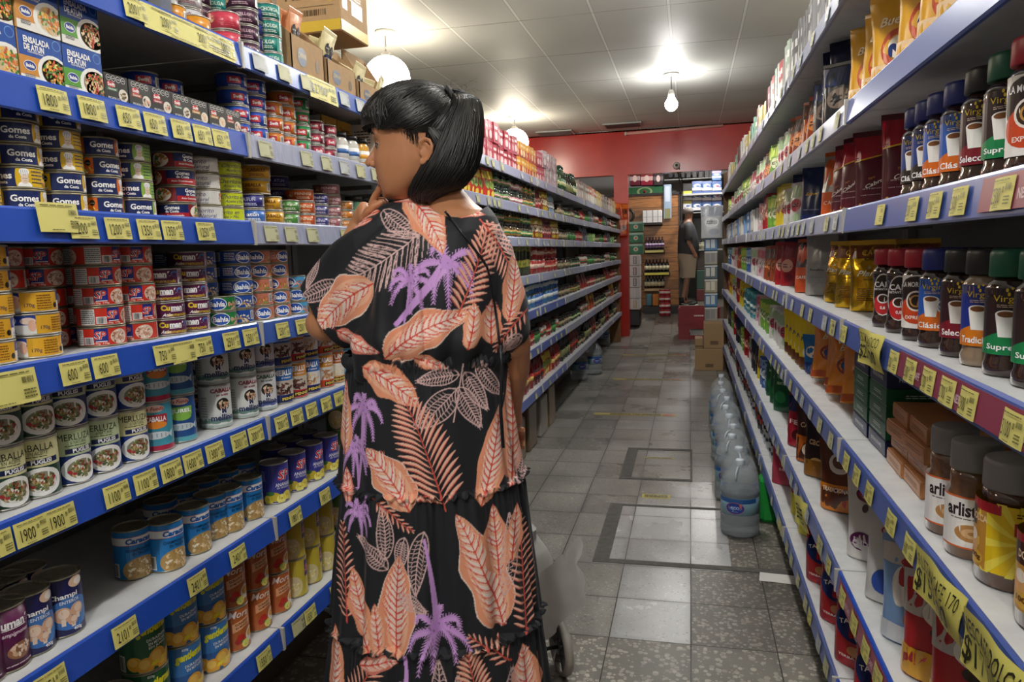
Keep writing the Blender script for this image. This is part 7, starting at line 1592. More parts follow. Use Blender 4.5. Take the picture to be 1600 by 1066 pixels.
# strands over the cap, gathered at the tie
rh = random.Random(5)
ROOT = HP(hx(711), -.012 + .03, 156)
rv = ROOT - CC; rl_ = Vector((rv.dot(HF), rv.dot(HS), rv.dot(HU)))
def strand(b, pts, r0, m=HAIR.m): 
    k = len(pts); b.tube(pts, [r0 * (1 - .35 * abs(2 * i / (k - 1) - 1)) for i in range(k)], m, 4, False)
def sl(a, b_, t): v = a.lerp(b_, t); return v
for n_ in range(1500):
    s = 1 if rh.random() < .72 else -1
    u = rh.random()
    # start on the hairline: forehead, temple, in front of the ear, behind it, nape
    if u < .45: st_ = Vector((.095 - .05 * rh.random(), s * .085 * rh.random(), .02 + .03 * rh.random()))
    elif u < .75: st_ = Vector((.07 - .09 * rh.random(), s * .084, hz(206 + 6 * rh.random()) - CC.z))
    else: st_ = Vector((-.04 - .04 * rh.random(), s * .08, hz(225 + 40 * rh.random()) - CC.z))
    bump = rh.uniform(.0, .06) if u < .45 else rh.uniform(-.012, .035) if u < .75 else .005
    if u >= .45 and rh.random() < .5: st_ = st_.lerp(rl_, rh.uniform(0, .5)); st_.y = s * .085
    lift = 1.0 + rh.uniform(.005, .035); pts = []
    for i in range(9):
        t = i / 8; v = sl(st_, rl_, t); v.z += bump * math.sin(PI * t); wob = .002 * math.sin(t * 9 + n_)
        pts.append(cap_pt(v.x, v.y + wob, v.z, lift + .03 * math.sin(PI * t)))
    strand(b, pts, rh.uniform(.0009, .0019))
# fringe
for n_ in range(520):
    y0 = rh.uniform(-.075, .078); x0 = .055 + .02 * rh.random() - abs(y0) * .25; top = cap_pt(x0, y0 * .8, .07, 1.02)
    yy2 = y0 * 1.05; xf = .118 - (abs(yy2) / .078) ** 2 * .062 + rh.uniform(-.004, .006); end = HP(hx(656) + xf - .012, yy2, rh.uniform(193, 204) + (6 if abs(yy2) > .06 else 0)); mid = HP(hx(656) + xf + rh.uniform(.002, .010), yy2 * 1.03, rh.uniform(164, 176))
    pts = [(top * (1 - t) ** 2 + mid * 2 * t * (1 - t) + end * t * t) + HS * .0015 * math.sin(6 * t + n_) for t in np.linspace(0, 1, 8)]
    strand(b, pts, rh.uniform(.0010, .0020))
for n_ in range(260):
    px_ = rh.uniform(674, 696); py_ = rh.uniform(198, 208) if px_ < 684 else rh.uniform(202, 262)
    a_ = HPX(px_, py_, .0765); e_ = T(px_ + rh.uniform(14, 26), min(288, py_ + rh.uniform(25, 45)), rh.uniform(-.09, -.06)); m_ = a_.lerp(e_, .45) + Vector((.004, -.006, 0))
    strand(b, [a_ * (1 - t) ** 2 + m_ * 2 * t * (1 - t) + e_ * t * t for t in np.linspace(0, 1, 7)], rh.uniform(.0012, .0024))
for n_ in range(70):
    x_ = rh.uniform(632, 656); a_ = HPX(x_, rh.uniform(194, 206), .079); e_ = HPX(x_ + rh.uniform(-1, 5), 206 + rh.uniform(2, 26) * (x_ - 626) / 28, .0745); m_ = a_.lerp(e_, .5) + HS * .003
    strand(b, [a_ * (1 - t) ** 2 + m_ * 2 * t * (1 - t) + e_ * t * t for t in np.linspace(0, 1, 6)], rh.uniform(.00025, .0005))
part('hair', b, woman)
# ponytail: falls in a broad curtain over the nape
b = MB(); tail = [(717, 153, 8, .02), (725, 149, 15, .030), (734, 158, 20, .042), (731, 178, 27, .052), (724, 205, 34, .060), (715, 238, 41, .070), (703, 268, 45, .074), (688, 292, 42, .068), (673, 305, 30, .05), (668, 311, 14, .03)]
def tail_c(t):
    f_ = t * (len(tail) - 1); i = min(int(f_), len(tail) - 2); q_ = f_ - i; a_, c_ = tail[i], tail[i + 1]; return [a_[k] + (c_[k] - a_[k]) * q_ for k in range(4)]
rings(b, [(T(*(lambda q_: (q_[0], q_[1]))(tail_c(t)), -.045 if t > .1 else -.04), Vector((tail_c(t)[2] * PXM * .93, 0, 0)), Vector((0, tail_c(t)[3] * .9, 0))) for t in np.linspace(0, 1, 18)], 28, True, HAIR.m, 2.2)
for n_ in range(800):
    ph = rh.uniform(0, 2 * PI); dph = rh.uniform(-.5, .5); rr_ = rh.uniform(.95, 1.04); pts = []; t1 = rh.uniform(.8, 1.02)
    for i in range(11):
        t = t1 * i / 10; q_ = tail_c(min(t, 1)); c_ = T(q_[0], q_[1], -.04); a_ = ph + dph * t
        pts.append(c_ + Vector((math.cos(a_) * q_[2] * PXM * rr_, math.sin(a_) * q_[3] * rr_, -.004 * max(0, t - .9) * 20)))
    strand(b, pts, rh.uniform(.0009, .0019))
for n_ in range(110):   # from the tie over to the tail, and loose flyaways
    a_ = ROOT + Vector((rh.uniform(-.012, .012), rh.uniform(-.02, .02), rh.uniform(-.01, .012))); e_ = T(rh.uniform(722, 752), rh.uniform(170, 200), rh.uniform(-.09, .0)); m_ = T(rh.uniform(724, 742), rh.uniform(128, 140), rh.uniform(-.07, .0))
    strand(b, [a_ * (1 - t) ** 2 + m_ * 2 * t * (1 - t) + e_ * t * t for t in np.linspace(0, 1, 8)], rh.uniform(.001, .0022))
for n_ in range(22):
    a_ = T(rh.uniform(690, 735), rh.uniform(134, 150), rh.uniform(-.05, .02)); e_ = a_ + Vector((rh.uniform(.0, .05), rh.uniform(-.02, .02), rh.uniform(-.005, .025))); b.tube([a_, a_.lerp(e_, .5) + Vector((0, 0, .006)), e_], .00018, HAIR.m, 3, False)
part('ponytail', b, woman)
b = MB(); b.tube([ROOT + Vector((.006, -.004, 0)) + Matrix.Rotation(t, 3, Vector((1, 0, .5)).normalized()) @ Vector((0, .019, .0)) for t in np.linspace(0, 2 * PI, 21)], .006, mat('121214', .6), 10, False)
part('hair_tie', b, woman); b = MB(); b.lathe([(.0001, -.003), (.003, 0), (.0001, .003)], mat('f0f0f0', .1, .3), 12, T=Matrix.Translation(T(718, 161, -.075))); part('hair_bead', b, woman, 'small white bead')

# ---- the print of the dress, drawn as a cloth pattern
CXA, CYA, CW_, CH_, KS = 455, 290, 430, 900, 2.5
canvas = np.zeros((int(CH_ * KS), int(CW_ * KS), 3), np.float32); canvas[:] = lin('0f1219')[:3]
def fillp(pts, c):
    P_ = (np.array(pts, np.float32) - (CXA, CYA)) * KS; c = lin(c)[:3]
    x0, y0 = np.floor(P_.min(0)).astype(int); x1, y1 = np.ceil(P_.max(0)).astype(int)
    x0, y0, x1, y1 = max(x0, 0), max(y0, 0), min(x1, canvas.shape[1] - 1), min(y1, canvas.shape[0] - 1)
    if x1 <= x0 or y1 <= y0: return
    X_, Y_ = np.meshgrid(np.arange(x0, x1 + 1) + .5, np.arange(y0, y1 + 1) + .5); ins = np.zeros(X_.shape, bool)
    for i in range(len(P_)):
        (xa, ya), (xb, yb) = P_[i], P_[(i + 1) % len(P_)]
        if ya == yb: continue
        ins ^= ((ya > Y_) != (yb > Y_)) & (X_ < (xb - xa) * (Y_ - ya) / (yb - ya) + xa)
    canvas[y0:y1 + 1, x0:x1 + 1][ins] = c
rp = random.Random(12)
def stroke(pts, w_, c, w1=None):
    pts = [np.array(p, float) for p in pts]; L_, R_ = [], []; k = len(pts); w1 = w_ if w1 is None else w1
    for i, p in enumerate(pts):
        t = pts[min(i + 1, k - 1)] - pts[max(i - 1, 0)]; t /= (np.hypot(*t) + 1e-6); n = np.array((-t[1], t[0])); ww = (w_ + (w1 - w_) * i / (k - 1)) / 2
        L_.append(p + n * ww); R_.append(p - n * ww)
    fillp(L_ + R_[::-1], c)
def bez(a, c, b_, n=12): a, c, b_ = map(lambda q_: np.array(q_, float), (a, c, b_)); return [a * (1 - t) ** 2 + c * 2 * t * (1 - t) + b_ * t * t for t in np.linspace(0, 1, n)]
def axis(a, b_, bend): a, b_ = np.array(a, float), np.array(b_, float); d = b_ - a; n = np.array((-d[1], d[0])); return bez(a, (a + b_) / 2 + n * bend, b_, 16)
def leaf(a, b_, hw, bend=.08, kind=0):
    ax_ = axis(a, b_, bend); k = len(ax_); wv = rp.random() * 6
    def shape(s): 
        L_, R_ = [], []
        for i, p in enumerate(ax_):
            t = i / (k - 1); d = ax_[min(i + 1, k - 1)] - ax_[max(i - 1, 0)]; d /= np.hypot(*d) + 1e-6; n = np.array((-d[1], d[0]))
            w_ = hw * s * (math.sin(PI * t ** .75) ** .8 if 0 < t < 1 else 0) * (1 + .10 * math.sin(t * 16 + wv) * (s > .9)); L_.append(p + n * w_); R_.append(p - n * w_ * (.92 + .08 * math.sin(t * 13)))
        return L_ + R_[::-1]
    c0, c1, c2 = ('eb9c78', 'f0b797', 'f6e0d4') if kind == 0 else ('e27f6e', 'f4c0ac', 'f6e0d4')
    fillp(shape(1.06), c2 if hw > 24 else c0); fillp(shape(1.0), c0); fillp(shape(.72), c1)
    L = np.hypot(*(np.array(b_, float) - np.array(a, float)))
    nv = max(5, int(L / 10)); veins = []
    for i in range(1, nv):
        t = i / nv; p = ax_[int(t * (k - 1))]; d = ax_[min(int(t * (k - 1)) + 1, k - 1)] - ax_[max(int(t * (k - 1)) - 1, 0)]; d /= np.hypot(*d) + 1e-6; n = np.array((-d[1], d[0])); w_ = hw * math.sin(PI * t ** .75) ** .8
        for s in (-1, 1):
            q_ = rp.uniform(.72, .98); e = p + n * s * w_ * .84 * q_ + d * w_ * 1.05 * q_; m_ = p + n * s * w_ * .34 + d * w_ * .22
            stroke(bez(p + d * 3, m_ + d * 4, e - n * s * w_ * .12, 8), 6.5 + hw * .10, c2, .8); veins.append((bez(p, m_, e, 8), rp.uniform(1.6, 2.8)))
            if hw > 14: veins.append((bez(m_, m_ + n * s * w_ * .12 + d * w_ * .25, m_ + n * s * w_ * rp.uniform(.15, .4) + d * w_ * rp.uniform(.6, .9), 6), 1.5))
    for pts_, w_ in veins: stroke(pts_, w_, rp.choice(('e0503f', 'e8664e', 'dc4638')), .4)
    stroke(ax_, 2.4, 'd8402f', 1.2)
def frond(a, b_, ln, n=12, bend=.08, ang=.95, c='f0bfa6'):
    ax_ = axis(a, b_, bend); k = len(ax_)
    for i in range(1, n + 1):
        t = i / n * .98; f_ = t * (k - 1); q_ = int(min(f_, k - 2)); p = ax_[q_] + (ax_[q_ + 1] - ax_[q_]) * (f_ - q_); d = ax_[q_ + 1] - ax_[q_]; d /= np.hypot(*d) + 1e-6; n_ = np.array((-d[1], d[0]))
        l = ln * (math.sin(PI * min(1, .18 + t * .82)) ** .55 * .9 + .12)
        for s in (-1, 1):
            dr = d * math.cos(ang - .3 * t) + n_ * s * math.sin(ang - .3 * t); e = p + dr * l + np.array((0, l * .10)); m_ = p + dr * l * .5 - d * -l * .06; w_ = 4.3 if ln > 30 else 3.0
            L_ = bez(p, m_ - d * w_ * 1.6, e, 8); R_ = bez(p, m_ + d * w_ * 1.6, e, 8); fillp(L_ + R_[::-1], 'dd5a48'); 
            L_ = bez(p, m_ - d * w_ * .9 + d * .6, e, 8); R_ = bez(p, m_ + d * w_ * 1.5, e, 8); fillp(L_ + R_[::-1], c)
    stroke(ax_, 2.2, 'd8503f', 1.2)
def palm(c_, r_, trunk=None, tw=7, droop=.5):
    if trunk: stroke(bez(c_, ((c_[0] + trunk[0]) / 2 + 4, (c_[1] + trunk[1]) / 2), trunk, 10), tw, 'd4a0e4', tw * .45)
    c_ = np.array(c_, float)
    for i in range(8):
        t = 2 * PI * i / 8 + rp.uniform(-.25, .25); d = np.array((math.cos(t), math.sin(t))); e = c_ + d * r_ * rp.uniform(.75, 1.05) + np.array((0, r_ * (droop * .5 + .25))); m_ = c_ + d * r_ * .75 - np.array((0, r_ * .25))
        rib = bez(c_, m_, e, 14); rw = r_ * .13
        fillp([rib[j] + np.array((0, -1.0)) * rw * math.sin(PI * j / 13) * .35 for j in range(14)] + [rib[j] + np.array((0, 1.0)) * rw * math.sin(PI * (j / 13) ** .7) * 1.25 for j in range(13, -1, -1)], 'd6a0e4')
        for j in range(1, 14):
            p = rib[j]; dd = rib[j] - rib[j - 1]; dd /= np.hypot(*dd) + 1e-6; n_ = np.array((-dd[1], dd[0]))
            for s in (-1, 1): stroke([p, p + (n_ * s * .8 + dd * .7 + np.array((0, .35))) * r_ * .24 * (1 - j / 20)], 1.9, 'dcaae8', .6)
        stroke(rib, 3.2, 'd09ae0', 1)
    fillp([c_ + np.array((math.cos(t), math.sin(t))) * r_ * .2 for t in np.linspace(0, 2 * PI, 12)], 'cf9ae0')
    for i in range(14): p = c_ + np.array((rp.uniform(-1, 1), rp.uniform(-1, 1))) * r_ * .4; stroke([p, p + (1.5, 3)], 1.0, '5a4070')
def outl(a, b_, hw, bend=.08, c='dcb8b4'):
    ax_ = axis(a, b_, bend); k = len(ax_); L_, R_ = [], []
    for i, p in enumerate(ax_):
        t = i / (k - 1); d = ax_[min(i + 1, k - 1)] - ax_[max(i - 1, 0)]; d /= np.hypot(*d) + 1e-6; n = np.array((-d[1], d[0])); w_ = hw * math.sin(PI * t ** .8) ** .8 if 0 < t < 1 else 0; L_.append(p + n * w_); R_.append(p - n * w_)
        if 1 < i < k - 1:
            for s, E in ((1, L_), (-1, R_)): stroke([p, p + n * s * w_ * .5 + d * hw * .25, E[-1] + d * hw * .3], 1.5, c, .7); stroke([p + n * s * w_ * .5 + d * hw * .25, p + n * s * w_ * .6 + d * hw * .6], 1.2, c, .6)
    stroke(L_, 1.7, c); stroke(R_, 1.7, c); stroke(ax_, 1.5, c)
def ofrond(a, b_, ln, n, bend=.05, c='dcb8b4'):
    ax_ = axis(a, b_, bend); k = len(ax_)
    for i in range(1, n + 1):
        f_ = i / n * .97 * (k - 1); q_ = int(min(f_, k - 2)); p = ax_[q_]; d = ax_[q_ + 1] - ax_[q_]; d /= np.hypot(*d) + 1e-6; n_ = np.array((-d[1], d[0])); l = ln * math.sin(PI * min(1, .2 + .8 * i / n)) ** .5
        for s in (-1, 1):
            dr = d * .75 + n_ * s * .8; e = p + dr * l
            if (i // 3) % 2: L_ = bez(p, p + dr * l * .5 - d * 5, e, 8); R_ = bez(p, p + dr * l * .5 + d * 5, e, 8); stroke(L_, 1.4, c); stroke(R_, 1.4, c); [stroke([L_[j], R_[min(j + 1, 7)]], 1.2, c) for j in (2, 4, 5)]
            else: stroke(bez(p, p + dr * l * .5 - d * 2, e, 6), 1.9, c, .8)
    stroke(ax_, 1.8, c)
# bodice and sleeves
ofrond((680, 356), (560, 436), 46, 20, -.08); outl((606, 330), (665, 372), 14, .1); outl((540, 440), (470, 470), 14, 0); outl((500, 402), (484, 450), 9, 0)
for a_, b_ in (((598, 322), (552, 336)), ((600, 332), (548, 350)), ((592, 345), (552, 362)), ((600, 316), (566, 324))): leaf(a_, b_, 5.5, .1, 1)
palm((707, 410), 48, (632, 500), 15); palm((655, 432), 34, (640, 520), 5)
leaf((598, 440), (506, 512), 33, .12); leaf((618, 548), (745, 482), 27, -.16); leaf((636, 306), (702, 398), 24, -.18); leaf((610, 312), (700, 318), 9, -.1, 1); leaf((536, 512), (612, 538), 13, .1, 1)
frond((722, 486), (766, 352), 34, 15, .05); frond((752, 345), (806, 440), 30, 13, -.1); leaf((737, 534), (745, 466), 14, .1); leaf((770, 530), (772, 462), 15, -.05); leaf((795, 500), (806, 384), 17, .05); frond((826, 480), (776, 540), 18, 8)
leaf((660, 545), (705, 560), 10, 0); outl((815, 520), (788, 545), 10); outl((560, 470), (500, 500), 10) if False else None
outl((780, 350), (812, 402), 12); leaf((700, 330), (760, 338), 9, 0, 1)
# first tier
leaf((582, 562), (668, 617), 24, -.12)
stroke(bez((730, 555), (722, 600), (716, 640)), 1.8, 'dcb8b4'); outl((724, 572), (664, 580), 12, .05); outl((720, 592), (662, 644), 19, -.08); outl((722, 590), (754, 650), 14, .0); outl((732, 568), (764, 626), 12, .05); outl((748, 556), (786, 612), 10, .05)
palm((582, 622), 34, (572, 745), 8, .8); palm((566, 684), 28, (572, 745), 6, .9)
leaf((655, 764), (586, 680), 27, .1); frond((706, 764), (648, 612), 54, 17, .05); leaf((756, 762), (782, 622), 21, .06); leaf((800, 742), (796, 572), 17, .04); leaf((548, 700), (546, 590), 13, 0); leaf((556, 770), (552, 716), 10, 0, 1)
outl((812, 745), (818, 690), 10)
# second tier
palm((575, 775), 26, (590, 745), 4); outl((618, 836), (612, 760), 12); outl((622, 850), (574, 812), 12); outl((648, 800), (640, 850), 10); outl((676, 790), (664, 880), 14); frond((600, 748), (660, 790), 14, 8)
frond((558, 940), (546, 800), 24, 14, .02); leaf((598, 962), (566, 858), 19, -.08); leaf((636, 968), (640, 826), 27, -.04); leaf((612, 966), (604, 895), 13, 0)
palm((694, 925), 46, (676, 800), 8, .5); leaf((788, 942), (720, 768), 30, .06); leaf((782, 870), (772, 764), 18, 0); outl((788, 900), (796, 780), 12); frond((822, 960), (812, 800), 26, 15, 0); leaf((800, 850), (808, 772), 12, 0)
outl((640, 880), (680, 900), 10)
# third tier
frond((548, 1064), (612, 966), 30, 12, .06); palm((650, 1030), 50, (650, 960), 9, .6); outl((692, 1080), (696, 968), 15); outl((712, 1070), (724, 990), 12); frond((770, 1075), (738, 965), 34, 14, -.05); leaf((532, 1090), (536, 950), 17, .05); leaf((826, 1078), (816, 975), 22, 0); leaf((580, 990), (640, 972), 12, 0, 1); frond((800, 990), (740, 940), 20, 8); outl((790, 1070), (800, 1000), 14)
for y_ in (1110, 1180): leaf((560, y_ + 60), (600, y_ - 20), 25); frond((680, y_ + 60), (660, y_ - 40), 40, 12); palm((760, y_), 45); leaf((830, y_ + 50), (815, y_ - 30), 20)
def sample(pts):
    """pts: local points; colour where they sit on the flat-laid print"""
    out = np.zeros((len(pts), 3), np.float32)
    a = pts[:, 0] + A0; z = pts[:, 2]
    X_ = a * hr.x + WD * hf.x; Y_ = a * hr.y + WD * hf.y; Zc = z - CAM_H
    cx = right.x * X_ + right.y * Y_ + right.z * Zc; cy = up.x * X_ + up.y * Y_ + up.z * Zc; cz = fwd.x * X_ + fwd.y * Y_ + fwd.z * Zc
    px = (CX + FOC * cx / cz - CXA) * KS; py = (CY - FOC * cy / cz - CYA) * KS
    xi = np.clip(px, 0, canvas.shape[1] - 2); yi = np.clip(py, 0, canvas.shape[0] - 2); x0 = xi.astype(int); y0 = yi.astype(int); fx, fy = (xi - x0)[:, None], (yi - y0)[:, None]
    return canvas[y0, x0] * (1 - fx) * (1 - fy) + canvas[y0, x0 + 1] * fx * (1 - fy) + canvas[y0 + 1, x0] * (1 - fx) * fy + canvas[y0 + 1, x0 + 1] * fx * fy
CL = NT('printed_viscose'); vc = CL.n('ShaderNodeAttribute', attribute_name='Col').outputs['Color']; CL.set(CL.b.inputs['Base Color'], vc); CL.b.inputs['Roughness'].default_value = .72; CL.b.inputs['Sheen Weight'].default_value = .05
tcs = CL.n('ShaderNodeTexCoord').outputs['Object']; CL.set(CL.b.inputs['Normal'], CL.n('ShaderNodeBump', {'Strength': .25, 'Distance': .003, 'Height': CL.n('ShaderNodeTexNoise', {'Vector': CL.n('ShaderNodeMapping', {'Vector': tcs, 'Scale': (1, 1, .35)}).outputs[0], 'Scale': 45, 'Detail': 3}).outputs[0]}).outputs[0])
# skirt: three gathered tiers
SILH = [(552, 548, 794), (575, 546, 796), (620, 543, 800), (700, 539, 812), (745, 537, 820), (765, 536, 824), (860, 530, 834), (960, 526, 845), (985, 524, 849), (1066, 517, 858), (1200, 508, 872), (1330, 500, 884)]
seams = [(745, 0), (962, 1)]
th_list = np.concatenate([np.linspace(-PI * .56, PI * .56, 520), np.linspace(PI * .56, PI * 1.44, 122)[1:-1]])   # 0 = towards us
pyl = np.concatenate([np.arange(552, 1085, 1.15), np.arange(1085, 1331, 5)])
V_ = np.zeros((len(pyl), len(th_list), 3), np.float32)
for i, py in enumerate(pyl):
    l, r_ = lerp_t([(a_, b_) for a_, b_, c_ in SILH], py), lerp_t([(a_, c_) for a_, b_, c_ in SILH], py)
    pl, pr = T(l, py), T(r_, py); cx_ = (pl + pr) / 2; wa = (pr.x - pl.x) / 2; wb = wa * (.90 - .08 * min(1, max(0, py - 552) / 300))
    zc = T(668, py).z
    tier = 0 if py < 745 else 1 if py < 962 else 2; t0 = (552, 745, 962)[tier]; t = (py - t0) / 200
    amp = (.006 + .016 * min(t, 1.2)) * (1 if tier else .55); th = th_list
    nz_ = np.sin(th * (9 + 3 * tier) + 2.1 * tier + .7 * np.sin(th * 3 + tier)) * .6 + np.sin(th * (17 + 5 * tier) + 1.3 * tier + np.sin(th * 5)) * .35
    gath = .0028 * np.exp(-t * 9) * np.sin(th * 80 + 4 * np.sin(th * 7))
    frill = 0
    for s_, k_ in seams:
        d_ = py - s_
        if -4 < d_ < 5: frill = frill + .010 * math.cos(d_ / 10 * PI) * (1 + .5 * np.sin(th * 70 + 3 * np.sin(th * 11)))
    if tier and t < .06: pass
    rr_ = 1 + (nz_ * amp + gath + frill) / wa
    V_[i, :, 0] = cx_.x + wa * np.sin(th) * rr_; V_[i, :, 1] = -.0 - wb * np.cos(th) * rr_ + .02; V_[i, :, 2] = zc + .004 * np.sin(th * 60 + np.sin(9 * th)) * (abs(frill) > .003 if not np.isscalar(frill) else 0)
R_, K_ = V_.shape[:2]; idx = np.arange(R_ * K_).reshape(R_, K_); nx_ = np.roll(idx, -1, 1)
F_ = np.stack([idx[:-1], idx[1:], nx_[1:], nx_[:-1]], -1).reshape(-1, 4)[:, ::-1]
def np_mesh(name, v, f_, m, cols, mi=None):
    me = bpy.data.meshes.new(name); me.vertices.add(len(v)); me.vertices.foreach_set('co', v.astype(np.float32).ravel()); me.loops.add(f_.size); me.loops.foreach_set('vertex_index', f_.ravel().astype(np.int32))
    me.polygons.add(len(f_)); me.polygons.foreach_set('loop_start', np.arange(0, f_.size, 4, dtype=np.int32)); me.update(calc_edges=True); me.materials.append(m); me.polygons.foreach_set('use_smooth', np.ones(len(f_), bool)); set_col(me, cols); me.update(); me.validate(); return me
vv = V_.reshape(-1, 3); link('dress_skirt', np_mesh('dress_skirt', vv, F_, CL.m, sample(vv)), woman)
# bodice with wide sleeves, one cloth surface
b = MB(); Vx = lambda px0, px1, py: (T(px1, py).x - T(px0, py).x) / 2
def sec(l, r_, py, d, db=.02): return (T((l + r_) / 2, py, db), Vector((Vx(l, r_, py), 0, 0)), Vector((0, d, 0)))
rings(b, [sec(556, 788, 572, .145), sec(550, 794, 556, .15), sec(556, 796, 535, .16), sec(556, 800, 500, .165), sec(562, 800, 450, .165), sec(580, 798, 400, .16), sec(604, 792, 365, .145), sec(628, 782, 342, .12), sec(650, 770, 326, .09), sec(668, 752, 316, .07)], 60, True, 'ffffff', 2.3)
def sleeve(rows):
    rr_ = []
    for (x0, y0), (x1, y1), d, db in rows: p0, p1 = T(x0, y0, db), T(x1, y1, db); rr_.append(((p0 + p1) / 2, (p1 - p0) / 2, Vector((0, d, 0))))
    rings(b, rr_, 44, True, 'ffffff', 2.2)
sleeve([((700, 315), (700, 470), .10, .0), ((650, 309), (650, 525), .11, -.005), ((606, 320), (612, 545), .115, -.005), ((566, 343), (585, 552), .105, .0), ((532, 378), (566, 553), .09, .01), ((503, 415), (548, 548), .075, .015), ((477, 452), (533, 541), .06, .02)])
sleeve([((740, 325), (740, 480), .09, .02), ((775, 345), (770, 520), .10, .02), ((800, 375), (786, 540), .095, .02), ((817, 420), (796, 548), .085, .025), ((826, 470), (802, 552), .07, .03), ((826, 515), (799, 554), .05, .03)])
bod = solid_remesh(b, .0020, 'dress_bodice', [CL.m], 12)
v = co(bod).copy(); n_ = np.zeros(len(v) * 3, np.float32); bod.vertices.foreach_get('normal', n_); n_ = n_.reshape(-1, 3)
# drapery: folds fanning from the shoulder to the waist, gathers near the waistband
x_, z_ = v[:, 0], v[:, 2]; zs0, zw = T(680, 330).z, T(680, 556).z; tt = np.clip((zs0 - z_) / (zs0 - zw), 0, 1)
f1 = np.sin((x_ + .12 * tt * np.sin(x_ * 9)) * 62 + tt * 3) * .0075 * tt ** 1.2; f2 = np.sin(x_ * 150 + 3 * np.sin(x_ * 31)) * .0024 * tt ** 5
sh_l = T(655, 335).x; dx_ = x_ - sh_l; rad_ = np.sqrt(dx_ ** 2 + (z_ - zs0 - .03) ** 2); angf = np.arctan2(z_ - zs0 - .03, dx_)
f3 = np.where(x_ < sh_l + .02, np.sin(angf * 17 + 1.5) * .0085 * np.clip(rad_ / .2, 0, 1), 0)
blouse = .012 * np.exp(-((tt - .86) / .10) ** 2)
v += n_ * (f1 + f2 + f3 + blouse)[:, None]
bod.vertices.foreach_set('co', v.ravel())
set_col(bod, sample(v))
# cut the neckline and the sleeve openings
import bmesh
bm = bmesh.new(); bm.from_mesh(bod); nc, cu, cr = T(722, 300), [T(477, 452), T(533, 541)], [T(826, 515), T(799, 554)]
kill = []; ax1 = (T(503, 480) - T(560, 440)).normalized(); c1_ = (cu[0] + cu[1]) / 2
for f_ in bm.faces:
    c = f_.calc_center_median()
    dx, dz = (c.x - nc.x) / (52 * PXM), (c.z - nc.z) / (43 * PXM)
    if dx * dx + dz * dz < 1 and c.z > nc.z - 60 * PXM and c.y < .2: kill.append(f_); continue
    if (c - c1_).dot(ax1) > -.004 and c.x < c1_.x + .06 and c.z < cu[0].z + .01: kill.append(f_)
bmesh.ops.delete(bm, geom=kill, context='FACES'); bm.to_mesh(bod); bm.free()
bod.polygons.foreach_set('use_smooth', [True] * len(bod.polygons)); bod.update()
bo = link('dress_bodice', bod, woman); sm = bo.modifiers.new('thick', 'SOLIDIFY'); sm.thickness = .0015; sm.offset = -1
# gathered waistband, neck edging, back tie cords
b = MB(); 
for q_, hh in ((0, .011), (1, .006)):
    P = []
    for i in range(6):
        z_ = i / 5; row = []
        for j in range(360):
            t = 2 * PI * j / 360; c_ = T(671, 556 + 4 * q_); w1, w2 = Vx(547, 796, 556) + .002, .152
            k = 1 + (.006 * math.sin(t * 75 + 3 * math.sin(t * 9)) + .008 * math.sin(PI * z_)) / .17; row.append((c_.x + w1 * k * math.sin(t), .02 - w2 * k * math.cos(t), c_.z - .018 + .030 * z_ + .0025 * math.sin(t * 43)))
        P.append(row)
    if q_ == 0: b.grid(P, CL.m, closed=True, flip=False)
me = b.mesh('waistband'); set_col(me, sample(co(me))); link('waistband', me, woman)
from mathutils.bvhtree import BVHTree
BV = BVHTree.FromPolygons([tuple(q_.co) for q_ in bod.vertices], [tuple(p.vertices) for p in bod.polygons])
def on_cloth(px, py, off=.003):
    o_ = Matrix.Rotation(-RZW, 3, 'Z') @ (Vector((0, 0, CAM_H)) - Vector((wroot.x, wroot.y, 0))); d = (T(px, py, 0) - o_).normalized(); h = BV.ray_cast(o_, d)
    return (h[0] - d * off) if h[0] else T(px, py, -.12)
b = MB(); b.tube([on_cloth(700 + 4 * i, 330 + 5.2 * i) for i in range(15)] + [on_cloth(760 + (i ** .6) * 5, 408 + 9 * i) for i in range(1, 16)], .0026, '0f1219', 8)
b2 = MB(); b2.tube([T(*p) for p in ((655, 314, -.09), (672, 318, -.11), (690, 330, -.13), (712, 343, -.14), (735, 348, -.14), (758, 343, -.12), (776, 332, -.09))], .0028, '0f1219', 8)
b.tube([T(*p) for p in ((786, 540, -.165), (789, 575, -.165), (787, 640, -.16), (791, 700, -.17))], .0035, '0f1219', 8); b.tube([T(*p) for p in ((776, 350, -.11), (778, 380, -.13), (784, 430, -.145), (780, 480, -.15))], .0001, '0f1219', 8) if False else None
part('dress_cords', b, woman, 'thin black neck edging and back cords')
for s in (-1, 1):
    b = MB(); b.rbox(s * .10 - .045, -.05, 0, s * .10 + .045, .21, .022, '2a2018', .008); b.tube([(s * .10 - .04, .10, .02), (s * .10, .10, .085), (s * .10 + .04, .10, .02)], .009, '2a2018', 8); part('sandal', b, woman)

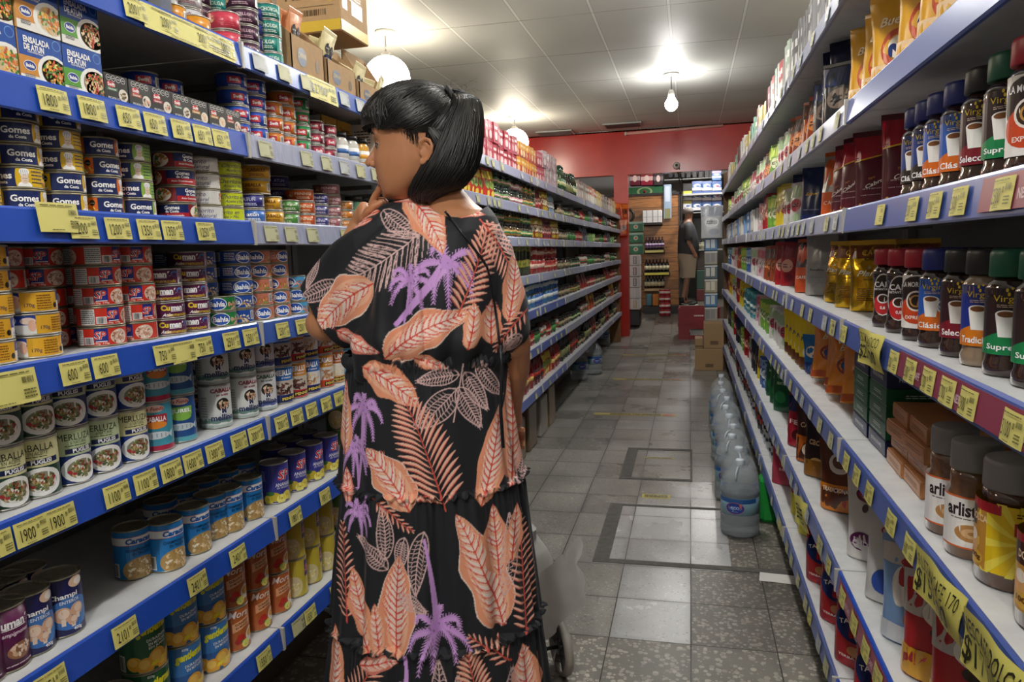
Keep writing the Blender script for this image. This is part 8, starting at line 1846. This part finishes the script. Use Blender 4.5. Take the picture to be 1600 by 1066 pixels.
# ------------------------------------------------------------ shopping trolley at her side
tp_ = on_z(862, 1066, 0) + Vector((hr.x, hr.y, 0)) * -.155 + Vector((hf.x, hf.y, 0)) * .12
tr = thing('shopping_trolley', 'grey cloth shopping trolley on two wheels behind the floral dress', 'shopping trolley', (tp_.x, tp_.y, 0), RZW + PI / 2 + .28)
b = MB(); GC = noisy('grey_cloth', 'a4a49e', 'bab9b3', 8, .55, bump=.5); P = []
for i in range(26):
    z = .14 + .36 * i / 25; k = .5 + .5 * math.sin(PI * min(1, i / 22)) ** .4; row = []
    for j in range(40):
        t = 2 * PI * j / 40; q_ = (abs(math.cos(t)) ** 3 + abs(math.sin(t)) ** 3) ** (-1 / 3); fo = 1 + .10 * noise.noise(Vector((math.cos(t) * 2, math.sin(t) * 2, z * 7)))
        row.append((.155 * k * q_ * math.cos(t) * fo + .02 * (z - .14), -.065 + .105 * k * q_ * math.sin(t) * fo, z - .03 * noise.noise(Vector((t, z * 3, 2))) * (z > .5)))
    P.append(row)
b.grid(P, GC, closed=True); b.add(P[0], [tuple(reversed(range(40)))], GC); b.add(P[-1], [tuple(range(40))], GC); part('cloth_bag', b, tr)
b = MB(); P = [[(-.16 - .03 * i / 7 + .02 * noise.noise(Vector((i, j, 1))), -.23 + .015 * j + .03 * noise.noise(Vector((i * .5, j * .4, 4))), .50 - .03 * i - .012 * j) for j in range(14)] for i in range(8)]; b.grid(P, GC); part('bag_flap', b, tr)
b = MB(); fr = mat('6a6c70', .3, .8)
for s in (-1, 1): b.tube([(-.16, s * .08 + .02, .10), (-.17, s * .07 + .04, .55), (-.19, s * .05 + .08, .95)], .009, fr, 10)
b.tube([(-.19, .03, .95), (-.19, .13, .95)], .014, '2a2a2c', 10); b.tube([(-.12, -.17, .10), (-.12, .17, .10)], .007, fr, 8); b.tube([(-.16, -.1, .12), (.12, -.09, .12), (.12, .09, .12), (-.16, .1, .12)], .007, fr, 8); b.tube([(.11, 0, .12), (.115, 0, .004)], .008, fr, 8); part('frame', b, tr)
for s in (-1, 1):
    M4 = Matrix.Translation((-.12 + .24 * 1 if False else -.12, s * .165, .098)) @ Matrix.Rotation(PI / 2, 4, 'X'); b = MB()
    b.lathe([(.080, -.014), (.095, -.012), (.098, 0), (.095, .012), (.080, .014), (.078, 0), (.080, -.014)], mat('a8a49a', .5), 36, close=False, T=M4); wp_ = link('wheel', b.mesh('wheel'), tr)
    b = MB(); b.lathe([(.0001, -.012), (.024, -.012), (.026, .0), (.024, .012), (.0001, .012)], mat('5a5c60', .4), 20, T=M4)
    for k in range(6): t = k * PI / 3; b.tube([(-.12 + .02 * math.cos(t), s * .165, .098 + .02 * math.sin(t)), (-.12 + .08 * math.cos(t), s * .165, .098 + .08 * math.sin(t))], .011, mat('5a5c60', .4), 8)
    part('hub', b, wp_)
